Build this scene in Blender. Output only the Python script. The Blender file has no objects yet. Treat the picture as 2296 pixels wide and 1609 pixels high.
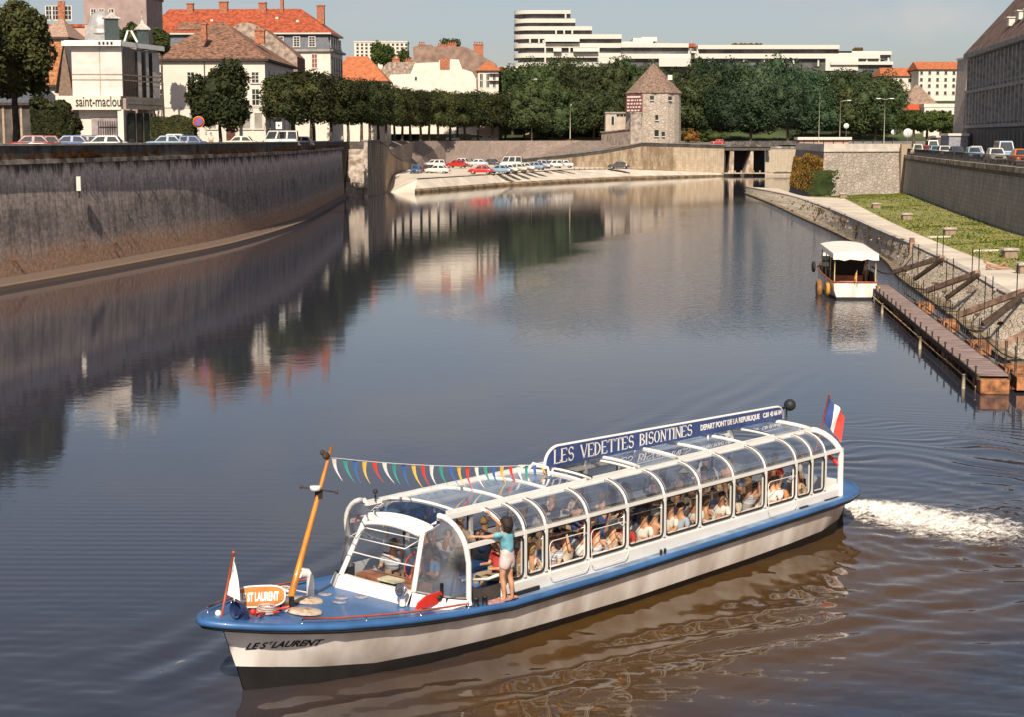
import bpy, bmesh, math, random
import numpy as np
from mathutils import Vector, Matrix, noise as mnoise
R=math.radians
random.seed(7)
# ------------------------------------------------------------------ camera, sky, sun, exposure
sc=bpy.context.scene
C=sc.collection
EYE=9.6; FPX=3800.0; PITCH=math.atan(494.5/FPX)
cd=bpy.data.cameras.new('camera'); cam=bpy.data.objects.new('camera',cd); C.objects.link(cam)
cam.location=(0,0,EYE); cam.rotation_euler=(R(90)-PITCH,0,0)
cd.sensor_width=36; cd.lens=36*FPX/2296; cd.clip_start=.5; cd.clip_end=6000
sc.camera=cam
SUN_EL=R(41); SUN_AZ=R(184)      # azimuth clockwise from +Y: behind the viewer, a little to the left
wd=bpy.data.worlds.new('World'); sc.world=wd; wd.use_nodes=True
nt=wd.node_tree; nt.nodes.clear()
out=nt.nodes.new('ShaderNodeOutputWorld'); bg=nt.nodes.new('ShaderNodeBackground')
sky=nt.nodes.new('ShaderNodeTexSky'); sky.sky_type='NISHITA'; sky.sun_disc=False
sky.sun_elevation=SUN_EL; sky.sun_rotation=SUN_AZ
sky.air_density=.8; sky.dust_density=1.5; sky.ozone_density=2.0; sky.altitude=300
hs=nt.nodes.new('ShaderNodeHueSaturation'); hs.inputs['Saturation'].default_value=.80
hs.inputs['Value'].default_value=1.0
# soft summer cloud streaks, by direction
tc=nt.nodes.new('ShaderNodeTexCoord'); mp=nt.nodes.new('ShaderNodeMapping')
mp.inputs['Scale'].default_value=(2.2,2.2,9)
nz=nt.nodes.new('ShaderNodeTexNoise'); nz.inputs['Scale'].default_value=2.1; nz.inputs['Detail'].default_value=6
nz.inputs['Roughness'].default_value=.55
cr=nt.nodes.new('ShaderNodeValToRGB'); cr.color_ramp.elements[0].position=.52; cr.color_ramp.elements[1].position=.80
cr.color_ramp.elements[1].color=(.55,.55,.55,1)
mxc=nt.nodes.new('ShaderNodeMixRGB'); mxc.inputs[2].default_value=(6.5,6.3,6.2,1)
L=nt.links.new
L(sky.outputs[0],hs.inputs['Color']); L(tc.outputs['Generated'],mp.inputs[0]); L(mp.outputs[0],nz.inputs[0])
L(nz.outputs[0],cr.inputs[0]); L(cr.outputs[0],mxc.inputs[0]); L(hs.outputs[0],mxc.inputs[1])
L(mxc.outputs[0],bg.inputs[0]); bg.inputs[1].default_value=.074
cv=Vector(((2095-1148)/FPX,1,(494.5-(52-804.5)-804.5+0)/FPX*0+(310-50)/FPX)).normalized()
sb_=nt.nodes.new('ShaderNodeVectorMath'); sb_.operation='SUBTRACT'; sb_.inputs[1].default_value=tuple(cv); L(tc.outputs['Generated'],sb_.inputs[0])
ml_=nt.nodes.new('ShaderNodeVectorMath'); ml_.operation='MULTIPLY'; ml_.inputs[1].default_value=(30,30,75); L(sb_.outputs[0],ml_.inputs[0])
ln_=nt.nodes.new('ShaderNodeVectorMath'); ln_.operation='LENGTH'; L(ml_.outputs[0],ln_.inputs[0])
n9=nt.nodes.new('ShaderNodeTexNoise'); n9.inputs['Scale'].default_value=34; n9.inputs['Detail'].default_value=6; L(tc.outputs['Generated'],n9.inputs[0])
a9=nt.nodes.new('ShaderNodeMath'); a9.operation='MULTIPLY_ADD'; a9.inputs[1].default_value=2.2; L(n9.outputs[0],a9.inputs[0]); a9.inputs[2].default_value=-.35
s9=nt.nodes.new('ShaderNodeMath'); s9.operation='SUBTRACT'; L(a9.outputs[0],s9.inputs[0]); L(ln_.outputs[1],s9.inputs[1])
m9=nt.nodes.new('ShaderNodeMapRange'); m9.inputs['From Min'].default_value=-.45; m9.inputs['From Max'].default_value=.9; m9.inputs['To Max'].default_value=.34; L(s9.outputs[0],m9.inputs[0])
x9=nt.nodes.new('ShaderNodeMixRGB'); x9.inputs[2].default_value=(8.2,7.4,7.2,1); L(m9.outputs[0],x9.inputs[0]); L(mxc.outputs[0],x9.inputs[1]); t9=nt.nodes.new('ShaderNodeMixRGB'); t9.blend_type='MULTIPLY'; t9.inputs[0].default_value=1; t9.inputs[2].default_value=(1.07,.97,.89,1); L(x9.outputs[0],t9.inputs[1]); L(t9.outputs[0],bg.inputs[0])
L(bg.outputs[0],out.inputs[0])
sd=bpy.data.lights.new('sun','SUN'); sun=bpy.data.objects.new('sun',sd); C.objects.link(sun)
sd.energy=4.8; sd.angle=R(.5); sd.color=(1,.88,.72)
_d=Vector((math.sin(SUN_AZ)*math.cos(SUN_EL),math.cos(SUN_AZ)*math.cos(SUN_EL),math.sin(SUN_EL)))
sun.rotation_euler=_d.to_track_quat('Z','Y').to_euler(); sun.location=(-40,-60,90)
sc.view_settings.view_transform='Standard'; sc.view_settings.look='None'
sc.view_settings.exposure=0.34; sc.view_settings.gamma=1
sc.render.engine='CYCLES'
try:
    sc.cycles.transparent_max_bounces=24; sc.cycles.max_bounces=8
except Exception: pass

# ------------------------------------------------------------------ helpers
def rayd(px,py):
    x=(px-1148)/FPX; y=-(py-804.5)/FPX; c,s=math.cos(PITCH),math.sin(PITCH)
    return Vector((x,c+y*s,-s+y*c))
def at(px,py,z=0):
    r=rayd(px,py); k=(z-EYE)/r.z; return Vector((r.x*k,r.y*k,z))
def atY(px,py,Y):
    r=rayd(px,py); k=Y/r.y; return Vector((r.x*k,Y,EYE+r.z*k))
def PX(px,Y,z=0.0):            # a ground point: bearing of column px, distance Y
    d=Y*math.cos(PITCH)-(z-EYE)*math.sin(PITCH)
    return Vector(((px-1148)/FPX*d,Y,z))
K=lambda Y,y: atY(1148,y,Y).z              # height of picture row y at distance Y
M_=lambda Y,n: n*Y/3842                 # metres for n columns
def tag(o,label=None,cat=None,group=None,kind=None):
    if label: o['label']=label
    if cat: o['category']=cat
    if group: o['group']=group
    if kind: o['kind']=kind
    return o
def empty(name,loc,rz=0,label=None,cat=None,group=None):
    o=bpy.data.objects.new(name,None); C.objects.link(o); o.location=loc; o.rotation_euler=(0,0,rz)
    o.empty_display_size=.3
    return tag(o,label,cat,group)
def children(o): return [c for c in bpy.data.objects if c.parent==o]
def copy_tree(o,parent=None,kids=None):
    c=o.copy(); C.objects.link(c)
    if parent is not None: c.parent=parent
    for ch in (kids or KIDS).get(o.name,[]): copy_tree(ch,c)
    return c
KIDS={}
class MB:
    def __init__(s): s.v=[]; s.f=[]; s.m=[]; s.uv=[]; s.sm=[]
    def face(s,pts,mi=0,uv=None,smooth=False):
        n=len(s.v); s.v+= [tuple(p) for p in pts]; s.f.append(tuple(range(n,n+len(pts)))); s.m.append(mi)
        s.uv.append(uv); s.sm.append(smooth)
    def box(s,c,d,rz=0,mi=0,M=None,taper=1.0):
        cx,cy,cz=c; hx,hy,hz=d[0]/2,d[1]/2,d[2]/2
        co,si=math.cos(rz),math.sin(rz); P=[]
        for z in (-1,1):
            k=taper if z>0 else 1
            for x,y in ((-1,-1),(1,-1),(1,1),(-1,1)):
                X,Y=x*hx*k,y*hy*k; p=(cx+X*co-Y*si,cy+X*si+Y*co,cz+z*hz)
                P.append(tuple(M@Vector(p)) if M else p)
        n=len(s.v); s.v+=P
        for f in ((0,3,2,1),(4,5,6,7),(0,1,5,4),(1,2,6,5),(2,3,7,6),(3,0,4,7)):
            s.f.append(tuple(n+i for i in f)); s.m.append(mi); s.uv.append(None); s.sm.append(False)
    def box2(s,a,b,mi=0):   # min/max corners
        s.box([(a[i]+b[i])/2 for i in range(3)],[abs(b[i]-a[i]) for i in range(3)],0,mi)
    def tube(s,pts,r,n=8,mi=0,cap=True,smooth=True,closed=False):
        pts=[Vector(p) for p in pts]; rs=r if isinstance(r,(list,tuple)) else [r]*len(pts)
        rings=[]; up=None
        for i,p in enumerate(pts):
            if closed: t=pts[(i+1)%len(pts)]-pts[i-1]
            else: t=(pts[min(i+1,len(pts)-1)]-pts[max(i-1,0)])
            t=t.normalized() if t.length>1e-9 else Vector((0,0,1))
            if up is None:
                up=Vector((0,0,1)) if abs(t.z)<.9 else Vector((1,0,0))
            a=t.cross(up)
            if a.length<1e-6: a=t.orthogonal()
            a.normalize(); b=a.cross(t).normalized(); up=b
            base=len(s.v)
            for k in range(n):
                w=2*math.pi*k/n; s.v.append(tuple(p+a*math.cos(w)*rs[i]+b*math.sin(w)*rs[i]))
            rings.append(base)
        m=len(rings)
        for i in range(m if closed else m-1):
            A,B=rings[i],rings[(i+1)%m]
            for k in range(n):
                s.f.append((A+k,A+(k+1)%n,B+(k+1)%n,B+k)); s.m.append(mi); s.uv.append(None); s.sm.append(smooth)
        if cap and not closed:
            for A,rev in ((rings[0],False),(rings[-1],True)):
                f=tuple(A+k for k in range(n)); s.f.append(f if not rev else f[::-1]); s.m.append(mi); s.uv.append(None); s.sm.append(False)
    def bar(s,a,b,w,h,mi=0):      # rectangular beam from a to b
        a=Vector(a); b=Vector(b); t=(b-a).normalized(); u=Vector((0,0,1))
        if abs(t.z)>.95: u=Vector((1,0,0))
        x=t.cross(u).normalized(); y=x.cross(t).normalized(); n=len(s.v)
        for p in (a,b):
            for i,j in ((-1,-1),(1,-1),(1,1),(-1,1)): s.v.append(tuple(p+x*i*w/2+y*j*h/2))
        for f in ((0,1,2,3),(7,6,5,4),(0,4,5,1),(1,5,6,2),(2,6,7,3),(3,7,4,0)):
            s.f.append(tuple(n+i for i in f)); s.m.append(mi); s.uv.append(None); s.sm.append(False)
    def lathe(s,prof,n=16,c=(0,0,0),mi=0,M=None,smooth=True):
        base=len(s.v)
        for r,z in prof:
            for k in range(n):
                w=2*math.pi*k/n; p=Vector((c[0]+r*math.cos(w),c[1]+r*math.sin(w),c[2]+z))
                s.v.append(tuple(M@p) if M else tuple(p))
        for i in range(len(prof)-1):
            for k in range(n):
                s.f.append((base+i*n+k,base+i*n+(k+1)%n,base+(i+1)*n+(k+1)%n,base+(i+1)*n+k)); s.m.append(mi); s.uv.append(None); s.sm.append(smooth)
    def grid(s,rows,mi=0,uv=None,smooth=True,closed=False,flip=False):
        n=len(s.v); nc=len(rows[0])
        for r in rows: s.v+=[tuple(p) for p in r]
        for i in range(len(rows)-1):
            for k in range(nc if closed else nc-1):
                k2=(k+1)%nc; f=(n+i*nc+k,n+i*nc+k2,n+(i+1)*nc+k2,n+(i+1)*nc+k)
                u=None
                if uv: u=[uv[i][k],uv[i][k2],uv[i+1][k2],uv[i+1][k]]
                if flip: f=f[::-1]; u=u[::-1] if u else None
                s.f.append(f); s.m.append(mi); s.uv.append(u); s.sm.append(smooth)
    def prism(s,poly,z0,z1,mi=0,mtop=None):
        n=len(s.v); k=len(poly)
        a=sum(poly[i][0]*poly[(i+1)%k][1]-poly[(i+1)%k][0]*poly[i][1] for i in range(k))
        if a<0: poly=poly[::-1]
        s.v+=[(p[0],p[1],z0) for p in poly]+[(p[0],p[1],z1) for p in poly]
        s.f.append(tuple(range(n+k-1,n-1,-1))); s.m.append(mi); s.f.append(tuple(range(n+k,n+2*k))); s.m.append(mi if mtop is None else mtop)
        s.uv+=[None,None]; s.sm+=[False,False]
        for i in range(k):
            j=(i+1)%k; s.f.append((n+i,n+j,n+k+j,n+k+i)); s.m.append(mi); s.uv.append(None); s.sm.append(False)
    def ball(s,c,r,n=8,m=6,mi=0,sc=(1,1,1)):
        prof=[]; rows=[]
        for i in range(m+1):
            th=math.pi*i/m; rows.append([(c[0]+r*sc[0]*math.sin(th)*math.cos(2*math.pi*k/n),c[1]+r*sc[1]*math.sin(th)*math.sin(2*math.pi*k/n),c[2]+r*sc[2]*math.cos(th)) for k in range(n)])
        s.grid(rows,mi,closed=True,flip=True)
    def mesh(s,name,mats):
        me=bpy.data.meshes.new(name); me.from_pydata(s.v,[],s.f)
        mats=mats if isinstance(mats,(list,tuple)) else [mats]
        for m in mats: me.materials.append(m)
        me.polygons.foreach_set('material_index',s.m)
        me.polygons.foreach_set('use_smooth',s.sm)
        if any(u is not None for u in s.uv):
            l=me.uv_layers.new(name='UVMap'); i=0; flat=[]
            for f,u in zip(s.f,s.uv):
                for k in range(len(f)):
                    flat+= list(u[k]) if u else [s.v[f[k]][0],s.v[f[k]][2]]
            l.data.foreach_set('uv',flat)
        me.update(); return me
    def build(s,name,mats,parent=None,bevel=0):
        o=bpy.data.objects.new(name,s.mesh(name,mats)); C.objects.link(o)
        if parent is not None:
            o.parent=parent; KIDS.setdefault(parent.name,[]).append(o)
        if bevel:
            b=o.modifiers.new('bevel','BEVEL'); b.width=bevel; b.segments=2; b.limit_method='ANGLE'
        return o
# ------------------------------------------------------------------ materials
def mat(name,col,rough=.6,metal=0,var=.15,vs=3.0,bump=0,bs=20,spec=None,col2=None,coat=0,scale3=None,detail=4,coord='Object'):
    m=bpy.data.materials.new(name); m.use_nodes=True; t=m.node_tree; b=t.nodes['Principled BSDF']
    b.inputs['Roughness'].default_value=rough; b.inputs['Metallic'].default_value=metal
    if spec is not None: b.inputs['Specular IOR Level'].default_value=spec
    if coat: b.inputs['Coat Weight'].default_value=coat; b.inputs['Coat Roughness'].default_value=.08
    co=t.nodes.new('ShaderNodeTexCoord'); n=t.nodes.new('ShaderNodeTexNoise'); mp=t.nodes.new('ShaderNodeMapping')
    if scale3: mp.inputs['Scale'].default_value=scale3
    n.inputs['Scale'].default_value=vs; n.inputs['Detail'].default_value=detail
    r=t.nodes.new('ShaderNodeValToRGB'); c2=col2 or tuple(c*(1-2*var) for c in col)
    r.color_ramp.elements[0].position=.35; r.color_ramp.elements[1].position=.65
    r.color_ramp.elements[0].color=(*c2,1); r.color_ramp.elements[1].color=(*[min(1,c*(1+var*.5)) for c in col],1)
    l=t.links.new; l(co.outputs[coord],mp.inputs[0]); l(mp.outputs[0],n.inputs[0]); l(n.outputs[0],r.inputs[0]); l(r.outputs[0],b.inputs['Base Color'])
    if bump:
        n2=t.nodes.new('ShaderNodeTexNoise'); n2.inputs['Scale'].default_value=bs; n2.inputs['Detail'].default_value=3
        bp=t.nodes.new('ShaderNodeBump'); bp.inputs['Strength'].default_value=bump; bp.inputs['Distance'].default_value=.02
        l(mp.outputs[0],n2.inputs[0]); l(n2.outputs[0],bp.inputs['Height']); l(bp.outputs[0],b.inputs['Normal'])
    return m
def stone(name,c1,c2,mortar,bw=.6,bh=.3,streak=.5,stain=(.05,.05,.05),top=None,uvs=True,ssc=(1.2,.12,1),blotch=.35,blc=None,bump=.4,rub=0):
    """coursed masonry on UVs in metres, with soft blotches and vertical weather streaks"""
    m=bpy.data.materials.new(name); m.use_nodes=True; t=m.node_tree; b=t.nodes['Principled BSDF']; l=t.links.new
    b.inputs['Roughness'].default_value=.9; b.inputs['Specular IOR Level'].default_value=.2
    co=t.nodes.new('ShaderNodeTexCoord'); src=co.outputs['UV' if uvs else 'Object']
    br=t.nodes.new('ShaderNodeTexBrick'); br.inputs['Scale'].default_value=1; br.inputs['Brick Width'].default_value=bw
    br.inputs['Row Height'].default_value=bh; br.inputs['Mortar Size'].default_value=.02; br.inputs['Mortar Smooth'].default_value=.4
    br.inputs['Color1'].default_value=(*c1,1); br.inputs['Color2'].default_value=(*c2,1); br.inputs['Mortar'].default_value=(*mortar,1)
    l(src,br.inputs[0]); bcol,bfac=br.outputs['Color'],br.outputs['Fac']
    if rub:      # random rubble: cells of uneven stones with sunk joints
        mv=t.nodes.new('ShaderNodeMapping'); mv.inputs['Scale'].default_value=(1,1.5,1); l(src,mv.inputs[0])
        nd=t.nodes.new('ShaderNodeTexNoise'); nd.inputs['Scale'].default_value=rub*.8; nd.inputs['Detail'].default_value=3; l(mv.outputs[0],nd.inputs[0])
        av=t.nodes.new('ShaderNodeMixRGB'); av.inputs[0].default_value=.06; l(mv.outputs[0],av.inputs[1]); l(nd.outputs['Color'],av.inputs[2])
        v1=t.nodes.new('ShaderNodeTexVoronoi'); v1.inputs['Scale'].default_value=rub; v2=t.nodes.new('ShaderNodeTexVoronoi'); v2.feature='DISTANCE_TO_EDGE'; v2.inputs['Scale'].default_value=rub
        l(av.outputs[0],v1.inputs['Vector']); l(av.outputs[0],v2.inputs['Vector']); se=t.nodes.new('ShaderNodeSeparateColor'); l(v1.outputs['Color'],se.inputs[0])
        mc=t.nodes.new('ShaderNodeMixRGB'); mc.inputs[1].default_value=(*c1,1); mc.inputs[2].default_value=(*c2,1); l(se.outputs[0],mc.inputs[0])
        er=t.nodes.new('ShaderNodeMapRange'); er.inputs['From Min'].default_value=.02; er.inputs['From Max'].default_value=.11; er.inputs['To Min'].default_value=1; er.inputs['To Max'].default_value=0; l(v2.outputs['Distance'],er.inputs[0])
        mm_=t.nodes.new('ShaderNodeMixRGB'); mm_.inputs[2].default_value=(*mortar,1); l(er.outputs[0],mm_.inputs[0]); l(mc.outputs[0],mm_.inputs[1]); bcol,bfac=mm_.outputs[0],er.outputs[0]
    n=t.nodes.new('ShaderNodeTexNoise'); n.inputs['Scale'].default_value=.45; n.inputs['Detail'].default_value=8; n.inputs['Roughness'].default_value=.7
    l(src,n.inputs[0])
    r=t.nodes.new('ShaderNodeValToRGB'); r.color_ramp.elements[0].position=.4; r.color_ramp.elements[1].position=.7
    l(n.outputs[0],r.inputs[0])
    mx=t.nodes.new('ShaderNodeMixRGB'); mx.inputs[2].default_value=(*(blc or stain),1)
    mul=t.nodes.new('ShaderNodeMath'); mul.operation='MULTIPLY'; mul.inputs[1].default_value=blotch
    l(r.outputs[0],mul.inputs[0]); l(mul.outputs[0],mx.inputs[0]); l(bcol,mx.inputs[1])
    mp=t.nodes.new('ShaderNodeMapping'); mp.inputs['Scale'].default_value=ssc; l(src,mp.inputs[0])
    n2=t.nodes.new('ShaderNodeTexNoise'); n2.inputs['Scale'].default_value=1.6; n2.inputs['Detail'].default_value=6; l(mp.outputs[0],n2.inputs[0])
    r2=t.nodes.new('ShaderNodeValToRGB'); r2.color_ramp.elements[0].position=.45; r2.color_ramp.elements[1].position=.62; l(n2.outputs[0],r2.inputs[0])
    m2=t.nodes.new('ShaderNodeMath'); m2.operation='MULTIPLY'; m2.inputs[1].default_value=streak; l(r2.outputs[0],m2.inputs[0])
    mx2=t.nodes.new('ShaderNodeMixRGB'); mx2.inputs[2].default_value=(*stain,1); l(m2.outputs[0],mx2.inputs[0]); l(mx.outputs[0],mx2.inputs[1])
    l(mx2.outputs[0],b.inputs['Base Color'])
    bp=t.nodes.new('ShaderNodeBump'); bp.inputs['Strength'].default_value=bump; bp.inputs['Distance'].default_value=.05
    ad=t.nodes.new('ShaderNodeMath'); ad.operation='ADD'; l(bfac,ad.inputs[0]); l(n.outputs[0],ad.inputs[1])
    iv=t.nodes.new('ShaderNodeMath'); iv.operation='MULTIPLY'; iv.inputs[1].default_value=-1; l(ad.outputs[0],iv.inputs[0])
    l(iv.outputs[0],bp.inputs['Height']); l(bp.outputs[0],b.inputs['Normal'])
    return m,mx2,b
def leafmat(name,dark,light,hue=.0):
    m=bpy.data.materials.new(name); m.use_nodes=True; t=m.node_tree; b=t.nodes['Principled BSDF']; l=t.links.new
    b.inputs['Roughness'].default_value=.65; b.inputs['Specular IOR Level'].default_value=.25
    g=t.nodes.new('ShaderNodeTexCoord'); n=t.nodes.new('ShaderNodeTexNoise'); n.inputs['Scale'].default_value=.55; n.inputs['Detail'].default_value=5
    n.inputs['Roughness'].default_value=.75
    r=t.nodes.new('ShaderNodeValToRGB'); r.color_ramp.elements[0].position=.36; r.color_ramp.elements[1].position=.66
    r.color_ramp.elements[0].color=(*dark,1); r.color_ramp.elements[1].color=(*light,1)
    l(g.outputs['Object'],n.inputs[0]); l(n.outputs[0],r.inputs[0])
    oi=t.nodes.new('ShaderNodeObjectInfo'); hv=t.nodes.new('ShaderNodeHueSaturation')
    mh=t.nodes.new('ShaderNodeMapRange'); mh.inputs['To Min'].default_value=.465; mh.inputs['To Max'].default_value=.51; wn=t.nodes.new('ShaderNodeMath'); wn.operation='FRACT'; w7=t.nodes.new('ShaderNodeMath'); w7.operation='MULTIPLY'; w7.inputs[1].default_value=7.3; l(oi.outputs['Random'],w7.inputs[0]); l(w7.outputs[0],wn.inputs[0]); l(wn.outputs[0],mh.inputs[0]); l(mh.outputs[0],hv.inputs['Hue'])
    mr=t.nodes.new('ShaderNodeMapRange'); mr.inputs['To Min'].default_value=.6; mr.inputs['To Max'].default_value=1.45
    l(oi.outputs['Random'],mr.inputs[0]); l(mr.outputs[0],hv.inputs['Value']); l(r.outputs[0],hv.inputs['Color'])
    l(hv.outputs[0],b.inputs['Base Color'])
    tr=t.nodes.new('ShaderNodeBsdfTranslucent'); l(hv.outputs[0],tr.inputs[0])
    mx=t.nodes.new('ShaderNodeMixShader'); mx.inputs[0].default_value=.25
    l(b.outputs[0],mx.inputs[1]); l(tr.outputs[0],mx.inputs[2]); l(mx.outputs[0],t.nodes['Material Output'].inputs[0])
    return m
def glass(name,tint=(.8,.85,.88),refl=1.0,ior=1.5,rough=.02,base=0.0,smudge_sheen=0.0,haze_col=(.5,.52,.55)):
    m=bpy.data.materials.new(name); m.use_nodes=True; t=m.node_tree; l=t.links.new; t.nodes.remove(t.nodes['Principled BSDF'])
    tr=t.nodes.new('ShaderNodeBsdfTransparent'); tr.inputs[0].default_value=(*tint,1)
    gl=t.nodes.new('ShaderNodeBsdfGlossy'); gl.inputs['Roughness'].default_value=rough; gl.inputs[0].default_value=(refl,refl,refl,1)
    gm=t.nodes.new('ShaderNodeNewGeometry'); dp=t.nodes.new('ShaderNodeVectorMath'); dp.operation='DOT_PRODUCT'; l(gm.outputs['Normal'],dp.inputs[0]); l(gm.outputs['Incoming'],dp.inputs[1])
    ab=t.nodes.new('ShaderNodeMath'); ab.operation='ABSOLUTE'; l(dp.outputs['Value'],ab.inputs[0]); om=t.nodes.new('ShaderNodeMath'); om.operation='SUBTRACT'; om.inputs[0].default_value=1; l(ab.outputs[0],om.inputs[1])
    pw=t.nodes.new('ShaderNodeMath'); pw.operation='POWER'; pw.inputs[1].default_value=5; l(om.outputs[0],pw.inputs[0]); F0=((ior-1)/(ior+1))**2
    fr=t.nodes.new('ShaderNodeMath'); fr.operation='MULTIPLY_ADD'; fr.inputs[1].default_value=1-F0; fr.inputs[2].default_value=F0; l(pw.outputs[0],fr.inputs[0])
    ad=t.nodes.new('ShaderNodeMath'); ad.operation='ADD'; ad.use_clamp=True; ad.inputs[1].default_value=base; l(fr.outputs[0],ad.inputs[0])
    mx=t.nodes.new('ShaderNodeMixShader'); l(ad.outputs[0],mx.inputs[0]); l(tr.outputs[0],mx.inputs[1]); l(gl.outputs[0],mx.inputs[2])
    o=mx
    if smudge_sheen:
        df=t.nodes.new('ShaderNodeBsdfDiffuse'); df.inputs[0].default_value=(*haze_col,1)
        n=t.nodes.new('ShaderNodeTexNoise'); n.inputs['Scale'].default_value=2; n.inputs['Detail'].default_value=4
        c=t.nodes.new('ShaderNodeTexCoord'); l(c.outputs['Object'],n.inputs[0])
        mr=t.nodes.new('ShaderNodeMapRange'); mr.inputs['From Min'].default_value=.3; mr.inputs['From Max'].default_value=.75
        mr.inputs['To Max'].default_value=smudge_sheen; l(n.outputs[0],mr.inputs[0])
        m2=t.nodes.new('ShaderNodeMixShader'); l(mr.outputs[0],m2.inputs[0]); l(mx.outputs[0],m2.inputs[1]); l(df.outputs[0],m2.inputs[2]); o=m2
    l(o.outputs[0],t.nodes['Material Output'].inputs[0]); return m
WHITE=mat('white_paint',(.80,.78,.75),.35,var=.04,vs=1.5,coat=.3)
BLACK=mat('black_rubber',(.02,.02,.022),.6,var=.2)
CHROME=mat('chrome',(.7,.7,.7),.15,metal=1,var=.03)
DGLASS=mat('dark_window_glass',(.03,.035,.04),.08,var=.2,vs=.6)
CREAM=mat('cream_render',(.62,.56,.48),.9,var=.06,vs=.7)
TILE_RED=mat('red_roof_tiles',(.40,.085,.035),.85,var=.25,vs=1.6,bump=.6,bs=6,detail=8)
TILE_BROWN=mat('brown_roof_tiles',(.27,.14,.09),.9,var=.35,vs=2.2,bump=.6,bs=5,detail=8)
TILE_ORANGE=mat('orange_roof_tiles',(.48,.15,.06),.85,var=.15,vs=1.2,bump=.4,bs=6,detail=8)
SLATE=mat('slate',(.10,.11,.14),.6,var=.2,vs=3)
ASPHALT=mat('asphalt',(.09,.088,.088),.92,var=.2,vs=.5,bump=.2)
PAVE=mat('pale_paving',(.68,.60,.50),.9,var=.12,vs=.35,bump=.3,bs=3,detail=8)
WOODDK=mat('dark_wood',(.07,.045,.03),.8,var=.3,vs=4)
IRON=mat('dark_iron',(.03,.03,.033),.6,metal=.3,var=.2)
BARK=mat('bark',(.10,.075,.055),.95,var=.35,vs=3,bump=.5)
# ------------------------------------------------------------------ the setting
O_BOAT=Vector((-5.417,27.87,0)); TH=R(48.2); AX=Vector((math.cos(TH),math.sin(TH),0)); NX=Vector((math.sin(TH),-math.cos(TH),0))
def smooth(a,b,x): 
    t=np.clip((x-a)/(b-a),0,1); return t*t*(3-2*t)
def wave_h(x,y):
    sx=(x-O_BOAT.x)*AX.x+(y-O_BOAT.y)*AX.y; ty=(x-O_BOAT.x)*NX.x+(y-O_BOAT.y)*NX.y
    h=np.zeros_like(x)
    # rings thrown out behind and beside the stern
    cx,cy=O_BOAT.x+AX.x*20.5,O_BOAT.y+AX.y*20.5
    r=np.hypot(x-cx-1.5,y-cy-1); an=np.arctan2(y-cy,x-cx)
    wob=.45*np.sin(3*an+1.3)+.30*np.sin(7*an+.4*r)+.22*np.sin(13*an-.9*r+2)+.2*np.sin(1.7*x+.8*y)
    right=smooth(-1.5,2.5,x-cx+.35*np.abs(y-cy))
    h+= .020*np.sin((r+wob)*2*np.pi/1.15)*np.exp(-((r-6.5)/3.6)**2)*right
    h+= .012*np.sin((r+wob*1.4)*2*np.pi/.62+1)*np.exp(-((r-9.5)/4.5)**2)*right
    # second ring set, near side, where the boat has just turned
    c2=O_BOAT+AX*15.0+NX*4.5
    r2=np.hypot((x-c2.x)*.8,(y-c2.y)*1.25); w2=.3*np.sin(2.5*np.arctan2(y-c2.y,x-c2.x)+.5)
    h+= .022*np.sin((r2+w2)*2*np.pi/.95)*np.exp(-((r2-4.6)/2.6)**2)*smooth(-2,3,x-c2.x)
    am=.55+.45*np.sin(5*an+.7*r)*np.sin(2.3*an-1.1*r+1); h*=am
    # bow wave: diverging crests on both sides of the hull
    for sg in (1,-1):
        d=(ty*sg-1.2)-.33*sx
        near=smooth(.3,1.2,ty*sg)
        h+= .030*np.sin(d*2*np.pi/1.25+.5*np.sin(sx*.9))*np.exp(-(d/1.9)**2)*near*smooth(-1.5,2,sx)*np.exp(-np.maximum(sx,0)/22.)
    # hull-side wavelets
    h+= .012*np.sin((sx+.7*ty)*2*np.pi/.7+2*np.sin(ty*1.3))*np.exp(-((ty-3.2)/1.8)**2)*smooth(0,4,sx)*(1-smooth(18,24,sx))
    # gentle regular ripples off the port bow
    h+= .0042*np.sin((y*1.0+.12*x+.35*np.sin(x*.33))*2*np.pi/.46)*np.exp(-((x+9.5)/4.6)**2-((y-38)/6.5)**2)
    # confused chop in the foreground
    ch=np.sin(x*5.1+2.1*np.sin(y*2.3))*np.sin(y*6.7+1.7*np.sin(x*1.9+1))+.7*np.sin(x*9.7+y*3.1)*np.sin(y*11.3-x*2.2+2*np.sin(x*1.1))
    amp=.0060*smooth(38,27,y)+.008*np.exp(-(((x-9.5)/6)**2+((y-36)/6.)**2))+.007*np.exp(-(((x-14)/7)**2+((y-44)/5.)**2))
    h+= ch*amp
    ch2=np.sin(x*1.9+1.3*np.sin(y*1.1))*np.sin(y*2.6+1.1*np.sin(x*.8))
    h+= .0035*smooth(37,29,y)*np.sin(x*3.1+y*13.7+1.6*np.sin(x*1.3+y*.7))
    h+= ch2*(.016*smooth(36,26,y)+.016*np.exp(-(((x-9)/7)**2+((y-36)/6.)**2)))
    # prop wash
    for k in range(3):
        qx=cx+1.0+2.6*k; qy=cy-.3-.25*k
        q=np.hypot(x-qx,(y-qy)*1.3); h+= .10*np.exp(-(q/(1.1+.3*k))**2)*(.6+.5*np.sin(x*6.3+3*np.sin(y*5))*np.sin(y*7.7+2*np.sin(x*4.1)))/(1+.5*k)
    return h
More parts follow.
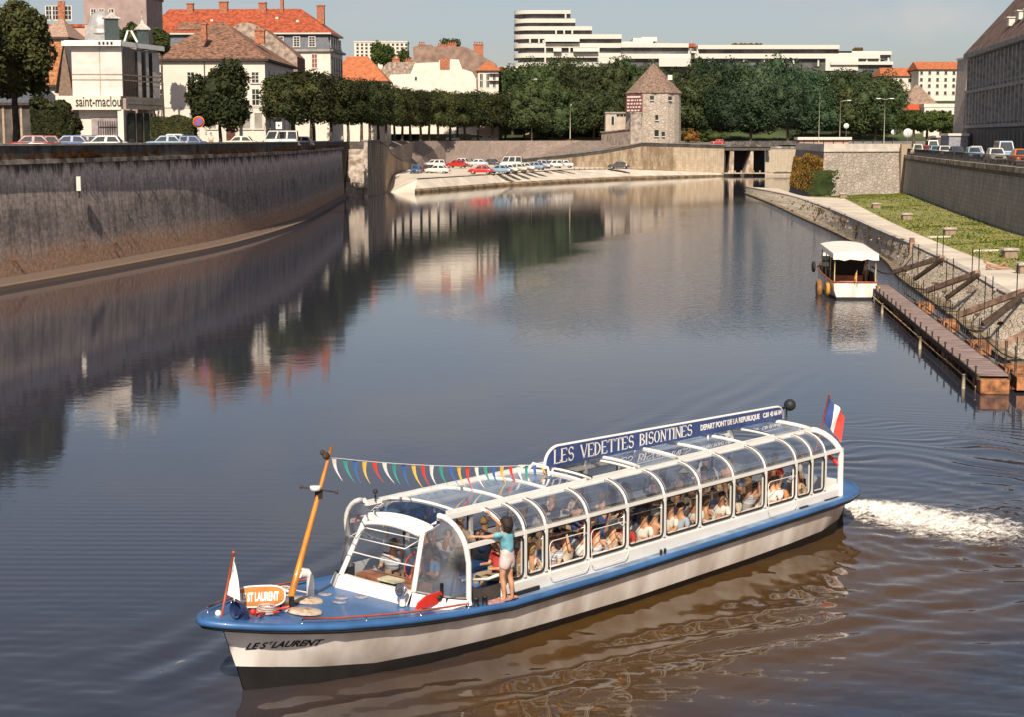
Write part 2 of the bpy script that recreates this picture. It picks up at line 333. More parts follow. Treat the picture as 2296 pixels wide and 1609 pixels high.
def build_water():
    xs=np.arange(-26,32.001,.16); ys=np.arange(19,72.001,.15)
    gx,gy=np.meshgrid(xs,ys)
    edge=smooth(-26,-22,gx)*(1-smooth(27,32,gx))*smooth(19,21,gy)*(1-smooth(64,72,gy))
    h=wave_h(gx,gy)*edge
    ny,nx=gx.shape; v=np.stack([gx.ravel(),gy.ravel(),h.ravel()],1)
    idx=np.arange(ny*nx).reshape(ny,nx)
    q=np.stack([idx[:-1,:-1].ravel(),idx[:-1,1:].ravel(),idx[1:,1:].ravel(),idx[1:,:-1].ravel()],1)
    ex=[-80,xs[0],xs[-1],110]; ey=[-80,ys[0],ys[-1],480]; verts=v.tolist(); faces=q.tolist()
    for i in range(3):
        for j in range(3):
            if i==1 and j==1: continue
            n=len(verts); verts+=[[ex[i],ey[j],0],[ex[i+1],ey[j],0],[ex[i+1],ey[j+1],0],[ex[i],ey[j+1],0]]; faces.append([n,n+1,n+2,n+3])
    me=bpy.data.meshes.new('water'); me.from_pydata(verts,[],faces)
    me.polygons.foreach_set('use_smooth',[True]*len(faces)); me.update()
    m=bpy.data.materials.new('river_water'); m.use_nodes=True; t=m.node_tree; b=t.nodes['Principled BSDF']; l=t.links.new
    b.inputs['IOR'].default_value=1.36; b.inputs['Roughness'].default_value=.035
    co=t.nodes.new('ShaderNodeTexCoord')
    nb=t.nodes.new('ShaderNodeTexNoise'); nb.inputs['Scale'].default_value=.12; nb.inputs['Detail'].default_value=3; l(co.outputs['Object'],nb.inputs[0])
    rb=t.nodes.new('ShaderNodeValToRGB'); rb.color_ramp.elements[0].color=(.031,.036,.055,1); rb.color_ramp.elements[1].color=(.033,.035,.049,1)
    rb.color_ramp.elements[0].position=.38; rb.color_ramp.elements[1].position=.62
    l(nb.outputs[0],rb.inputs[0])
    # silt stirred up along the near side and in the track of the boat
    mpw=t.nodes.new('ShaderNodeMapping'); mpw.vector_type='POINT'; mpw.inputs['Location'].default_value=(0,0,0)
    tcn=t.nodes.new('ShaderNodeVectorMath'); tcn.operation='SUBTRACT'; cc=O_BOAT+AX*11+NX*3.6; tcn.inputs[1].default_value=(cc.x,cc.y,0); l(co.outputs['Object'],tcn.inputs[0])
    da=t.nodes.new('ShaderNodeVectorMath'); da.operation='DOT_PRODUCT'; da.inputs[1].default_value=tuple(AX*(1/12.5)); l(tcn.outputs[0],da.inputs[0])
    db=t.nodes.new('ShaderNodeVectorMath'); db.operation='DOT_PRODUCT'; db.inputs[1].default_value=tuple(NX*(1/5.0)); l(tcn.outputs[0],db.inputs[0])
    def MM(op,a,bq=None,v=None):
        q=t.nodes.new('ShaderNodeMath'); q.operation=op; l(a,q.inputs[0])
        if bq is not None: l(bq,q.inputs[1])
        if v is not None: q.inputs[1].default_value=v
        return q.outputs[0]
    rr_=MM('ADD',MM('POWER',MM('ABSOLUTE',da.outputs['Value']),v=2.),MM('POWER',MM('ABSOLUTE',db.outputs['Value']),v=2.))
    nw=t.nodes.new('ShaderNodeTexNoise'); nw.inputs['Scale'].default_value=.28; nw.inputs['Detail'].default_value=7; nw.inputs['Roughness'].default_value=.6; l(co.outputs['Object'],nw.inputs[0])
    sg_=MM('SUBTRACT',MM('MULTIPLY',nw.outputs[0],v=1.9),rr_)
    mrw=t.nodes.new('ShaderNodeMapRange'); mrw.inputs['From Min'].default_value=-.35; mrw.inputs['From Max'].default_value=.75; l(sg_,mrw.inputs[0])
    mxw=t.nodes.new('ShaderNodeMixRGB'); mxw.inputs[2].default_value=(.075,.040,.013,1); l(mrw.outputs[0],mxw.inputs[0]); l(rb.outputs[0],mxw.inputs[1]); l(mxw.outputs[0],b.inputs['Base Color'])
    prev=None
    for scl,dist,stretch in ((1.7,.0022,(1,1.2,1)),(.35,.0058,(.8,1,1)),(5.5,.0009,(1,1.5,1))):
        mp=t.nodes.new('ShaderNodeMapping'); mp.inputs['Scale'].default_value=stretch; l(co.outputs['Object'],mp.inputs[0])
        n=t.nodes.new('ShaderNodeTexNoise'); n.inputs['Scale'].default_value=scl; n.inputs['Detail'].default_value=2; l(mp.outputs[0],n.inputs[0])
        bp=t.nodes.new('ShaderNodeBump'); bp.inputs['Strength'].default_value=1; bp.inputs['Distance'].default_value=dist; l(n.outputs[0],bp.inputs['Height'])
        if prev: l(prev.outputs[0],bp.inputs['Normal'])
        prev=bp
    # breeze-ruffled patch on the right half of the open river
    sx_=t.nodes.new('ShaderNodeSeparateXYZ'); nq=t.nodes.new('ShaderNodeTexNoise'); nq.inputs['Scale'].default_value=.05; l(co.outputs['Object'],nq.inputs[0]); l(co.outputs['Object'],sx_.inputs[0])
    lin=MM('SUBTRACT',MM('ADD',sx_.outputs[0],MM('MULTIPLY',nq.outputs[0],v=14.)),MM('MULTIPLY',sx_.outputs[1],v=.19)); 
    m_a=t.nodes.new('ShaderNodeMapRange'); m_a.interpolation_type='SMOOTHSTEP'; m_a.inputs['From Min'].default_value=-17.0; m_a.inputs['From Max'].default_value=-6.0; l(lin,m_a.inputs[0])
    m_b=t.nodes.new('ShaderNodeMapRange'); m_b.interpolation_type='SMOOTHSTEP'; m_b.inputs['From Min'].default_value=275; m_b.inputs['From Max'].default_value=225; l(sx_.outputs[1],m_b.inputs[0])
    m_c=t.nodes.new('ShaderNodeMapRange'); m_c.interpolation_type='SMOOTHSTEP'; m_c.inputs['From Min'].default_value=70; m_c.inputs['From Max'].default_value=105; l(sx_.outputs[1],m_c.inputs[0])
    msk=MM('MULTIPLY',MM('MULTIPLY',m_a.outputs[0],m_b.outputs[0]),m_c.outputs[0])
    nr_=t.nodes.new('ShaderNodeTexNoise'); nr_.inputs['Scale'].default_value=2.2; nr_.inputs['Detail'].default_value=3; l(co.outputs['Object'],nr_.inputs[0])
    hr_=MM('MULTIPLY',nr_.outputs[0],msk); bz=t.nodes.new('ShaderNodeBump'); bz.inputs['Strength'].default_value=1; bz.inputs['Distance'].default_value=.06; l(hr_,bz.inputs['Height']); l(prev.outputs[0],bz.inputs['Normal']); prev=bz
    l(prev.outputs[0],b.inputs['Normal'])
    me.materials.append(m); o=bpy.data.objects.new('water',me); C.objects.link(o); tag(o,kind='structure')
build_water()
# foam churned up by the propeller
def build_foam():
    c=O_BOAT+AX*19.3
    P0=at(1895,1140,0); P1=at(2020,1160,0); P2=at(2150,1185,0); P3=at(2300,1200,0); P4=P3+(P3-P2)*1.6
    ctr=[P0,P1,P2,P3,P4]; wid=[1.15,1.9,2.0,2.5,3.1]; mb=MB(); rows=[]; uv=[]
    N=260; K=60
    for i in range(N+1):
        f=i/N*(len(ctr)-1); k=min(int(f),len(ctr)-2); g=f-k
        p=ctr[k].lerp(ctr[k+1],g); w=wid[k]*(1-g)+wid[k+1]*g; row=[]; uu=[]
        for j in range(K+1):
            q=(j/K-.5)*2; x=p.x+.25*q*w; y=p.y+q*w
            hh=float(wave_h(np.array([x]),np.array([y]))[0])
            n1=mnoise.fractal(Vector((x*2.6,y*2.6,3)),.55,2.1,7); e=max(0,1-abs(q)**2)
            row.append((x,y,hh+.012+e*(.07+.12*n1)*(1-.55*i/N))); uu.append((i/N,j/K))
        rows.append(row); uv.append(uu)
    mb.grid(rows,uv=uv)
    m=bpy.data.materials.new('foam'); m.use_nodes=True; t=m.node_tree; b=t.nodes['Principled BSDF']; l=t.links.new
    b.inputs['Base Color'].default_value=(.80,.76,.70,1); b.inputs['Roughness'].default_value=.9
    co=t.nodes.new('ShaderNodeTexCoord'); sp=t.nodes.new('ShaderNodeSeparateXYZ'); l(co.outputs['UV'],sp.inputs[0])
    def M(op,a,bb=None,v=None):
        n=t.nodes.new('ShaderNodeMath'); n.operation=op; n.use_clamp=False; l(a,n.inputs[0])
        if bb is not None: l(bb,n.inputs[1])
        if v is not None: n.inputs[1].default_value=v
        return n.outputs[0]
    q=M('ABSOLUTE',M('SUBTRACT',sp.outputs[1],v=.5)); edge=M('SUBTRACT',M('MULTIPLY',M('POWER',q,v=1.6),v=-2.6),v=-1.0)   # 1 at the centre
    fade=M('MULTIPLY',M('POWER',sp.outputs[0],v=3.0),v=-1.5)
    n=t.nodes.new('ShaderNodeTexNoise'); n.inputs['Scale'].default_value=4.2; n.inputs['Detail'].default_value=12; n.inputs['Roughness'].default_value=.78; l(co.outputs['Object'],n.inputs[0])
    mpp=t.nodes.new('ShaderNodeMapping'); mpp.inputs['Scale'].default_value=(.8,1.6,1); l(co.outputs['Object'],mpp.inputs[0]); l(mpp.outputs[0],n.inputs[0])
    s=M('ADD',M('ADD',M('MULTIPLY',n.outputs[0],v=3.3),edge),fade)
    mr=t.nodes.new('ShaderNodeMapRange'); mr.inputs['From Min'].default_value=1.90; mr.inputs['From Max'].default_value=2.50; l(s,mr.inputs[0])
    l(mr.outputs[0],b.inputs['Alpha'])
    o=mb.build('foam',m); tag(o,'white churned foam trailing from the stern of the tour boat','foam',kind='stuff')
build_foam()
def strip(name,plan,z0,z1,m,parent=None,batter=0,side=1,thick=0,vseg=1,u0=0):
    """wall face along a plan polyline; z0,z1 numbers or lists; batter moves the top away from the river"""
    n=len(plan); z0=z0 if isinstance(z0,(list,tuple)) else [z0]*n; z1=z1 if isinstance(z1,(list,tuple)) else [z1]*n
    mb=MB(); u=u0; rows=[[] for _ in range(vseg+1)]; uvs=[[] for _ in range(vseg+1)]; us=[]
    nrm=[]
    for i in range(n):
        a=Vector(plan[max(i-1,0)][:2]); b=Vector(plan[min(i+1,n-1)][:2]); t=(b-a).normalized(); nrm.append(Vector((-t.y,t.x))*side)
    for i in range(n):
        if i: u+=(Vector(plan[i][:2])-Vector(plan[i-1][:2])).length
        for k in range(vseg+1):
            f=k/vseg; z=z0[i]*(1-f)+z1[i]*f; p=Vector(plan[i][:2])+nrm[i]*batter*f
            rows[k].append((p.x,p.y,z)); uvs[k].append((u,z))
    if thick:
        p=[(Vector(rows[-1][i][:2])+nrm[i]*thick) for i in range(n)]
        rows.append([(p[i].x,p[i].y,z1[i]) for i in range(n)]); uvs.append([(uvs[0][i][0],z1[i]+thick) for i in range(n)])
        rows.append([(p[i].x,p[i].y,z0[i]) for i in range(n)]); uvs.append([(uvs[0][i][0],z1[i]+thick+z1[i]-z0[i]) for i in range(n)])
    mb.grid(rows,uv=uvs,smooth=False)
    if thick:
        for i in (0,n-1): 
            q=[rows[0][i],rows[vseg][i],rows[-2][i],rows[-1][i]]; mb.face(q)
    return mb.build(name,m,parent)
def refine(pl,n=6):
    out=[]; P=[Vector(p) for p in pl]
    for i in range(len(P)-1):
        p0=P[max(i-1,0)];p1=P[i];p2=P[i+1];p3=P[min(i+2,len(P)-1)]
        for k in range(n):
            t=k/n; out.append(tuple(.5*((2*p1)+(p2-p0)*t+(2*p0-5*p1+4*p2-p3)*t*t+(3*p1-p0-3*p2+p3)*t**3)))
    out.append(tuple(P[-1])); return out
# plan of the left quay wall at water level
LW=refine([(-62,-40),(-48,30),(-38.5,80),(-32.7,108),(-28.6,131),(-25.5,155),(-24.2,189),(-25.1,224),(-27.2,278)],6)
# far walls
A0=(-24.0,281); A1=(-22.6,303); 
WALLF=[A0,A1,tuple(PX(884,345)[:2]),tuple(PX(927,385)[:2])]
TOPL=[tuple(PX(856,293)[:2]),tuple(PX(880,362)[:2]),tuple(PX(930,408)[:2]),tuple(PX(1000,436)[:2]),tuple(PX(1100,452)[:2]),tuple(PX(1185,462)[:2]),tuple(PX(1300,470)[:2]),tuple(PX(1432,474)[:2])]
RW=[tuple(PX(1165,448)[:2]),tuple(PX(1292,430)[:2]),tuple(PX(1360,429)[:2]),tuple(PX(1440,431)[:2]),tuple(PX(1623,440)[:2])]
RWb=[3.3,2.5,2.0,1.2,-.5]; RWt=[4.2,5.9,6.9,8.6,7.95]
BR0=PX(1623,440); BR1=PX(1716,443); BW=PX(1790,446)
# bastion plan
C0=PX(1766,292); C1=PX(1838,238); C2=PX(2022,243)
# right bank
PE=[(px,Y,z) for px,Y,z in ((1672,302,1.1),(1760,245,1.6),(1830,202,1.85),(1900,167,2.0),(1975,140,2.0),(2050,121,2.0),(2170,97,2.0),(2296,79,2.0))]
PEp=[Vector((*PX(px,Y,z)[:2],z)) for px,Y,z in PE]+[Vector((23.6,60,2)),Vector((22.5,30,2)),Vector((21,-40,2))]
WEp=[PX(1672,299),PX(1735,248),PX(1790,211),PX(1870,175),PX(1930,153),PX(1990,133.5),Vector((27.0,117,0)),Vector((24.3,94,0)),Vector((21.7,74,0)),Vector((20.4,58,0)),Vector((19,30,0)),Vector((17.5,-40,0))]
PEr=refine(PEp,5); WEr=refine(WEp,5)
RWALL=[tuple(C2[:2]),tuple(PX(2150,172)[:2]),tuple(PX(2296,132)[:2]),(37.2,100),(33.5,60),(30,-40)]
RWALL=refine(RWALL,4)
def tess(poly,m,name,zs=None,kind='structure',label=None):
    from mathutils.geometry import tessellate_polygon
    P=[Vector((p[0],p[1],p[2] if len(p)>2 else 0)) for p in poly]
    tri=tessellate_polygon([[Vector((p.x,p.y,0)) for p in P]])
    me=bpy.data.meshes.new(name)
    fs=[]
    for t in tri:
        a,b,c=[P[i] for i in t]
        fs.append(t if (b-a).cross(c-a).z>0 else (t[0],t[2],t[1]))
    me.from_pydata([tuple(p) for p in P],[],fs); me.materials.append(m); me.update()
    o=bpy.data.objects.new(name,me); C.objects.link(o); return tag(o,kind=kind,label=label)
GROUNDM=mat('quay_ground',(.20,.185,.165),.95,var=.15,vs=.2,bump=.3,detail=8)
g=[(-2500,-300,8.4),(-63,-300,8.4)]+[(p[0]-.7,p[1],8.4) for p in LW]+[(-31.5,279,8.4),(-31.5,292,8.4),(-26,292,8.6)]
g+=[(p[0],p[1],8.9) for p in TOPL]+[(PX(1440,447).x,447,8.5)]+[(PX(1623,448).x,448,7.9),(PX(1716,450).x,450,7.9),(BW.x,BW.y+4,7.9),(C0.x+3,C0.y+6,8.4),(C1.x+2,C1.y+3,8.2),(C2.x+.3,C2.y+3,7.4),(2500,246,7.4),(2500,3000,8),(-2500,3000,8)]
tess(g,GROUNDM,'ground')
# right quay road
ROADM=ASPHALT
g=[(p[0]+.9,p[1],7.2) for p in RWALL]; g=[(58.9,246,7.2)]+g+[(2500,-40,7.2),(2500,246,7.2)]
tess(g,ROADM,'road')
# left quay street surface, laid on the ground sheet
g=[(p[0]-3.2,p[1],8.44) for p in LW if p[1]>60]+[(-40,300,8.44),(-60,300,8.44),(-62,200,8.44),(-70,60,8.44)]
tess(g,ASPHALT,'street')
# ---- left quay wall
LWM,mixn,_b=stone('left_quay_masonry',(.50,.42,.385),(.43,.36,.335),(.36,.30,.275),.8,.38,.45,(.12,.10,.105),blotch=.55,blc=(.50,.43,.40),ssc=(1.3,.10,1),bump=.3)
def wall_bands(m,mixn,b,z_top=8.0):
    t=m.node_tree; l=t.links.new; co=t.nodes.new('ShaderNodeTexCoord'); sp=t.nodes.new('ShaderNodeSeparateXYZ'); l(co.outputs['UV'],sp.inputs[0])
    mp=t.nodes.new('ShaderNodeMapping'); mp.inputs['Scale'].default_value=(.55,.06,1); l(co.outputs['UV'],mp.inputs[0])
    n=t.nodes.new('ShaderNodeTexNoise'); n.inputs['Scale'].default_value=1.5; n.inputs['Detail'].default_value=7; n.inputs['Roughness'].default_value=.7; l(mp.outputs[0],n.inputs[0])
    def M(op,a,v=None,bb=None,cl=False):
        q=t.nodes.new('ShaderNodeMath'); q.operation=op; q.use_clamp=cl; l(a,q.inputs[0])
        if bb is not None: l(bb,q.inputs[1])
        if v is not None: q.inputs[1].default_value=v
        return q.outputs[0]
    # cornice shadow painted in with black weather crust; ragged, dripping lower edge
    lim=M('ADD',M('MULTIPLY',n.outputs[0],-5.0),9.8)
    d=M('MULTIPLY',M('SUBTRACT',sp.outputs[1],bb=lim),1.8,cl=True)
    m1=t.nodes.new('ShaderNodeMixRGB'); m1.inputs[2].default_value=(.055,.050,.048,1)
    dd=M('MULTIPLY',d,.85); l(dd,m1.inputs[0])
    # dark slime patch in the middle, brown warm foot
    n3=t.nodes.new('ShaderNodeTexNoise'); n3.inputs['Scale'].default_value=.35; n3.inputs['Detail'].default_value=9; n3.inputs['Roughness'].default_value=.75; l(co.outputs['UV'],n3.inputs[0])
    foot=M('SUBTRACT',M('ADD',M('MULTIPLY',n3.outputs[0],3.2),1.3),bb=sp.outputs[1])
    foot=M('MULTIPLY',foot,.8,cl=True)
    m0=t.nodes.new('ShaderNodeMixRGB'); m0.inputs[2].default_value=(.46,.28,.185,1); l(mixn.outputs[0],m0.inputs[1]); f8=M('MULTIPLY',foot,.85); l(f8,m0.inputs[0])
    pat=M('MULTIPLY',M('SUBTRACT',n3.outputs[0],.50),9,cl=True)
    mid=M('MULTIPLY',M('SUBTRACT',M('ADD',M('MULTIPLY',n3.outputs[0],5.5),2.6),bb=sp.outputs[1]),1.1,cl=True); mid=M('MULTIPLY',mid,bb=M('ADD',M('MULTIPLY',pat,.6),.4,cl=True)); mid=M('SUBTRACT',mid,bb=foot,cl=True)
    mm=t.nodes.new('ShaderNodeMixRGB'); mm.inputs[2].default_value=(.145,.128,.12,1); mid6=M('MULTIPLY',mid,.85); l(mid6,mm.inputs[0]); l(m0.outputs[0],mm.inputs[1])
    bd=M('SUBTRACT',M('MULTIPLY',M('SUBTRACT',sp.outputs[1],bb=lim),1.0),-1.25); bd=M('MULTIPLY',bd,1.1,cl=True)
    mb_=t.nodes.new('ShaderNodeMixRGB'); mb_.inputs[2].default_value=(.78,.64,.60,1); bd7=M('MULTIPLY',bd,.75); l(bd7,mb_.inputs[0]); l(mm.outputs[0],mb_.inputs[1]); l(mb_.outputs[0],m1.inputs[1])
    # pale lime runs
    mp2=t.nodes.new('ShaderNodeMapping'); mp2.inputs['Scale'].default_value=(1.5,.02,1); l(co.outputs['UV'],mp2.inputs[0])
    n4=t.nodes.new('ShaderNodeTexNoise'); n4.inputs['Scale'].default_value=3.1; n4.inputs['Detail'].default_value=2; l(mp2.outputs[0],n4.inputs[0])
    run=M('MULTIPLY',M('SUBTRACT',n4.outputs[0],.58),12,cl=True); up=M('MULTIPLY',M('SUBTRACT',sp.outputs[1],4.6),.6,cl=True); rr=M('MULTIPLY',run,bb=up); rr=M('MULTIPLY',rr,.75)
    m2=t.nodes.new('ShaderNodeMixRGB'); m2.inputs[2].default_value=(.66,.56,.50,1); l(rr,m2.inputs[0]); l(m1.outputs[0],m2.inputs[1])
    n7=t.nodes.new('ShaderNodeTexNoise'); n7.inputs['Scale'].default_value=2.6; n7.inputs['Detail'].default_value=9; n7.inputs['Roughness'].default_value=.8; l(co.outputs['UV'],n7.inputs[0])
    r7=t.nodes.new('ShaderNodeValToRGB'); r7.color_ramp.elements[0].position=.36; r7.color_ramp.elements[1].position=.62; r7.color_ramp.elements[0].color=(.50,.48,.45,1); r7.color_ramp.elements[1].color=(1.6,1.52,1.40,1); l(n7.outputs[0],r7.inputs[0])
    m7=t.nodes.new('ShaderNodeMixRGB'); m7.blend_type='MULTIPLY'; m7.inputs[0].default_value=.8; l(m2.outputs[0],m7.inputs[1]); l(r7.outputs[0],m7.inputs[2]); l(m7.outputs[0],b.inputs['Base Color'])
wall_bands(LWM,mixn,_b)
LEDGE=mat('ledge_stone',(.46,.38,.31),.9,var=.3,vs=.8,col2=(.12,.095,.075),detail=9,bump=.4,bs=4)
PARM=mat('parapet_stone',(.13,.115,.105),.9,var=.3,vs=.9,col2=(.05,.045,.042),detail=9,bump=.4,bs=4)
COPM=mat('coping_stone',(.52,.46,.40),.85,var=.2,vs=1.2,detail=8)
lw=empty('quay_wall',(-40,110,0),0,'long dark weather-stained stone quay wall curving along the left bank','wall')
def onw(o,e):
    o.location=-e.location; return o
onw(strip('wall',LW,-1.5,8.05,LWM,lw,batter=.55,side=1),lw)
foot=[(p[0]+.55,p[1]) for p in LW]
FOOTM=mat('footing_stone',(.16,.115,.085),.9,var=.25,vs=.6,col2=(.20,.13,.095),detail=9,bump=.4,bs=3)
def shelf(name,plan,dx,z,t,m,parent):   # ledge of width dx (towards the river) whose top is at z
    a=[(p[0]-.3,p[1]) for p in plan]; b=[(p[0]+dx,p[1]) for p in plan]; mb=MB()
    mb.grid([[(*p,z-t) for p in a],[(*p,z-t) for p in b],[(*p,z) for p in b],[(*p,z) for p in a]],smooth=False)
    return onw(mb.build(name,m,parent),parent)
mb=MB(); mb.grid([[(p[0]+.62,p[1],-1) for p in LW],[(p[0]+.50,p[1],.28) for p in LW],[(p[0]+.28,p[1],.36) for p in LW],[(p[0]-.08,p[1],.72) for p in LW]],smooth=False); onw(mb.build('footing',FOOTM,lw),lw)
LT=[(p[0]-.55,p[1]) for p in LW]
shelf('cornice',LT,.38,8.22,.30,LEDGE,lw)
onw(strip('parapet',[(p[0]+.03,p[1]) for p in LT],8.215,9.12,PARM,lw,thick=.45,side=1),lw)
onw(strip('coping',[(p[0]+.10,p[1]) for p in LT],9.12,9.27,COPM,lw,thick=.6,side=1),lw)
# notch with steps at the end of the wall, stone pier beside it
ST=mat('pale_step_stone',(.50,.44,.38),.9,var=.25,vs=1,col2=(.22,.17,.14),detail=8,bump=.3)
ws=empty('water_stairs',(-26,285,0),0,'worn pale stone stairs in the notch between the left quay wall and the pier','stairs')
DKW,mq,bq=stone('dark_masonry',(.14,.115,.10),(.11,.09,.08),(.06,.05,.045),1.2,.5,.5,(.05,.04,.035))
mb=MB(); mb.grid([[(-27.75,278,z) for z in (-1,9.1)],[(-27.75,291,z) for z in (-1,9.1)],[(-24.0,291,z) for z in (-1,9.1)]],uv=[[(0,-1),(0,9.1)],[(13,-1),(13,9.1)],[(17,-1),(17,9.1)]],smooth=False)
onw(mb.build('back_wall',DKW,ws),ws)
for k in range(9):
    mb=MB(); mb.box((-26.0,281.5+k*.95,(.6+k*.9)/2-.5),(3.2,.95,.6+k*.9+1)); onw(mb.build('step',ST,ws),ws)
pr=empty('stone_pier',(-24.0,280.3,0),0,'slim pale stone pier standing at the end of the notch with stairs','pier')
mb=MB(); mb.box((0,0,4.3),(.62,.7,9.8)); mb.build('shaft',ST,pr); mb=MB(); mb.box((0,0,9.3),(.85,.95,.2)); mb.build('cap',COPM,pr)
# flank wall closing the parking quay
fw=empty('flank_wall',(-24,300,0),0,'brown stained retaining wall with sloping top beside the boat ramp','wall')
FWM,mq,bq=stone('flank_masonry',(.56,.43,.31),(.48,.36,.25),(.36,.26,.18),1.2,.5,.75,(.16,.10,.06),blotch=.5,blc=(.28,.19,.12),ssc=(1.0,.12,1))
fp=refine(WALLF,6); fz=[]
for p in fp:
    Y=p[1]; fz.append(9.15 if Y<293 else 9.15+(3.6-9.15)*(Y-293)/(385-293))
onw(strip('wall',fp,[-1]*len(fp),fz,FWM,fw),fw)
onw(strip('coping',[(p[0]+.15,p[1]) for p in fp],[z for z in fz],[z+.22 for z in fz],LEDGE,fw,thick=.9,side=1),fw)
# platform of the low parking quay
PL_UP=[PX(935,309,2.2),PX(1050,334,2.2),PX(1200,377,2.2),PX(1280,402,2.2),PX(1400,415,2.2),PX(1500,424,2.0)]
PL_UP=[Vector((p.x,p.y,z)) for p,z in zip(PL_UP,(2.2,2.2,2.2,2.2,2.2,1.6))]
PL_WA=[PX(930,302.5),PX(1120,346),PX(1400,401),PX(1560,428),PX(1623,438)]
PL_RE=[Vector((*WALLF[1],0)),Vector((*WALLF[2],2.4)),Vector((*WALLF[3],3.0)),Vector((*PX(1000,424)[:2],3.2)),Vector((*PX(1100,440)[:2],3.3)),Vector((*RW[0],3.3)),Vector((*RW[1],2.5)),Vector((*RW[2],2.3)),Vector((*RW[3],1.6)),Vector((*RW[4],.6))]
LOWP=PAVE
def platform():
    mb=MB(); W=PL_WA; U=PL_UP; Rr=PL_RE
    def ip(poly,n):
        P=[Vector(p) for p in poly]; Ls=[0]
        for i in range(1,len(P)): Ls.append(Ls[-1]+(P[i]-P[i-1]).length)
        out=[]
        for k in range(n+1):
            s=Ls[-1]*k/n; i=max(j for j in range(len(P)-1) if Ls[j]<=s+1e-6); f=(s-Ls[i])/(Ls[i+1]-Ls[i]); out.append(P[i].lerp(P[i+1],min(1,f)))
        return out
    a=ip([Vector((p.x,p.y,.0)) for p in W],40); b=ip(U+[Vector((W[-1].x-1,W[-1].y+.4,.75))],40); c=ip(Rr[1:],40)
    mb.grid([b,c],smooth=False)
    # the boat ramp at the left end
    A=Vector((*WALLF[1],-.6)); ramp=[[A,Vector((W[0].x,W[0].y,-.6))],[Vector((*WALLF[2],2.4)),U[0]]]
    mb.grid(ramp,smooth=False); mb.face([Vector((*WALLF[2],2.4)),U[0],c[0]])
    o=mb.build('paved_platform',LOWP); tag(o,kind='structure')
    mb=MB()
    w0=[Vector((p.x,p.y,-.6)) for p in a]; w1=[Vector((p.x,p.y,.30)) for p in a]; w2=[p.lerp(q,.18)+Vector((0,0,.28)) for p,q in zip(a,b)]
    mb.grid([w0,w1,w2],smooth=False,mi=1); mb.grid([w2,[Vector((p.x,p.y,p.z+.004)) for p in b]],smooth=False,mi=0)
    o=mb.build('embankment',[PAVE,mat('waterline_stone',(.30,.21,.12),.9,var=.3,vs=.6)]); tag(o,kind='structure')
platform()
kb=MB(); kb.tube([p+Vector((0,.5,.12)) for p in PL_UP],.12,6); o=kb.build('kerb',mat('brown_kerb',(.24,.15,.09),.9)); tag(o,kind='structure')
# talus
def talus():
    F=[Vector((*TOPL[0],9.0)),Vector((fp[9][0]-.5,fp[9][1],fz[9])),Vector((WALLF[3][0]-.6,WALLF[3][1],3.5)),Vector((*PX(1000,424)[:2],3.1)),Vector((*PX(1100,440)[:2],3.2)),Vector((*PX(1165,451)[:2],3.3)),Vector((PX(1300,440).x,440,6.2)),Vector((PX(1436,443).x,443,8.3))]
    T=[Vector((p[0],p[1],9.0)) for p in TOPL]; n=len(F); mb=MB(); u=0; uv=[[],[]]
    for i in range(n):
        if i: u+=(T[i]-T[i-1]).length
        uv[0].append((u,0)); uv[1].append((u,8))
    mb.grid([F,T],uv=uv,smooth=False)
    m,_,_=stone('talus_stone',(.34,.27,.235),(.29,.23,.20),(.22,.17,.145),1.0,.5,.3,(.15,.11,.09),rub=1.2,blotch=.45,blc=(.19,.145,.12),ssc=(.5,.2,1))
    o=mb.build('paved_slope',m); tag(o,kind='structure')
    r=MB(); a=[Vector((*p,z)) for p,z in zip(RW,(3.3,5.1,6.1,7.9,7.6))]; b=[Vector((PX(1165,452).x,452,3.32)),Vector((PX(1296,436).x,436.5,5.1)),Vector((PX(1364,437).x,437,6.1)),Vector((PX(1440,440).x,440,7.9)),Vector((PX(1623,449).x,449,7.85))]
    r.grid([a,b],smooth=False); o=r.build('ramp_road',PAVE); tag(o,kind='structure')
    # thin joint line with pipe down the slope
    q=MB(); q.tube([Vector((*PX(1028,444)[:2],8.7)),Vector((*PX(1062,434)[:2],3.6))],.12,6); o=q.build('drain_pipe',WOODDK); tag(o,'thin dark pipe running down the paved slope above the parked cars','pipe')
talus()
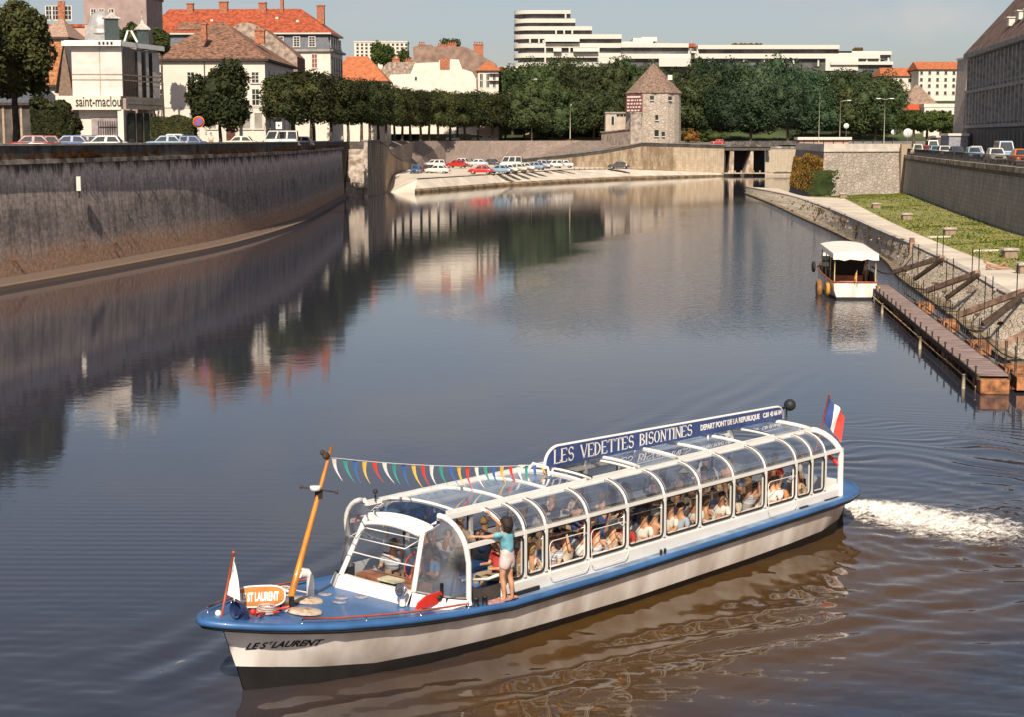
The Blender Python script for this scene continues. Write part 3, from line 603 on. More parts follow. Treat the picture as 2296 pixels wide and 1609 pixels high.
# ramp wall with dark coping
rw=empty('ramp_wall',(*RW[3],0),0,'tall retaining wall under the dark ramp parapet, stained brown on its left half','wall')
RWM,mixr,bb_=stone('ramp_masonry',(.52,.44,.34),(.44,.36,.27),(.30,.23,.16),1.1,.5,.35,(.24,.15,.08),blotch=.35,blc=(.30,.20,.11),ssc=(1.1,.15,1))
def ramp_stain():
    t=RWM.node_tree; l=t.links.new; co=t.nodes.new('ShaderNodeTexCoord'); sp=t.nodes.new('ShaderNodeSeparateXYZ'); l(co.outputs['UV'],sp.inputs[0])
    mp=t.nodes.new('ShaderNodeMapping'); mp.inputs['Scale'].default_value=(1,.35,1); l(co.outputs['UV'],mp.inputs[0])
    n=t.nodes.new('ShaderNodeTexNoise'); n.inputs['Scale'].default_value=.55; n.inputs['Detail'].default_value=10; n.inputs['Roughness'].default_value=.7; l(mp.outputs[0],n.inputs[0])
    def M(op,a,v=None,bb=None,cl=False):
        q=t.nodes.new('ShaderNodeMath'); q.operation=op; q.use_clamp=cl; l(a,q.inputs[0])
        if bb is not None: l(bb,q.inputs[1])
        if v is not None: q.inputs[1].default_value=v
        return q.outputs[0]
    left=M('MULTIPLY',M('SUBTRACT',sp.outputs[0],51),-.5,cl=True)
    st=M('MULTIPLY',M('SUBTRACT',n.outputs[0],.36),5,cl=True); k=M('MULTIPLY',left,bb=st); k=M('MULTIPLY',k,.88)
    m1=t.nodes.new('ShaderNodeMixRGB'); m1.inputs[2].default_value=(.17,.12,.075,1); l(k,m1.inputs[0]); l(mixr.outputs[0],m1.inputs[1])
    l(m1.outputs[0],bb_.inputs['Base Color'])
ramp_stain()
RR=refine(RW,4); rb=np.interp([p[0] for p in RR],[p[0] for p in RW],RWb); rt=np.interp([p[0] for p in RR],[p[0] for p in RW],RWt)
onw(strip('wall',RR,list(rb-1),list(rt-.75),RWM,rw,side=1),rw)
onw(strip('parapet',[(p[0],p[1]-.12) for p in RR],list(rt-.85),list(rt-.12),mat('dark_parapet',(.07,.06,.055),.9,var=.25,vs=.8),rw,thick=.5),rw)
onw(strip('coping',[(p[0],p[1]-.25) for p in RR],list(rt-.12),list(rt+.06),mat('grey_coping',(.20,.175,.155),.9,var=.2,vs=.8),rw,thick=.75),rw)
# sluice bridge
sb=empty('sluice_bridge',(BR0.x,440,0),0,'low stone road bridge with dark openings beside the ramp wall, wedge shaped piers','bridge')
W_=BR1.x-BR0.x
mb=MB(); mb.box((W_/2+.3,3.3,7.0),(W_+.5,9,.9)); mb.build('deck',mat('bridge_deck',(.10,.085,.075),.9),sb)
mb=MB(); mb.box((W_/2+.3,-1.3,7.75),(W_+.6,.4,.6)); mb.build('parapet',PARM,sb)
mb=MB(); mb.box((W_/2,8.2,3),(W_+1,.5,9)); mb.box((.25,4,3),(.3,8,8)); mb.build('back_wall',BLACK,sb)  # black box painted in for the shaded channel behind the openings
PIERM=mat('pier_stone',(.48,.41,.34),.9,var=.2,vs=.8,col2=(.26,.18,.12),detail=8)
def wedge(x0,x1,xt,nm='pier'):
    mb=MB(); pts0=[(x0,-.9,-1),(x1,-.9,-1),(x1,7,-1),(x0,7,-1)]; pts1=[(x0,-.9,6.6),(xt,-.9,6.6),(xt,7,6.6),(x0,7,6.6)]
    mb.v=pts0+pts1
    for f in ((0,3,2,1),(4,5,6,7),(0,1,5,4),(1,2,6,5),(2,3,7,6),(3,0,4,7)): mb.f.append(f); mb.m.append(0); mb.uv.append(None); mb.sm.append(False)
    mb.build(nm,PIERM,sb)
k=W_/(1716-1623)
mb=MB(); 
# piers: a slanted face leans over each opening
def wedge2(a0,a1,b0,b1):   # bottom a0..a1, top b0..b1 in picture columns measured from the left pier
    mb=MB(); mb.v=[(a0*k,-.9,-1),(a1*k,-.9,-1),(a1*k,7,-1),(a0*k,7,-1),(b0*k,-.9,6.6),(b1*k,-.9,6.6),(b1*k,7,6.6),(b0*k,7,6.6)]
    for f in ((0,3,2,1),(4,5,6,7),(0,1,5,4),(1,2,6,5),(2,3,7,6),(3,0,4,7)): mb.f.append(f); mb.m.append(0); mb.uv.append(None); mb.sm.append(False)
    mb.build('pier',PIERM,sb)
wedge2(9,20,12,20); wedge2(40,62,57,62)
mb=MB(); mb.box((W_/2+.5,-1.7,.75),(W_+1.5,1.4,.3)); 
for q in range(7): mb.box((1+q*W_/7,-2.1,1.15),(.35,.35,.5))
mb.build('walkway',PIERM,sb)
mb=MB()
for q in range(14): mb.box((q*W_/13,-1.25,8.5),(.08,.08,.9))
mb.tube([(0,-1.25,8.95),(W_,-1.25,8.95)],.05,6); mb.build('railing',IRON,sb)
aw=empty('abutment_wall',(BR1.x,443,0),0,'pale stone wall between the sluice openings and the ivy-grown bastion','wall')
AWM,_,_=stone('abutment_masonry',(.54,.47,.38),(.49,.42,.33),(.36,.29,.22),1.1,.5,.3,(.34,.24,.14),blotch=.3,blc=(.38,.30,.2))
onw(strip('wall',[(BR1.x-.2,442.2),(BW.x+6,446)],-1,6.9,AWM,aw),aw)
onw(strip('coping',[(BR1.x,441.9),(BW.x+6,445.7)],7.1,7.5,LEDGE,aw,thick=1.0),aw); onw(strip('band',[(BR1.x,442.0),(BW.x+6,445.8)],.9,1.15,PIERM,aw,thick=.1,side=-1),aw)
# bastion
bs=empty('stone_bastion',(C1.x,C1.y,0),0,'massive pale stone bastion with battered walls at the end of the grass','bastion')
BM,_,_=stone('bastion_masonry',(.50,.44,.38),(.40,.35,.30),(.28,.24,.20),.46,.26,.3,(.22,.18,.15),rub=1.7,blotch=.85,blc=(.27,.235,.21),ssc=(.8,.5,1),bump=.8)
CB=Vector((C2.x+8,C2.y+40,0))
def bast(z0,z1,inset0,inset1,m,nm,thick=0):
    def off(v,d):   # shrink towards the inside
        c=Vector((C2.x+2,C2.y+30,0)); r=Vector((v.x-c.x,v.y-c.y,0)); return v-r.normalized()*d
    mb=MB(); P=[C0,C1,C2]; rows=[[Vector((*off(p,inset0)[:2],z0)) for p in P],[Vector((*off(p,inset1)[:2],z1)) for p in P]]
    rows[0].append(Vector((C2.x+3,C2.y+40,z0))); rows[1].append(Vector((C2.x+3,C2.y+40,z1)))
    u=[0]; 
    for i in range(1,4): u.append(u[-1]+(rows[0][i]-rows[0][i-1]).length)
    uv=[[(a,z0) for a in u],[(a,z1) for a in u]]
    if thick:
        ins=[Vector((*off(p,inset1+thick)[:2],z1)) for p in P]+[Vector((C2.x+3-thick,C2.y+40,z1))]; rows.append(ins); uv.append([(a,z1+thick) for a in u])
        bot=[Vector((*off(p,inset0+thick)[:2],z0)) for p in P]+[Vector((C2.x+3-thick,C2.y+40,z0))]; rows.insert(0,bot); uv.insert(0,[(a,z0-thick) for a in u])
    mb.grid(rows,uv=uv,smooth=False); onw(mb.build(nm,m,bs),bs)
bast(-1,7.75,0,2.0,BM,'wall'); bast(7.75,8.85,1.75,1.95,mat('bastion_coping',(.56,.50,.43),.9,var=.15,vs=.7,col2=(.40,.36,.32),detail=8),'coping',thick=3.0)
mb=MB(); mb.box((0,0,4.3),(1.3,1.0,9.0)); cn=mb.build('corner_quoin',AWM,bs); cn.location=Vector((C2.x+.4,C2.y+.6,0))-bs.location
# promenade, bank, lawn
def bank():
    n=min(len(PEr),len(WEr)); P=[Vector(PEr[int(i*(len(PEr)-1)/59)]) for i in range(60)]; W=[]
    w=[Vector(p) for p in WEr]
    for p in P:      # the water-edge point abreast of each promenade point
        best=None
        for i in range(len(w)-1):
            a,b=w[i],w[i+1]; t=max(0,min(1,(p-a).dot(b-a)/(b-a).length_squared)); q=a.lerp(b,t); q.z=0
            if best is None or (q-p).length<(best-p).length: best=q
        W.append(best)
    G=[]
    lim=[Vector((*PX(px,Y)[:2],z)) for px,Y,z in ((1745,285,1.3),(1800,236,1.7),(1880,222,1.9),(1900,211,2),(1990,158,2),(2120,121,2),(2296,96,2))]+[Vector((29.3,60,2)),Vector((27,-40,2))]
    lim=[Vector(p) for p in refine(lim,6)]
    mb=MB(); G=[lim[int(i*(len(lim)-1)/59)] for i in range(60)]
    mb.grid([P,G],smooth=False); o=mb.build('path',PAVE); tag(o,kind='structure')
    m,mx,b=stone('bank_pitching',(.86,.75,.61),(.78,.67,.54),(.62,.51,.39),.45,.35,.35,(.22,.15,.08),uvs=True,blotch=.35,blc=(.38,.29,.18),ssc=(.7,.7,1),bump=.9,rub=2.4)
    mb=MB(); rows=[];uv=[]; K=6
    us=[0]
    for i in range(1,60): us.append(us[-1]+(P[i]-P[i-1]).length)
    for k in range(K+1):
        f=k/K; rows.append([]); uv.append([])
        for i in range(60):
            p=W[i].lerp(P[i],f); p.z=-.3*(1-f)+P[i].z*f-.012
            if 0<k<K: p+=Vector((mnoise.noise(Vector((us[i]*.8,k,0)))*.12,0,mnoise.noise(Vector((us[i]*.7,k*2,5)))*.10))
            rows[-1].append(p); uv[-1].append((us[i],f*3.2))
    mb.grid(rows,uv=uv,smooth=False); o=mb.build('bank_slope',m); tag(o,kind='structure')
    mb=MB(); mb.grid([[Vector((q.x-.30,q.y,-.4)) for q in W],[Vector((q.x-.30,q.y,.17)) for q in W],[Vector((q.x+.35,q.y,.19)) for q in W]],smooth=False)
    o=mb.build('bank_footing',mat('mossy_footing',(.26,.20,.12),.9,var=.3,vs=.9)); tag(o,kind='structure')
    # kerb edge of the promenade
    mb=MB(); mb.grid([[p+Vector((-.05,0,-.10)) for p in P],[p+Vector((-.05,0,.05)) for p in P],[p+Vector((.45,0,.05)) for p in P],[p+Vector((.45,0,.0)) for p in P]],smooth=False)
    o=mb.build('promenade_edge',COPM); tag(o,kind='structure')
    # lawn from the path edge to the wall
    mb=MB(); Gl=[g for g in G if g.y<236]; far=[]
    rws=[Vector((*p,0)) for p in RWALL]
    for g_ in Gl:
        yy=g_.y+ (8 if g_.y<200 else 14); best=min(rws,key=lambda q:abs(q.y-yy)); 
        i=[k for k in range(len(rws)-1) if rws[k].y>=yy>=rws[k+1].y]
        q=rws[i[0]].lerp(rws[i[0]+1],(rws[i[0]].y-yy)/(rws[i[0]].y-rws[i[0]+1].y)) if i else best
        far.append(Vector((q.x+.3,q.y,g_.z+.02)))
    near=[p+Vector((0,0,.004)) for p in Gl]
    rows=[[n_.lerp(f_,k/8)+Vector((0,0,0)) for n_,f_ in zip(near,far)] for k in range(9)]
    lawn=mat('lawn_soil',(.15,.17,.045),.95,var=.4,vs=.35,col2=(.30,.24,.09),detail=9)
    mb.grid(rows,smooth=True); o=mb.build('lawn',lawn); tag(o,kind='structure')
    # blades and tufts
    mb=MB(); rnd=random.Random(3)
    for _ in range(32000):
        i=rnd.random()**1.1*(len(Gl)-1.01); k=int(i); f=i-k; s=rnd.random()
        a=near[k].lerp(near[k+1],f); b2=far[k].lerp(far[k+1],f); p=a.lerp(b2,.01+.98*s)
        nn=mnoise.noise(Vector((p.x*.35,p.y*.10,0)))
        if nn<.05 and rnd.random()<.5: continue
        h=.04+.08*rnd.random()*(1+nn); w=.03+.05*rnd.random(); an=rnd.random()*3.14; dx=math.cos(an)*w; dy=math.sin(an)*w; lx=(rnd.random()-.5)*.14; ly=(rnd.random()-.5)*.14
        mi=0 if rnd.random()<.6+.3*nn else 1
        mb.face([(p.x-dx,p.y-dy,p.z),(p.x+dx,p.y+dy,p.z),(p.x+dx*.5+lx,p.y+dy*.5+ly,p.z+h),(p.x-dx*.6+lx,p.y-dy*.6+ly,p.z+h*.9)],mi)
    o=mb.build('grass',[leafmat('grass_blades',(.03,.065,.012),(.09,.15,.028)),leafmat('grass_flowers',(.14,.16,.03),(.36,.32,.05))]); tag(o,'green lawn with yellow tufts between the promenade and the right quay wall','grass',kind='stuff')
    return P,W,G
PROM,WATE,GEDGE=bank()
# right quay wall
rq=empty('quay_wall',(RWALL[6][0],RWALL[6][1],0),0,'grey coursed stone quay wall behind the lawn on the right bank','wall')
RQM,_,_=stone('right_quay_masonry',(.44,.41,.39),(.36,.335,.32),(.26,.24,.22),.9,.42,.45,(.13,.12,.12),blotch=.5,blc=(.17,.155,.15),ssc=(1.5,.15,1),bump=.6)
onw(strip('wall',RWALL,1.2,6.5,RQM,rq,side=1,batter=.4),rq)
RT=[(p[0]+.30,p[1]) for p in RWALL]
onw(strip('cornice',RT,6.5,6.85,PARM,rq,thick=.8,side=1),rq); onw(strip('coping',[(p[0]-.2,p[1]) for p in RT],6.85,7.3,LEDGE,rq,thick=1.0,side=1),rq)
rl=empty('quay_railing',(RT[6][0],RT[6][1],0),0,'thin dark iron railing along the top of the right quay wall','railing')
mb=MB(); pts=[]; acc=0
RTs=[Vector((p[0]+.3,p[1],7.3)) for p in RT if p[1]>85]
for i in range(len(RTs)-1):
    a,b=RTs[i],RTs[i+1]; n=int((a-b).length/.45)
    for k in range(n):
        p=a.lerp(b,k/n); mb.box((p.x,p.y,7.72),(.035,.035,.85))
onw(mb.build('baluster',IRON,rl),rl); rl.children[0]['kind']='stuff'
mb=MB(); mb.tube([p+Vector((0,0,.86)) for p in RTs],.035,6); onw(mb.build('top_rail',IRON,rl),rl)
# ------------------------------------------------------------------ the tour boat (local: x from bow to stern, -y = near side, z up)
boat=empty('tour_boat',O_BOAT,TH,'long white and blue tour boat with curved glass roof, full of passengers, in the foreground','boat')
BLUE=mat('blue_deck_paint',(.045,.135,.33),.42,var=.22,vs=1.3,coat=.15,detail=8,col2=(.03,.10,.25))
BLUE2=mat('pale_blue_side_deck',(.20,.29,.42),.5,var=.2,vs=2.2,detail=8)
HULLW=mat('hull_white',(.84,.79,.75),.34,var=.08,vs=1.5,coat=.3,detail=10,scale3=(1.0,1,.30),col2=(.58,.50,.44))
BOOT=mat('black_boot_top',(.015,.014,.014),.5)
RED=mat('red_paint',(.62,.035,.02),.4,var=.1); ORANGEW=mat('varnished_mast',(.62,.24,.03),.35,var=.2,vs=6,coat=.4,scale3=(1,1,.2))
REDBR=mat('red_brown_rod',(.38,.08,.04),.5,var=.2)
T=lambda s,t,z:(s,-t,z)
ST_S=[0,.12,.35,.8,1.4,2.2,3.2,4.5,6,8,10,12,14,16,17.4,18.4,19.4,20.0]
ZD=lambda s: float(np.interp(s,[0,1,2,3.7,6,9,14,19.4],[1.48,1.34,1.22,1.06,.90,.87,.91,.97]))
BD=lambda s: float(np.interp(s,[.22,.32,.5,.9,1.45,2.2,3.2,4.5,6,16,17.4,18.4,19.2,19.7,20.0],[.02,.22,.42,.72,1.02,1.34,1.61,1.80,1.88,1.88,1.88,1.82,1.60,1.15,.5]))
def hull():
    S=[.62,.70,.85,1.1,1.5,2.2,3.2,4.5,6,8,10,12,14,16,17.4,18.3,19.2,19.8]
    prof=lambda s:( # half-breadth at boot line, at waterline ; boot height ; bottom z
        float(np.interp(s,[.93,1.4,2.2,3.2,4.5,6,9,15,17.5,18.6,19.2],[.015,.30,.70,1.10,1.42,1.60,1.70,1.70,1.66,1.55,.9])),
        float(np.interp(s,[.93,2,3,10,15,19.2],[.48,.33,.23,.15,.18,.28])))
    rows=[]; rows2=[]
    for s in S:
        b,zb=prof(s); zd=ZD(s)-.10; bt=max(.012,min(BD(s)-.06, 2)) 
        if s<1.1: 
            k=(s-.62)/.48; bt=.012+(BD(1.1)-.1)*k**.8
            # raked stem: sections start from the stem line
        lift=float(np.interp(s,[0,17.3,18.3,19.2,19.8],[0,0,.12,.38,.66]))
        zbb=zb+lift; 
        r=[]
        for f in (0,.25,.5,.75,1):
            z=zbb+(zd-zbb)*f; hb=b+(bt-b)*(f**.8); r.append((hb,z))
        rows.append((s,r)); 
    # stem shear: the hull sits behind a raked stem running from (s .62, z 1.25) to (s 1.05, z 0)
    def stem(z): return .62+(1.28-z)*.36
    for side in (1,-1):
        mb=MB(); g=[]
        for s,r in rows:
            row=[]
            for hb,z in r:
                ss=max(s,stem(z)); h2=hb if ss<=s+1e-6 else 0.012
                if s<2.2: # pinch to the stem
                    x0=stem(z); q=max(0,min(1,(ss-x0)/max(.001,2.2-x0))); hb2=(.012+(np.interp(z,[.4,1.2],[.70,1.28])-.012)*q**.85); h2=hb2
                row.append(T(ss,side*h2,z))
            g.append(row)
        mb.grid(g,flip=(side>0)); mb2=mb
        yield mb
def build_hull():
    mb=MB()
    for h in hull():
        n=len(mb.v); mb.v+=h.v; mb.f+=[tuple(n+i for i in f) for f in h.f]; mb.m+=[0]*len(h.f); mb.uv+=h.uv; mb.sm+=h.sm
    mb.build('hull',HULLW,boat)
    # black bottom
    mb=MB()
    for side in (1,-1):
        g=[]
        for h in [0]:
            pass
    S=[.93,1.1,1.5,2.2,3.2,4.5,6,8,10,12,14,16,17.4,18.3,19.2,19.8]
    for side in (1,-1):
        g=[]
        for s in S:
            b=float(np.interp(s,[.93,1.5,2.2,3.2,4.5,6,9,15,17.5,18.6,19.2],[.015,.36,.70,1.10,1.42,1.60,1.70,1.70,1.66,1.55,.9])); zb=float(np.interp(s,[.93,2,3,10,15,19.2],[.48,.33,.23,.15,.18,.28]))+float(np.interp(s,[0,17.3,18.3,19.2,19.8],[0,0,.12,.38,.66]))
            g.append([T(s+.0,side*b,zb+.004),T(s+(.12 if s<2 else 0),side*b*.97,.08+ (0 if s<17.5 else (s-17.5)*.15)),T(s+(.25 if s<2 else 0),side*b*.85,-.35)])
        mb.grid(g,flip=(side>0))
    mb.build('boot_top',BOOT,boat)
    # white boot stripe line under the gunwale is the fender strip
    outline=[(s,BD(s),ZD(s)) for s in np.concatenate([np.linspace(.22,.6,6),np.linspace(.7,2.2,8),np.linspace(2.6,6,8),np.linspace(7,17,12),np.linspace(17.5,20.0,10)])]
    near=[T(s,b,z) for s,b,z in outline]; far=[T(s,-b,z) for s,b,z in outline]
    mb=MB(); rows=[]
    for (s,b,z) in outline:
        rows.append([T(s,b*q,z+.05*(1-q*q)+.0) for q in (1,.66,.33,0,-.33,-.66,-1)])
    mb.grid(rows); mb.build('deck',BLUE,boat)
    mb=MB(); loop=near+far[::-1]; mb.tube([(p[0],p[1],p[2]-.035) for p in loop],.07,8,closed=True); mb.build('gunwale',BLUE,boat)
    mb=MB(); mb.tube([(p[0]+(.02 if p[0]>1 else .04),p[1]*.998,p[2]-.115) for p in loop],.045,6,closed=True); mb.build('rubbing_strake',BLACK,boat)
    # pale side decks
    mb=MB(); S2=np.linspace(6.3,18.2,25)
    for sg in (1,-1): mb.grid([[T(s,sg*(BD(s)-.06),ZD(s)+.012),T(s,sg*1.55,ZD(s)+.022)] for s in S2],smooth=False)
    mb.build('side_deck',BLUE2,boat)
build_hull()
# name on both bows
def text(body,size,m,parent,name='lettering',loc=(0,0,0),rot=(0,0,0),shear=0,sx=1,off=0,ext=.003,space=1,align='LEFT',bend=None):
    cu=bpy.data.curves.new('t','FONT'); cu.body=body; cu.size=size; cu.shear=shear; cu.offset=off; cu.extrude=ext; cu.align_x=align; cu.space_character=space; cu.resolution_u=3
    ob=bpy.data.objects.new('t',cu); C.objects.link(ob); bpy.context.view_layer.update()
    me=bpy.data.meshes.new_from_object(ob.evaluated_get(bpy.context.evaluated_depsgraph_get())); bpy.data.objects.remove(ob)
    if bend:
        bm=bmesh.new(); bm.from_mesh(me); bmesh.ops.triangulate(bm,faces=bm.faces[:])
        for v in bm.verts: v.co=Vector(bend(v.co.x*sx,v.co.y,v.co.z))
        bm.to_mesh(me); bm.free()
    elif sx!=1:
        for v in me.vertices: v.co.x*=sx
    me.materials.clear(); me.materials.append(m); o=bpy.data.objects.new(name,me); C.objects.link(o); o.location=loc; o.rotation_euler=rot
    if parent is not None: o.parent=parent; KIDS.setdefault(parent.name,[]).append(o)
    return o
LETTER=mat('black_lettering',(.02,.02,.02),.5,var=.05)
from mathutils.bvhtree import BVHTree
_h=[c for c in KIDS[boat.name] if c.name=='hull'][0].data
HT=BVHTree.FromPolygons([v.co for v in _h.vertices],[tuple(p.vertices) for p in _h.polygons])
def hullside(s,z,side):
    hit=HT.ray_cast(Vector((s,-side*4,z)),Vector((0,side,0)))
    return 4-hit[3] if hit[0] is not None else 1.0
def nb(x,y,z):
    s=.97+x*.50; zz=.80+y*.72+.0*x; return T(s,hullside(s,zz,1)+.012+z,zz)
def nbf(x,y,z):
    s=2.1-x*.5; zz=.80+y*.72; return T(s,-(hullside(s,zz,-1)+.012+z),zz)
text('LE S  LAURENT',.235,LETTER,boat,'name_lettering',shear=.35,sx=1.32,off=.006,bend=nb)
text('T',.10,LETTER,boat,'name_lettering',shear=.35,sx=1.3,off=.004,bend=lambda x,y,z:nb(x+.62,y+.10,z))
text('LE S  LAURENT',.235,LETTER,boat,'name_lettering',shear=.35,sx=1.32,off=.006,bend=nbf)
# ---- cabin
ZF=.90; HB=1.60; SILL=1.24; BELT=2.10; RT_T=1.0; RT_Z=2.56; CR=2.64
N0=7.3; DN=1.28; NOD=[6.10,6.68]+[N0+DN*i for i in range(8)]+[16.95,17.55]
def arcpt(q,inset=0):   # 0 at belt, 1 at roof rail
    a=q*math.pi/2; return (RT_T+(HB-RT_T-inset)*math.cos(a),BELT+(RT_Z-BELT-inset)*math.sin(a))
FR=WHITE
def roofz(t): return RT_Z+(CR-RT_Z)*(1-(t/RT_T)**2)
mb=MB()   # lower side panels
for sg in (1,-1):
    a=6.08 if sg>0 else 5.15
    g=[[T(a,sg*(HB+.02),ZF-.03),T(a,sg*(HB+.03),SILL-.10),T(a,sg*(HB),SILL)],[T(18.35,sg*(HB+.02),ZF+.02),T(18.35,sg*(HB+.03),SILL-.10),T(18.35,sg*HB,SILL)]]
    mb.grid(g,smooth=False); g=[[T(a,sg*HB,SILL),T(a,sg*(HB-.09),SILL+.01),T(a,sg*(HB-.09),.45)],[T(18.35,sg*HB,SILL),T(18.35,sg*(HB-.09),SILL+.01),T(18.35,sg*(HB-.09),.45)]]; mb.grid(g,smooth=False)
mb.build('side_panel',FR,boat)
def frame_member(name,pts,r,n=6): mb=MB(); mb.tube(pts,r,n); return mb.build(name,FR,boat)
for sg in (1,-1):
    for i,s in enumerate(NOD):
        if sg<0 and i==0: pass
        w=.045
        mb=MB(); mb.bar(T(s,sg*HB,SILL-.02),T(s,sg*HB,BELT),.10,.07)
        mb.tube([T(s,sg*arcpt(q)[0],arcpt(q)[1]) for q in np.linspace(0,1,9)],.034,6)
        mb.build('rib',FR,boat)
    mb=MB(); mb.bar(T(5.12,sg*HB,BELT),T(18.35,sg*HB,BELT),.09,.075); mb.build('belt_rail',FR,boat)
    mb=MB(); mb.bar(T(4.98,sg*RT_T,RT_Z),T(18.1,sg*RT_T,RT_Z),.13,.085); mb.bar(T(5.3,sg*(RT_T-.13),RT_Z+.05),T(17.6,sg*(RT_T-.13),RT_Z+.05),.035,.05); mb.build('roof_rail',FR,boat)
# window rubber gaskets and lower panes
GL_LOW=glass('window_glass',(.93,.93,.91),ior=1.35,base=.0)
GL_UP=glass('roof_glass',(.80,.83,.86),ior=1.55,base=.40,rough=.03,smudge_sheen=.14,haze_col=(.42,.45,.5))
GL_TOP=glass('roof_top_glass',(.74,.77,.80),ior=1.5,base=.32,rough=.05,smudge_sheen=.46,haze_col=(.33,.38,.45))  # strong blue-grey diffuse film paints in the sky's reflection
GL_BLUE=glass('blue_tinted_glass',(.10,.16,.30),ior=1.5,base=.10,rough=.05,smudge_sheen=.25,haze_col=(.06,.11,.24))
GL_WS=glass('windscreen_glass',(.86,.88,.88),ior=1.4,base=.0)
GL_WING=glass('wing_perspex',(.72,.74,.76),ior=1.5,base=.06,rough=.03,smudge_sheen=.22,haze_col=(.45,.46,.5))
def rrect(x0,x1,z0,z1,r=.1,n=5):
    P=[]
    for cx,cz,a0 in ((x1-r,z1-r,0),(x0+r,z1-r,90),(x0+r,z0+r,180),(x1-r,z0+r,270)):
        for k in range(n+1):
            a=R(a0+90*k/n); P.append((cx+r*math.cos(a),cz+r*math.sin(a)))
    return P
openw=(2,3,8)    # panes folded down on the outside (hanging below)
for sg in (1,-1):
    for i in range(len(NOD)-1):
        a,b=NOD[i]+.05,NOD[i+1]-.05
        if sg>0 and False: continue
        P=rrect(a,b,SILL,BELT-.05,.12)
        mb=MB(); mb.tube([T(x,sg*(HB+.028),z) for x,z in P],.022,5,closed=True,mi=1)
        drop=(sg>0 and i in openw)
        # white corner fillets
        cor=[(b,BELT-.04),(a,BELT-.04),(a,SILL),(b,SILL)]; n=len(P)//4
        for c in range(4):
            for k in range(n-1): mb.face([T(cor[c][0],sg*(HB+.01),cor[c][1]),T(P[c*n+k][0],sg*(HB+.01),P[c*n+k][1]),T(P[c*n+k+1][0],sg*(HB+.01),P[c*n+k+1][1])],2)
        if not drop: mb.face([T(x,sg*(HB),z) for x,z in P],0)
        mb.build('side_window',[GL_LOW,BLACK,FR],boat)
        if drop:
            Q=rrect(a+.0,b-.0,SILL-.22,SILL+.55,.12); mb=MB(); mb.tube([T(x+.03,sg*(HB+.05+.05*(SILL+.5-z)),z) for x,z in Q],.009,5,closed=True,mi=1)
            mb.build('folded_window',[FR,FR],boat)
        if 0<i<8: 
            zz=BELT-.24
            mb=MB(); mb.tube([T(a,sg*(HB-.03),zz),T(b,sg*(HB-.03),zz)],.008,4); mb.build('window_bar',CHROME,boat)
        # upper curved pane
        qs=np.linspace(.02,.98,9); g=[]
        for q in qs:
            t,z=arcpt(q); g.append([T(a,sg*t,z),T((a+b)/2,sg*(t+.0),z),T(b,sg*t,z)])
        mb=MB(); mb.grid(g,flip=sg<0)
        t0,z0=arcpt(.03,-.0)
        e=[]
        for q in np.linspace(.05,.95,8): t,z=arcpt(q,-.025); e.append(T(a+.015,sg*t,z))
        for q in np.linspace(.95,.05,8): t,z=arcpt(q,-.025); e.append(T(b-.015,sg*t,z))
        mb.tube(e,.013,4,closed=True,mi=1)
        mb.build('curved_pane',[GL_UP,mat('grey_seal',(.25,.25,.26),.6) if 'grey_seal' not in bpy.data.materials else bpy.data.materials['grey_seal']],boat)
# roof: cross bars, panes, open hatches
BARS=[5.55,6.96,8.25,9.35,11.05,12.55,13.85,15.2,16.4,17.55]
for s in BARS:
    mb=MB(); mb.tube([T(s,t,roofz(t)+.01) for t in np.linspace(-RT_T,RT_T,11)],.032,6); mb.build('roof_bar',FR,boat)
def roofpane(a,b,m,name='roof_pane',inset=.06,dz=0):
    mb=MB(); mb.grid([[T(s,t,roofz(t)+.005+dz) for t in np.linspace(-RT_T+inset,RT_T-inset,11)] for s in (a,(a+b)/2,b)]); return mb.build(name,m,boat)
for a,b in zip(BARS[:-1],BARS[1:]):
    if (a,b) in ((9.35,11.05),): continue
    if a in (15.2,):
        continue
    roofpane(a+.03,b-.03,GL_TOP)
# sliding hatch pane stacked over its neighbour
roofpane(11.1,12.5,GL_TOP,'sliding_pane',.02,.07)
mb=MB(); mb.tube([T(11.08,t,roofz(t)+.09) for t in np.linspace(-.98,.98,11)],.04,6); mb.tube([T(12.5,t,roofz(t)+.09) for t in np.linspace(-.98,.98,11)],.03,6); mb.build('hatch_frame',FR,boat)
mb=MB(); mb.tube([T(9.45,t,roofz(t)+.08) for t in np.linspace(-.98,.98,11)],.03,6); mb.tube([T(9.6,t,roofz(t)+.06) for t in np.linspace(-.9,.9,11)],.025,6,mi=1); mb.build('hatch_frame',[FR,BLACK],boat)
roofpane(16.38,17.5,GL_TOP,'sliding_pane',.02,.07)
# front dome: blue visor pane and white brow
HZ=2.28; HS=4.78; HW=.80
def brow(q,t):  # q 0 at the header, 1 at first bar
    s=HS+(5.55-HS)*q; w=HW+(RT_T-HW)*max(q,0)**.7; z=HZ+.08+(roofz(0)-HZ-.08)*(math.sin(q*math.pi/2)**.8 if q>0 else q*.9); return T(s,t*w,z-(t*t)*(.10+.02*q)*1.0)
mb=MB(); qs=np.linspace(0,1,8); ts=np.linspace(-1,1,13)
mb.grid([[brow(q,t) for t in ts] for q in np.linspace(.22,1,8)]); mb.build('visor_pane',GL_BLUE,boat)
mb=MB(); mb.grid([[brow(-.10,t) for t in ts],[brow(.0,t) for t in ts],[brow(.24,t) for t in ts]])
mb.tube([brow(-.10,t) for t in ts],.045,6); mb.tube([brow(.24,t*.96) for t in ts],.018,5)
for sg in (1,-1): mb.grid([[brow(q,sg*.88) for q in np.linspace(.2,1,7)],[brow(q,sg*1.03) for q in np.linspace(.2,1,7)]])
mb.build('brow',FR,boat)
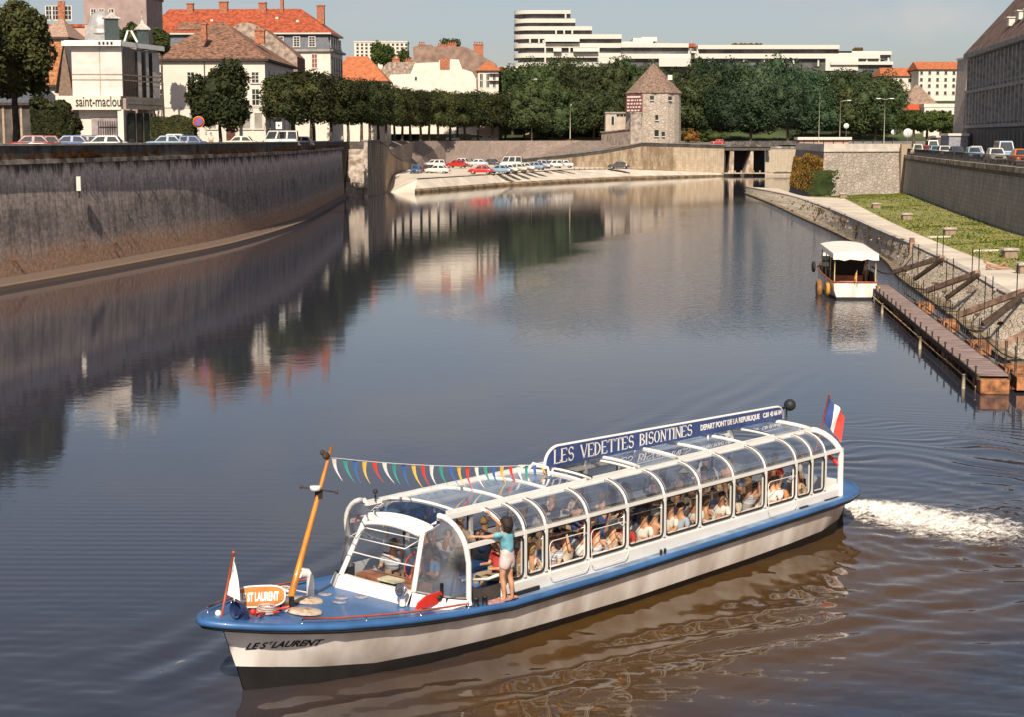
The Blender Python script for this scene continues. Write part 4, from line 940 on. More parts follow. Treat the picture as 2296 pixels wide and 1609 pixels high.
# windscreen
WB=lambda t:(4.33,t,1.38); WT=lambda t:(HS-.02,t,HZ+.03)
def wpt(t,f): # raked plane   # plane between bottom (half width .98) and top (half width .78)
    w=.98+(.78-.98)*f; return T(4.30+(HS-.02-4.30)*f-.05*(1-t*t)*(1-f),t*w,1.28+(HZ+.03-1.28)*f)
mb=MB(); mb.grid([[wpt(t,f) for t in np.linspace(-1,1,9)] for f in (.03,.32,.40)]); mb.build('windscreen',GL_WS,boat)
mb=MB(); mb.tube([wpt(t,.42) for t in np.linspace(-1,1,9)],.014,5); mb.build('windscreen_bar',FR,boat)
mb=MB()  # hinged upper pane swung open
g=[[T(HS-.05-.40*f,t*.74,HZ-.12-.10*f) for t in np.linspace(-1,1,5)] for f in (0,1)]; mb.grid(g,smooth=False); mb.tube([g[0][0],g[1][0],g[1][-1],g[0][-1]],.012,5,closed=True,mi=1)
mb.build('hinged_pane',[GL_WS,FR],boat)
for sg in (1,-1):
    mb=MB(); mb.tube([wpt(sg,0),wpt(sg,.5),wpt(sg,1),brow(.2,sg*1.0)],.05,7); mb.build('corner_post',FR,boat)
    # side wing: arch frame and bubble pane
    arch=[T(5.12,sg*(HB+.03),ZF+.10)]+[T(5.10,sg*(HB+.03),z) for z in (1.10,1.8)]+[T(5.06-.10*math.sin(a),sg*(RT_T-.0+(HB+.03-RT_T)*math.cos(a)),1.98+(RT_Z+.06-1.98)*math.sin(a)) for a in np.linspace(0,math.pi/2,8)]
    mb=MB(); mb.tube(arch,.055,7); mb.build('wing_arch',FR,boat)
    post=[wpt(sg,f) for f in np.linspace(0,1,6)]+[Vector(brow(.15,sg*.98)),Vector(brow(.35,sg*1.0))]
    def samp(P,n):
        P=[Vector(p) for p in P]; Ls=[0]
        for i in range(1,len(P)): Ls.append(Ls[-1]+(P[i]-P[i-1]).length)
        o=[]
        for k in range(n+1):
            s=Ls[-1]*k/n; i=max(j for j in range(len(P)-1) if Ls[j]<=s+1e-6); o.append(P[i].lerp(P[i+1],min(1,(s-Ls[i])/max(1e-6,Ls[i+1]-Ls[i]))))
        return o
    A=samp(arch[1:],10); B=samp(post,10); g=[]
    for k in range(11):
        a,b=A[k],B[k]; row=[]
        for j in range(9):
            f=j/8; p=b.lerp(a,f); bulge=.16*math.sin(f*math.pi)*(1-.5*k/10); row.append(p+Vector((-.35,-sg*.94,0))*bulge)
        g.append(row)
    mb=MB(); mb.grid(g,flip=sg<0); mb.tube([r for r in g[0]],.022,5,mi=1); mb.build('wing_pane',[GL_WING,BLACK],boat)
    # white coaming under windscreen and wings
    low=[]; 
    for r_ in g[0]: low.append(r_)
    mb=MB(); c=[Vector((p.x-.04,p.y-sg*.02,p.z)) for p in low]; d=[Vector((p.x-.16,p.y-sg*.05,ZD(p.x)-.0)) for p in low]
    mb.grid([d,c,[Vector((p.x+.1,p.y+sg*.05,p.z+.01)) for p in low]],flip=sg<0); mb.build('coaming',FR,boat)
mb=MB(); ts=np.linspace(-1,1,9)
mb.grid([[Vector(wpt(t,0))+Vector((-.20,0,-.27)) for t in ts],[Vector(wpt(t,0))+Vector((-.06,0,-.01)) for t in ts],[Vector(wpt(t,0))+Vector((.12,0,0)) for t in ts]],flip=True); mb.build('coaming',FR,boat)
# door opening near side: sill and side post, step plate
mb=MB(); mb.bar(T(5.2,HB+.01,ZF+.02),T(6.1,HB+.01,ZF+.02),.06,.05); mb.bar(T(6.08,HB+.01,ZF),T(6.08,HB+.01,SILL),.07,.07); mb.build('door_sill',FR,boat)
mb=MB(); mb.tube([T(5.15,1.42,1.42),T(5.7,1.55,1.36),T(6.05,1.5,1.36)],.03,6); mb.build('handrail',FR,boat)
# stern frame
mb=MB()
for sg in (1,-1):
    mb.tube([T(18.3,sg*(HB),ZF+.05)]+[T(18.3,sg*HB,z) for z in (1.4,1.9)]+[T(18.3-.35*math.sin(a),sg*(RT_T+(HB-RT_T)*math.cos(a)),2.02+(RT_Z-2.02)*math.sin(a)) for a in np.linspace(0,math.pi/2,7)],.075,8)
mb.tube([T(17.95,t,roofz(t)) for t in np.linspace(-1,1,9)],.06,7); mb.build('stern_arch',FR,boat)
mb=MB(); mb.bar(T(18.34,-HB,1.1),T(18.34,HB,1.1),.06,.5); mb.build('transom_panel',FR,boat)
# interior
FLOORM=mat('cabin_floor',(.06,.05,.045),.8); SEATM=mat('cabin_seat',(.12,.055,.035),.7,var=.2)
mb=MB(); mb.box2(T(4.6,1.5,.36),T(18.2,-1.5,.40)); mb.build('cabin_floor',FLOORM,boat)
mb=MB()
mb.grid([[T(4.6,1.52,.4),T(4.6,1.52,1.2)],[T(18.2,1.52,.4),T(18.2,1.52,1.2)]],smooth=False); mb.grid([[T(4.6,-1.52,.4),T(4.6,-1.52,1.2)],[T(18.2,-1.52,.4),T(18.2,-1.52,1.2)]],smooth=False); mb.build('lining',FLOORM,boat)
SEATS=[6.75+ .98*i for i in range(11)]
for s in SEATS:
    for t0,t1 in ((.35,1.45),(-1.45,-.35)):
        mb=MB(); mb.box2(T(s-.02,t1,.84),T(s+.42,t0,.92)); mb.box2(T(s+.38,t1,.9),T(s+.42,t0,1.12)); mb.build('bench_seat',SEATM,boat,bevel=.03)
# helm
mb=MB(); mb.box2(T(4.55,.85,1.10),T(4.95,-.85,1.30)); mb.build('dashboard',mat('dash_wood',(.42,.17,.09),.5,var=.3),boat,bevel=.03)
mb=MB(); mb.box2(T(4.42,.35,1.302),T(4.7,-.1,1.34)); mb.build('chart',mat('paper',(.75,.70,.5),.8),boat)
mb=MB(); c=Vector(T(5.05,.25,1.52)); ring=[c+Vector((.10*math.sin(a),.24*math.cos(a),.22*math.sin(a))) for a in np.linspace(0,2*math.pi,17)[:-1]]
mb.tube(ring,.022,6,closed=True)
for k in range(0,16,4): mb.tube([c,ring[k]],.014,5)
mb.tube([c,Vector(T(4.9,.25,1.2))],.03,6); mb.build('steering_wheel',REDBR,boat)
# roof sign
sign=empty('sign_board',(0,0,0)); sign.parent=boat
SBLUE=mat('sign_blue',(.035,.065,.20),.45,var=.12,vs=4)
S0,S1,Z0s,Z1s,Z0e,Z1e=9.15,18.15,2.76,3.20,2.70,3.02
def zlo(s): return Z0s+(Z0e-Z0s)*(s-S0)/(S1-S0)
def zhi(s): return Z1s+(Z1e-Z1s)*(s-S0)/(S1-S0)
def sgn_out(ins=0):
    P=[(S0+ins,zlo(S0)+ins*.6)]; r=.42
    for a in np.linspace(180,95,8): P.append((S0+r+ (r-ins)*math.cos(R(a)),zhi(S0+r)-r*.85+(r*.85-ins)*math.sin(R(a))))
    for s in np.linspace(S0+1,S1-.4,6): P.append((s,zhi(s)-ins))
    for a in np.linspace(80,5,6): P.append((S1-.25+(.25-ins)*math.cos(R(a)),zhi(S1)-.2+(.2-ins)*math.sin(R(a))))
    P.append((S1-ins,zlo(S1)+ins*.6)); return P
P=sgn_out(); mb=MB()
A=[T(s,.03,z) for s,z in P]; Bk=[T(s,-.03,z) for s,z in P]; mb.face(A[::-1]); mb.face(Bk); mb.grid([A,Bk],closed=True,smooth=False)
b1=mb.build('board',SBLUE,boat); b1.parent=sign
mb=MB(); mb.tube([T(s,0,z) for s,z in P],.035,6); b2=mb.build('border',FR,boat); b2.parent=sign
def tsign(body,s0,s1,h,zoff,off,sp=1,sh=.0,font_sx=None,ser=False):
    o=text(body,1,FR,None,'sign_lettering',off=off,space=sp); me=o.data; xs=[v.co.x for v in me.vertices]; ys=[v.co.y for v in me.vertices]
    kx=(s1-s0)/(max(xs)-min(xs)); mnx,mny=min(xs),min(ys); ky=h/(max(ys)-mny)
    for v in me.vertices:
        s=s0+(v.co.x-mnx)*kx; z=zlo(s)+zoff+(v.co.y-mny)*ky*(zhi(s)-zlo(s))/(zhi(S0)-zlo(S0)); t=.034+.004*(1 if v.co.z>0 else 0); v.co=Vector(T(s,t,z))
    o.parent=sign; return o
# condensed serif capitals drawn stroke by stroke
def serif_text(body,s0,s1,h,zoff):
    G={'L':[((0,0),(0,1),1),((0,0),(.55,0),0)],'E':[((0,0),(0,1),1),((0,0),(.5,0),0),((0,1),(.5,1),0),((0,.52),(.38,.52),0)],
       'S':None,'V':[((0,1),(.32,0),1),((.32,0),(.62,1),0)],'D':None,'T':[((.3,0),(.3,1),1),((0,1),(.6,1),0)],'B':None,'I':[((0,0),(0,1),1)],
       'O':None,'N':[((0,0),(0,1),0),((0,1),(.5,0),1),((.5,0),(.5,1),0)]}
    W={'L':.55,'E':.52,'S':.5,'V':.64,'D':.58,'T':.6,'B':.52,'I':.1,'O':.6,'N':.54,' ':.45}
    arcs={'S':[(.25,.74,.22,.26,20,270),(.25,.27,.24,.27,90,-160)],'D':[(.0,.5,.5,.5,-90,90)],'B':[(.0,.76,.38,.24,-90,90),(.0,.26,.46,.26,-90,90)],'O':[(.27,.5,.27,.5,0,360)]}
    tot=sum(W[c]+.17 for c in body)-.17; kx=(s1-s0)/tot; mb=MB(); x=0
    def pt(u,v,w): s=s0+u*kx; ratio=(zhi(s)-zlo(s))/(zhi(S0)-zlo(S0)); return T(s+ .16*v*h*0,w,zlo(s)+zoff+v*h*ratio)
    def stroke(a,b,th):
        d=(Vector(b)-Vector(a)); 
        if abs(d[0])<abs(d[1]):  nx=(th/2,0)
        else: nx=(0,th/2*.8)
        q=[(a[0]-nx[0],a[1]-nx[1]),(a[0]+nx[0],a[1]+nx[1]),(b[0]+nx[0],b[1]+nx[1]),(b[0]-nx[0],b[1]-nx[1])]
        mb.face([pt(x+u,v,.0365) for u,v in q])
    for c in body:
        if c!=' ':
            for a,b,thick in (G[c] or []):
                stroke(a,b,.16 if thick else .085)
                for e in (a,b):
                    if a[0]==b[0] or c=='V' or c=='N': 
                        if e[1] in (0,1): stroke((e[0]-.12,e[1]),(e[0]+.12,e[1]),.07)
                if a[1]==b[1] and c in 'ELT':
                    for e in ([b] if c!='T' else [a,b]): 
                        sg=1 if e[1]<.4 else -1
                        if e[1] in (0,1): stroke((e[0],e[1]),(e[0],e[1]+sg*.2),.07)
            if c in 'DB': stroke((0,0),(0,1),.16); stroke((-.1,0),(.1,0),.07); stroke((-.1,1),(.1,1),.07)
            for cx_,cy_,rx,ry,a0,a1 in (arcs.get(c) or []):
                aa=[R(v) for v in np.linspace(a0,a1,13)]
                for i in range(12):
                    for k in (0,):
                        o=[];
                        for a_ in (aa[i],aa[i+1]):
                            th=.075+.075*abs(math.cos(a_)) if c!='S' else .075+.07*abs(math.sin(a_*1.0+.6))
                            o.append(((cx_+(rx+th/2)*math.cos(a_),cy_+(ry+th*.35)*math.sin(a_)),(cx_+(rx-th/2)*math.cos(a_),cy_+(ry-th*.35)*math.sin(a_))))
                        q=[o[0][0],o[1][0],o[1][1],o[0][1]]
                        mb.face([pt(x+u,v,.0365) for u,v in q])
            if c=='S': stroke((.02,.02),(.02,.24),.07); stroke((.46,.78),(.46,.98),.07)
        x+=W[c]+.17
    o=mb.build('sign_lettering',FR,boat); o.parent=sign
serif_text('LES VEDETTES BISONTINES',S0+.28,S0+5.15,.29,.075)
tsign('DEPART PONT DE LA REPUBLIQUE',S0+5.5,S0+7.95,.20,.10,.035)
tsign('C.81 43 66 04',S0+8.1,S0+8.92,.17,.12,.04)
for s in (9.4,12.2,15.0,17.9): mb=MB(); mb.tube([T(s,0,roofz(0)-.02),T(s,0,zlo(s)+.03)],.025,6); b3=mb.build('bracket',FR,boat); b3.parent=sign
mb=MB(); mb.ball(T(18.5,0,3.0),.15,12,8); mb.tube([T(18.15,0,2.95),T(18.5,0,3.0)],.03,6); mb.tube([T(18.35,0,2.6),T(18.35,0,2.95)],.025,6); mb.build('horn',BLACK,boat)
mb=MB(); mb.tube([T(9.0,.25,2.68),T(8.95,.25,2.85),T(8.9,-.1,2.9),T(8.9,-.25,2.72)],.03,6); mb.build('roof_handle',FR,boat)
mb=MB(); mb.tube([T(5.15,-.9,2.6),T(5.15,-.9,2.72)],.02,6); mb.ball(T(5.15,-.9,2.78),.05,8,6); mb.build('roof_lamp',BLACK,boat)
# ---- fore deck gear
M0=Vector(T(2.1,-.0,1.22)); M1=Vector(T(3.22,0.0,4.05)); mv=M1-M0
mb=MB(); mb.tube([M0+mv*f for f in (0,.3,.6,.9,1)],[.066,.056,.045,.032,.026],10); ms=mb.build('mast',ORANGEW,boat)
mb=MB(); mb.box((0,0,0),(.20,.20,.32)); st=mb.build('mast_step',BLACK,boat,bevel=.02); st.location=M0+Vector((0,0,.1))
mb=MB(); p=M0+mv*.93; mb.ball(tuple(p+Vector((-.06,0,.04))),.07,8,6); mb.ball(tuple(p+Vector((-.10,.05,.10))),.05,8,6); mb.build('masthead_block',WOODDK,boat)
p=M0+mv*.735; mb=MB(); mb.lathe([(0.0,-.03),(.10,-.03),(.10,.05),(.0,.05)],12,tuple(p+Vector((-.11,0,.03)))); mb.build('masthead_light',WHITE,boat)
mb=MB(); mb.tube([p+Vector((-.10,.38,0)),p+Vector((.02,-.40,0))],.014,6); mb.ball(tuple(p+Vector((-.10,.40,0))),.035,6,5); mb.ball(tuple(p+Vector((.02,-.42,0))),.035,6,5); mb.box(tuple(p-Vector((.03,0,.09))),(.1,.1,.16)); mb.build('crosstree',WOODDK,boat)
J0=Vector(T(.62,0,1.40)); J1=Vector(T(.92,0,2.50))
js=MB(); js.tube([J0,J1],.022,7); js.ball(tuple(J1),.035,7,5); js.build('jackstaff',REDBR,boat)
mb=MB(); mb.ball(tuple(J0+Vector((-.02,.05,.08))),.06,8,6); mb.build('stem_light',WHITE,boat)
def flag(name,P,m,parent):   # rows of points
    mb=MB(); mb.grid(P); return mb.build(name,m,parent)
jv=(J1-J0)
g=[]
for i in range(5):
    f=i/4; a=J0+jv*(.93-.60*f*.95); g.append([a+Vector((.02+.15*j/4*f*(1),-.03*math.sin(j*1.5+i)-.05*j*f,-.12*f*j/4)) for j in range(5)])
flag('pennant',g,WHITE,boat)
# name board on the bow
mb=MB(); c0=T(1.35,.0,0); P=[]
for a in np.linspace(0,2*math.pi,25)[:-1]: P.append((.44*abs(math.cos(a))**.6*(1 if math.cos(a)>0 else -1),.175*abs(math.sin(a))**.7*(1 if math.sin(a)>0 else -1)))
NBc=Vector(T(1.50,-.02,1.60)); ex=(NX*0+Vector((.22,-.95,-.05))).normalized()
def nbp(u,v,w): return NBc+Vector((.62,-.78,.06)).normalized()*u+Vector((.12,.10,1)).normalized()*v+Vector((-.78,-.62,.15)).normalized()*w
mb.face([nbp(u,v,.02) for u,v in P]); mb.face([nbp(u,v,-.02) for u,v in P][::-1]); mb.grid([[nbp(u,v,.02) for u,v in P],[nbp(u,v,-.02) for u,v in P]],closed=True,smooth=False)
nbo=mb.build('name_board',mat('name_board_orange',(.55,.20,.04),.5),boat)
mb=MB(); mb.tube([nbp(u*1.03,v*1.05,.01) for u,v in P],.018,5,closed=True); mb.build('name_board_rim',WHITE,boat)
text('LE ST LAURENT',.155,WHITE,boat,'name_lettering',align='CENTER',sx=.52,off=.008,bend=lambda x,y,z:nbp(x*1.22,(y-.055)*1.35,.026+z))
mb=MB(); mb.tube([nbp(-.2,-.12,-.02),nbp(-.2,-.3,-.1)],.015,5); mb.tube([nbp(.2,-.12,-.02),nbp(.2,-.3,-.1)],.015,5); mb.build('name_board_leg',BLACK,boat)
# deck rails near the bow
for sg in (1,-1):
    mb=MB(); pts=[T(s,sg*(BD(s)-.10),ZD(s)+.10) for s in (np.linspace(1.6,5.0,7) if sg>0 else np.linspace(.7,4.0,8))]; mb.tube(pts,.020,6); 
    for p in pts[::2]: mb.tube([p,(p[0],p[1],p[2]-.10)],.014,5,mi=1)
    mb.build('deck_handrail',[REDBR,CHROME],boat)
dz=lambda s:ZD(s)+.052
def disc(s,t,r,m,nm,h=.045):
    mb=MB(); mb.lathe([(0,h+.008),(r*.1,h+.006),(r*.12,h-.005),(r*.5,h),(r*.52,h-.004),(r*.9,h),(r,h*.6),(r,0)],24,(0,0,0)); o=mb.build(nm,m,boat); o.location=T(s,t,dz(s)+.0); o.rotation_euler=(0,.13 if s<3.4 else .07,0)
ROPE=mat('coiled_rope',(.62,.48,.36),.9,var=.2,vs=9)
disc(2.80,-.28,.31,ROPE,'rope_mat'); disc(2.15,.42,.31,ROPE,'rope_mat')
disc(3.25,.12,.13,mat('deck_filler',(.30,.30,.36),.5),'deck_plate',.02); disc(3.5,-.55,.13,bpy.data.materials['deck_filler'],'deck_plate',.02); disc(3.9,.0,.13,bpy.data.materials['deck_filler'],'deck_plate',.02)
disc(3.55,-.15,.13,bpy.data.materials['deck_filler'],'deck_plate',.02)
# cowl vent, white ventilator, bollards
mb=MB(); mb.tube([T(.85,.28,ZD(.85)),T(.85,.28,ZD(.85)+.14),T(.80,.28,ZD(.85)+.20),T(.70,.28,ZD(.85)+.22)],[.13,.13,.14,.15],12,cap=False); mb.build('cowl_vent',mat('dark_blue_paint',(.03,.05,.14),.4),boat)
mb=MB(); mb.tube([T(3.2,-.62,dz(3.2)),T(3.2,-.62,dz(3.2)+.34),T(3.14,-.64,dz(3.2)+.44),T(3.0,-.68,dz(3.2)+.46)],[.075,.075,.085,.10],10,cap=False); mb.build('ventilator',WHITE,boat)
mb=MB(); mb.tube([T(1.95,.13,dz(1.95)),T(1.95,.13,dz(1.95)+.28)],.065,8); mb.tube([T(1.95,.13,dz(1.95)+.10),T(1.95,.13,dz(1.95)+.16)],.068,8,mi=1); mb.build('deck_bottle',[WHITE,mat('orange_band',(.7,.25,.08),.5)],boat)
mb=MB()
for q,w in (((-.24,.10),(.26,-.12)),((-.1,-.2),(.16,.16)),((-.22,-.02),(.5,.02))): mb.tube([T(1.35+q[0],.32+q[1],dz(1.3)+.06),T(1.35+w[0],.32+w[1],dz(1.3)+.05)],.022,6)
mb.ball(T(1.12,.24,dz(1.2)+.08),.06,8,6); mb.build('anchor',RED,boat)
mb=MB(); rr=random.Random(4); pp=[]
for i in range(40): a=i*.55; pp.append(T(1.45+.20*math.cos(a)*(1-.01*i),.22+.17*math.sin(a),dz(1.4)+.03+.003*i))
mb.tube(pp,.02,5); mb.build('chain',mat('pale_chain',(.55,.45,.42),.6),boat)
mb=MB(); pp=[T(2.75+.10*math.cos(a*.9)+.012*a,-.95+.10*math.sin(a*.9),dz(3)+.04+.10*abs(math.sin(a*.4))) for a in np.linspace(0,18,40)]+[T(3.25,-.72,dz(3.2)+.02)]; mb.tube(pp,.016,5); mb.build('mooring_line',mat('pale_rope',(.66,.58,.50),.9),boat)
mb=MB(); mb.box(T(2.15,-.92,dz(2.2)+.10),(.34,.16,.22)); mb.ball(T(2.0,-.92,dz(2)+.12),.1,8,6); mb.build('winch',mat('winch_brown',(.22,.08,.04),.5),boat,bevel=.03)
# search lamp, red rudder board
mb=MB(); mb.tube([T(4.02,.98,dz(4)),T(4.02,.98,dz(4)+.2)],.055,8,mi=1); mb.lathe([(0,-.06),(.09,-.05),(.125,.02),(.13,.06),(.12,.07),(0,.05)],16,(0,0,0),M=Matrix.Translation(Vector(T(4.0,1.0,dz(4)+.30)))@Matrix.Rotation(R(-75),4,'Y')); mb.build('search_lamp',[CHROME,WHITE],boat)
mb=MB(); P=[(0,0),(.50,.02),(.58,.20),(.50,.30),(.22,.26),(.06,.14)]
A=[T(4.0+u*1.1,1.36+u*.16,dz(4)+.0+v*.8) for u,v in P]; Bk=[T(4.0+u*1.1,1.31+u*.16,dz(4)+.0+v*.8) for u,v in P]; mb.face(A[::-1]); mb.face(Bk); mb.grid([A,Bk],closed=True,smooth=False); mb.lathe([(0,.04),(.05,.035),(.055,0)],12,(0,0,0),M=Matrix.Translation(Vector(T(4.5,1.45,dz(4)+.14)))@Matrix.Rotation(R(90),4,'X'),mi=1); mb.build('side_lamp_board',[RED,BLACK],boat)
mb=MB(); mb.tube([T(4.6,1.42,dz(4.5)),T(4.6,1.42,dz(4.5)+.42)],.035,6); mb.build('side_lamp_post',BLACK,boat)
for s,t in ((5.18,1.74),(5.42,1.74),(18.75,.9),(18.75,-.9)):
    mb=MB(); mb.tube([T(s,t,ZD(s)),T(s,t,ZD(s)+.15)],.05,8); mb.ball(T(s,t,ZD(s)+.17),.06,8,6,sc=(1,1,.6)); mb.build('bollard',BLACK,boat)
mb=MB(); mb.box2(T(5.5,1.86,ZD(5.6)+.02),T(6.25,1.64,ZD(5.6)+.045)); mb.build('boarding_step',mat('pink_mat',(.55,.30,.30),.9,var=.2,vs=8),boat)
for s0,s1 in ((6.1,7.05),(16.4,16.75),(17.5,18.1)):
    mb=MB(); mb.box2(T(s0,HB+.09,ZF+.02),T(s1,HB+.045,ZF+.09)); mb.build('step_rail',BLACK,boat)
for s in (10.9,):
    mb=MB(); 
    for d in (-.07,.07): mb.tube([T(s+d,1.78,ZD(s)),T(s+d,1.78,ZD(s)+.10)],.03,7); mb.ball(T(s+d,1.78,ZD(s)+.11),.035,7,5)
    mb.build('deck_cleat',IRON,boat)
mb=MB(); mb.tube([T(18.0,HB-.2,2.0),T(18.25,HB-.05,1.75)],.05,6); mb.build('red_boathook',RED,boat)
mb=MB(); mb.tube([T(5.0,-1.35,2.1),T(5.05,-1.25,2.3)],.02,6); mb.build('wiper',RED,boat)
# ensign
E0=Vector(T(18.75,-.25,1.0)); E0=Vector(T(18.9,.0,1.5)); E1=Vector(T(20.35,0,3.05))
en=MB(); en.tube([Vector(T(19.45,0,.95)),E1],.022,7); en.ball(tuple(E1),.045,8,5,sc=(1,1,.5)); en.build('flagstaff',REDBR,boat)
ens=empty('ensign',(0,0,0)); ens.parent=boat
ev=(E1-Vector(T(19.45,0,.95)))
def ep(u,v):  # u along fly 0..1, v down the hoist 0..1
    a=Vector(T(19.45,0,.95))+ev*(.97-.27*v)
    return a+Vector((.05+.24*u,-.33*u+.035*math.sin(u*9+v*2),-.50*u-.03*math.sin(u*7)-.05*v))+Vector((.03,.02,0))*math.sin(v*5+u*6)
for k,(m,nm) in enumerate(((mat('flag_blue',(.03,.06,.22),.8),'blue_band'),(WHITE,'white_band'),(mat('flag_red',(.66,.06,.04),.8),'red_band'))):
    mb=MB(); mb.grid([[ep((k+j/4)/3,v) for v in np.linspace(0,1,9)] for j in range(5)]); o=mb.build(nm,m,boat); o.parent=ens
# ---- bunting from the masthead to the roof (hangs on the boat: a thing of its own)
B0=O_BOAT+Matrix.Rotation(TH,3,'Z')@Vector(T(3.12,0.02,3.86)); B1=O_BOAT+Matrix.Rotation(TH,3,'Z')@Vector(T(9.35,-.05,2.82))
bt=empty('bunting',B0,0,'string of coloured pennants hanging from the masthead to the glass roof','bunting')
def bp(f): p=B0.lerp(B1,f); p.z-=.10*4*f*(1-f); return p-B0
mb=MB(); mb.tube([bp(f) for f in np.linspace(0,1,25)],.008,4); mb.build('cord',WHITE,bt)
PC=[mat('pennant_white',(.78,.75,.70),.8,var=.05),mat('pennant_green',(.05,.33,.28),.8,var=.05),mat('pennant_blue',(.05,.14,.42),.8,var=.05),mat('pennant_yellow',(.80,.48,.10),.8,var=.05),mat('pennant_red',(.70,.05,.03),.8,var=.05)]
NP=24
for i in range(NP):
    f=(i+.3)/NP*.985; a=bp(f); b=bp(f+.019); d=(b-a); mid=(a+b)/2; sw=.16+.05*math.sin(i*1.7)
    tip=mid+Vector((sw,.02*math.sin(i*2.1),-.44-.03*math.sin(i))); mb=MB(); g=[]
    for k in range(6):
        q=k/5; c=.03*math.sin(q*3+i); l_=a.lerp(tip,q)+Vector((-.05*math.sin(q*math.pi),c,0)); r_=b.lerp(tip,q)+Vector((-.05*math.sin(q*math.pi),c,0)); g.append([l_,(l_+r_)/2+Vector((0,.008,0)),r_])
    mb.grid(g); mb.build('pennant',PC[i%5],bt)
# ------------------------------------------------------------------ people
SKIN=mat('skin',(.58,.30,.17),.55,var=.12,vs=6); SKIN2=mat('tanned_skin',(.38,.20,.12),.55,var=.12,vs=6)
HAIRS=[mat('dark_hair',(.025,.016,.012),.7),mat('brown_hair',(.10,.05,.025),.7),mat('fair_hair',(.38,.22,.09),.7),mat('grey_hair',(.35,.33,.31),.7)]
def skin_mesh(name,verts,edges,rad,m,sub=1):
    me=bpy.data.meshes.new('t'); me.from_pydata([tuple(v) for v in verts],edges,[]); ob=bpy.data.objects.new('t',me); C.objects.link(ob)
    md=ob.modifiers.new('s','SKIN'); md.branch_smoothing=.6
    for i,r in enumerate(rad):
        sv=me.skin_vertices[0].data[i]; r=r if isinstance(r,tuple) else (r,r); sv.radius=r; sv.use_root=(i==0)
    if sub: s=ob.modifiers.new('u','SUBSURF'); s.levels=sub; s.render_levels=sub
    bpy.context.view_layer.update()
    res=bpy.data.meshes.new_from_object(ob.evaluated_get(bpy.context.evaluated_depsgraph_get())); bpy.data.objects.remove(ob)
    res.name=name; res.materials.clear(); res.materials.append(m); res.polygons.foreach_set('use_smooth',[True]*len(res.polygons)); return res
def face_bits(mb,h,fwd,up,side,s=1):   # nose, eyes, ears, mouth on a head centred at h
    h=Vector(h)
    mb.face([h+fwd*.125*s-up*.01*s,h+fwd*.098*s+side*.017*s-up*.025*s,h+fwd*.098*s+up*.02*s,],0); mb.face([h+fwd*.125*s-up*.01*s,h+fwd*.098*s+up*.02*s,h+fwd*.098*s-side*.017*s-up*.025*s],0)
def mkobj(name,me,parent):
    o=bpy.data.objects.new(name,me); C.objects.link(o)
    if parent is not None: o.parent=parent; KIDS.setdefault(parent.name,[]).append(o)
    return o
def head_extra(me,h,fwd,side,up,r=.1):
    """adds nose, ears, eyes and mouth to a body mesh (one mesh, three materials)"""
    bm=bmesh.new(); bm.from_mesh(me)
    def blob(c,rr,mi,sc_=(1,1,1)):
        q=bmesh.ops.create_icosphere(bm,subdivisions=1,radius=rr); B=Matrix((fwd,side,up)).transposed()
        for v in q['verts']:
            v.co=B@Vector((v.co.x*sc_[0],v.co.y*sc_[1],v.co.z*sc_[2]))+c
            for f in v.link_faces: f.material_index=mi; f.smooth=True
    h=Vector(h)
    blob(h+fwd*r*.98-up*.012,.020,0,(1.1,.7,1.3))
    for sg in (1,-1): blob(h+side*sg*r*.82,.026,0,(.7,.45,1.2)); blob(h+fwd*r*.90+side*sg*.034+up*.018,.011,1)
    blob(h+fwd*r*.90-up*.052,.018,2,(.5,1.3,.4))
    bm.to_mesh(me); bm.free(); me.materials.append(HAIRS[0]); me.materials.append(bpy.data.materials['lips'] if 'lips' in bpy.data.materials else mat('lips',(.35,.08,.06),.5))
def hair_mesh(c,rad,m,long=0,seed=0,n=14,k=10):
    mb=MB(); rows=[]; c=Vector(c)
    for i in range(k+1):
        th=math.pi*i/k; row=[]
        for j in range(n):
            ph=2*math.pi*j/n; d=Vector((math.sin(th)*math.cos(ph),math.sin(th)*math.sin(ph),math.cos(th))); q=1+.16*mnoise.noise(d*2.6+Vector((seed*3.1,0,0)))
            p=Vector((d.x*rad[0],d.y*rad[1],d.z*rad[2]))*q
            if d.z<-.1: p.x=min(p.x,.03)-.02; p.z=p.z*(1+long*1.3)
            row.append(c+p)
        rows.append(row)
    mb.grid(rows,closed=True,flip=True); return mb.mesh('hair',m)
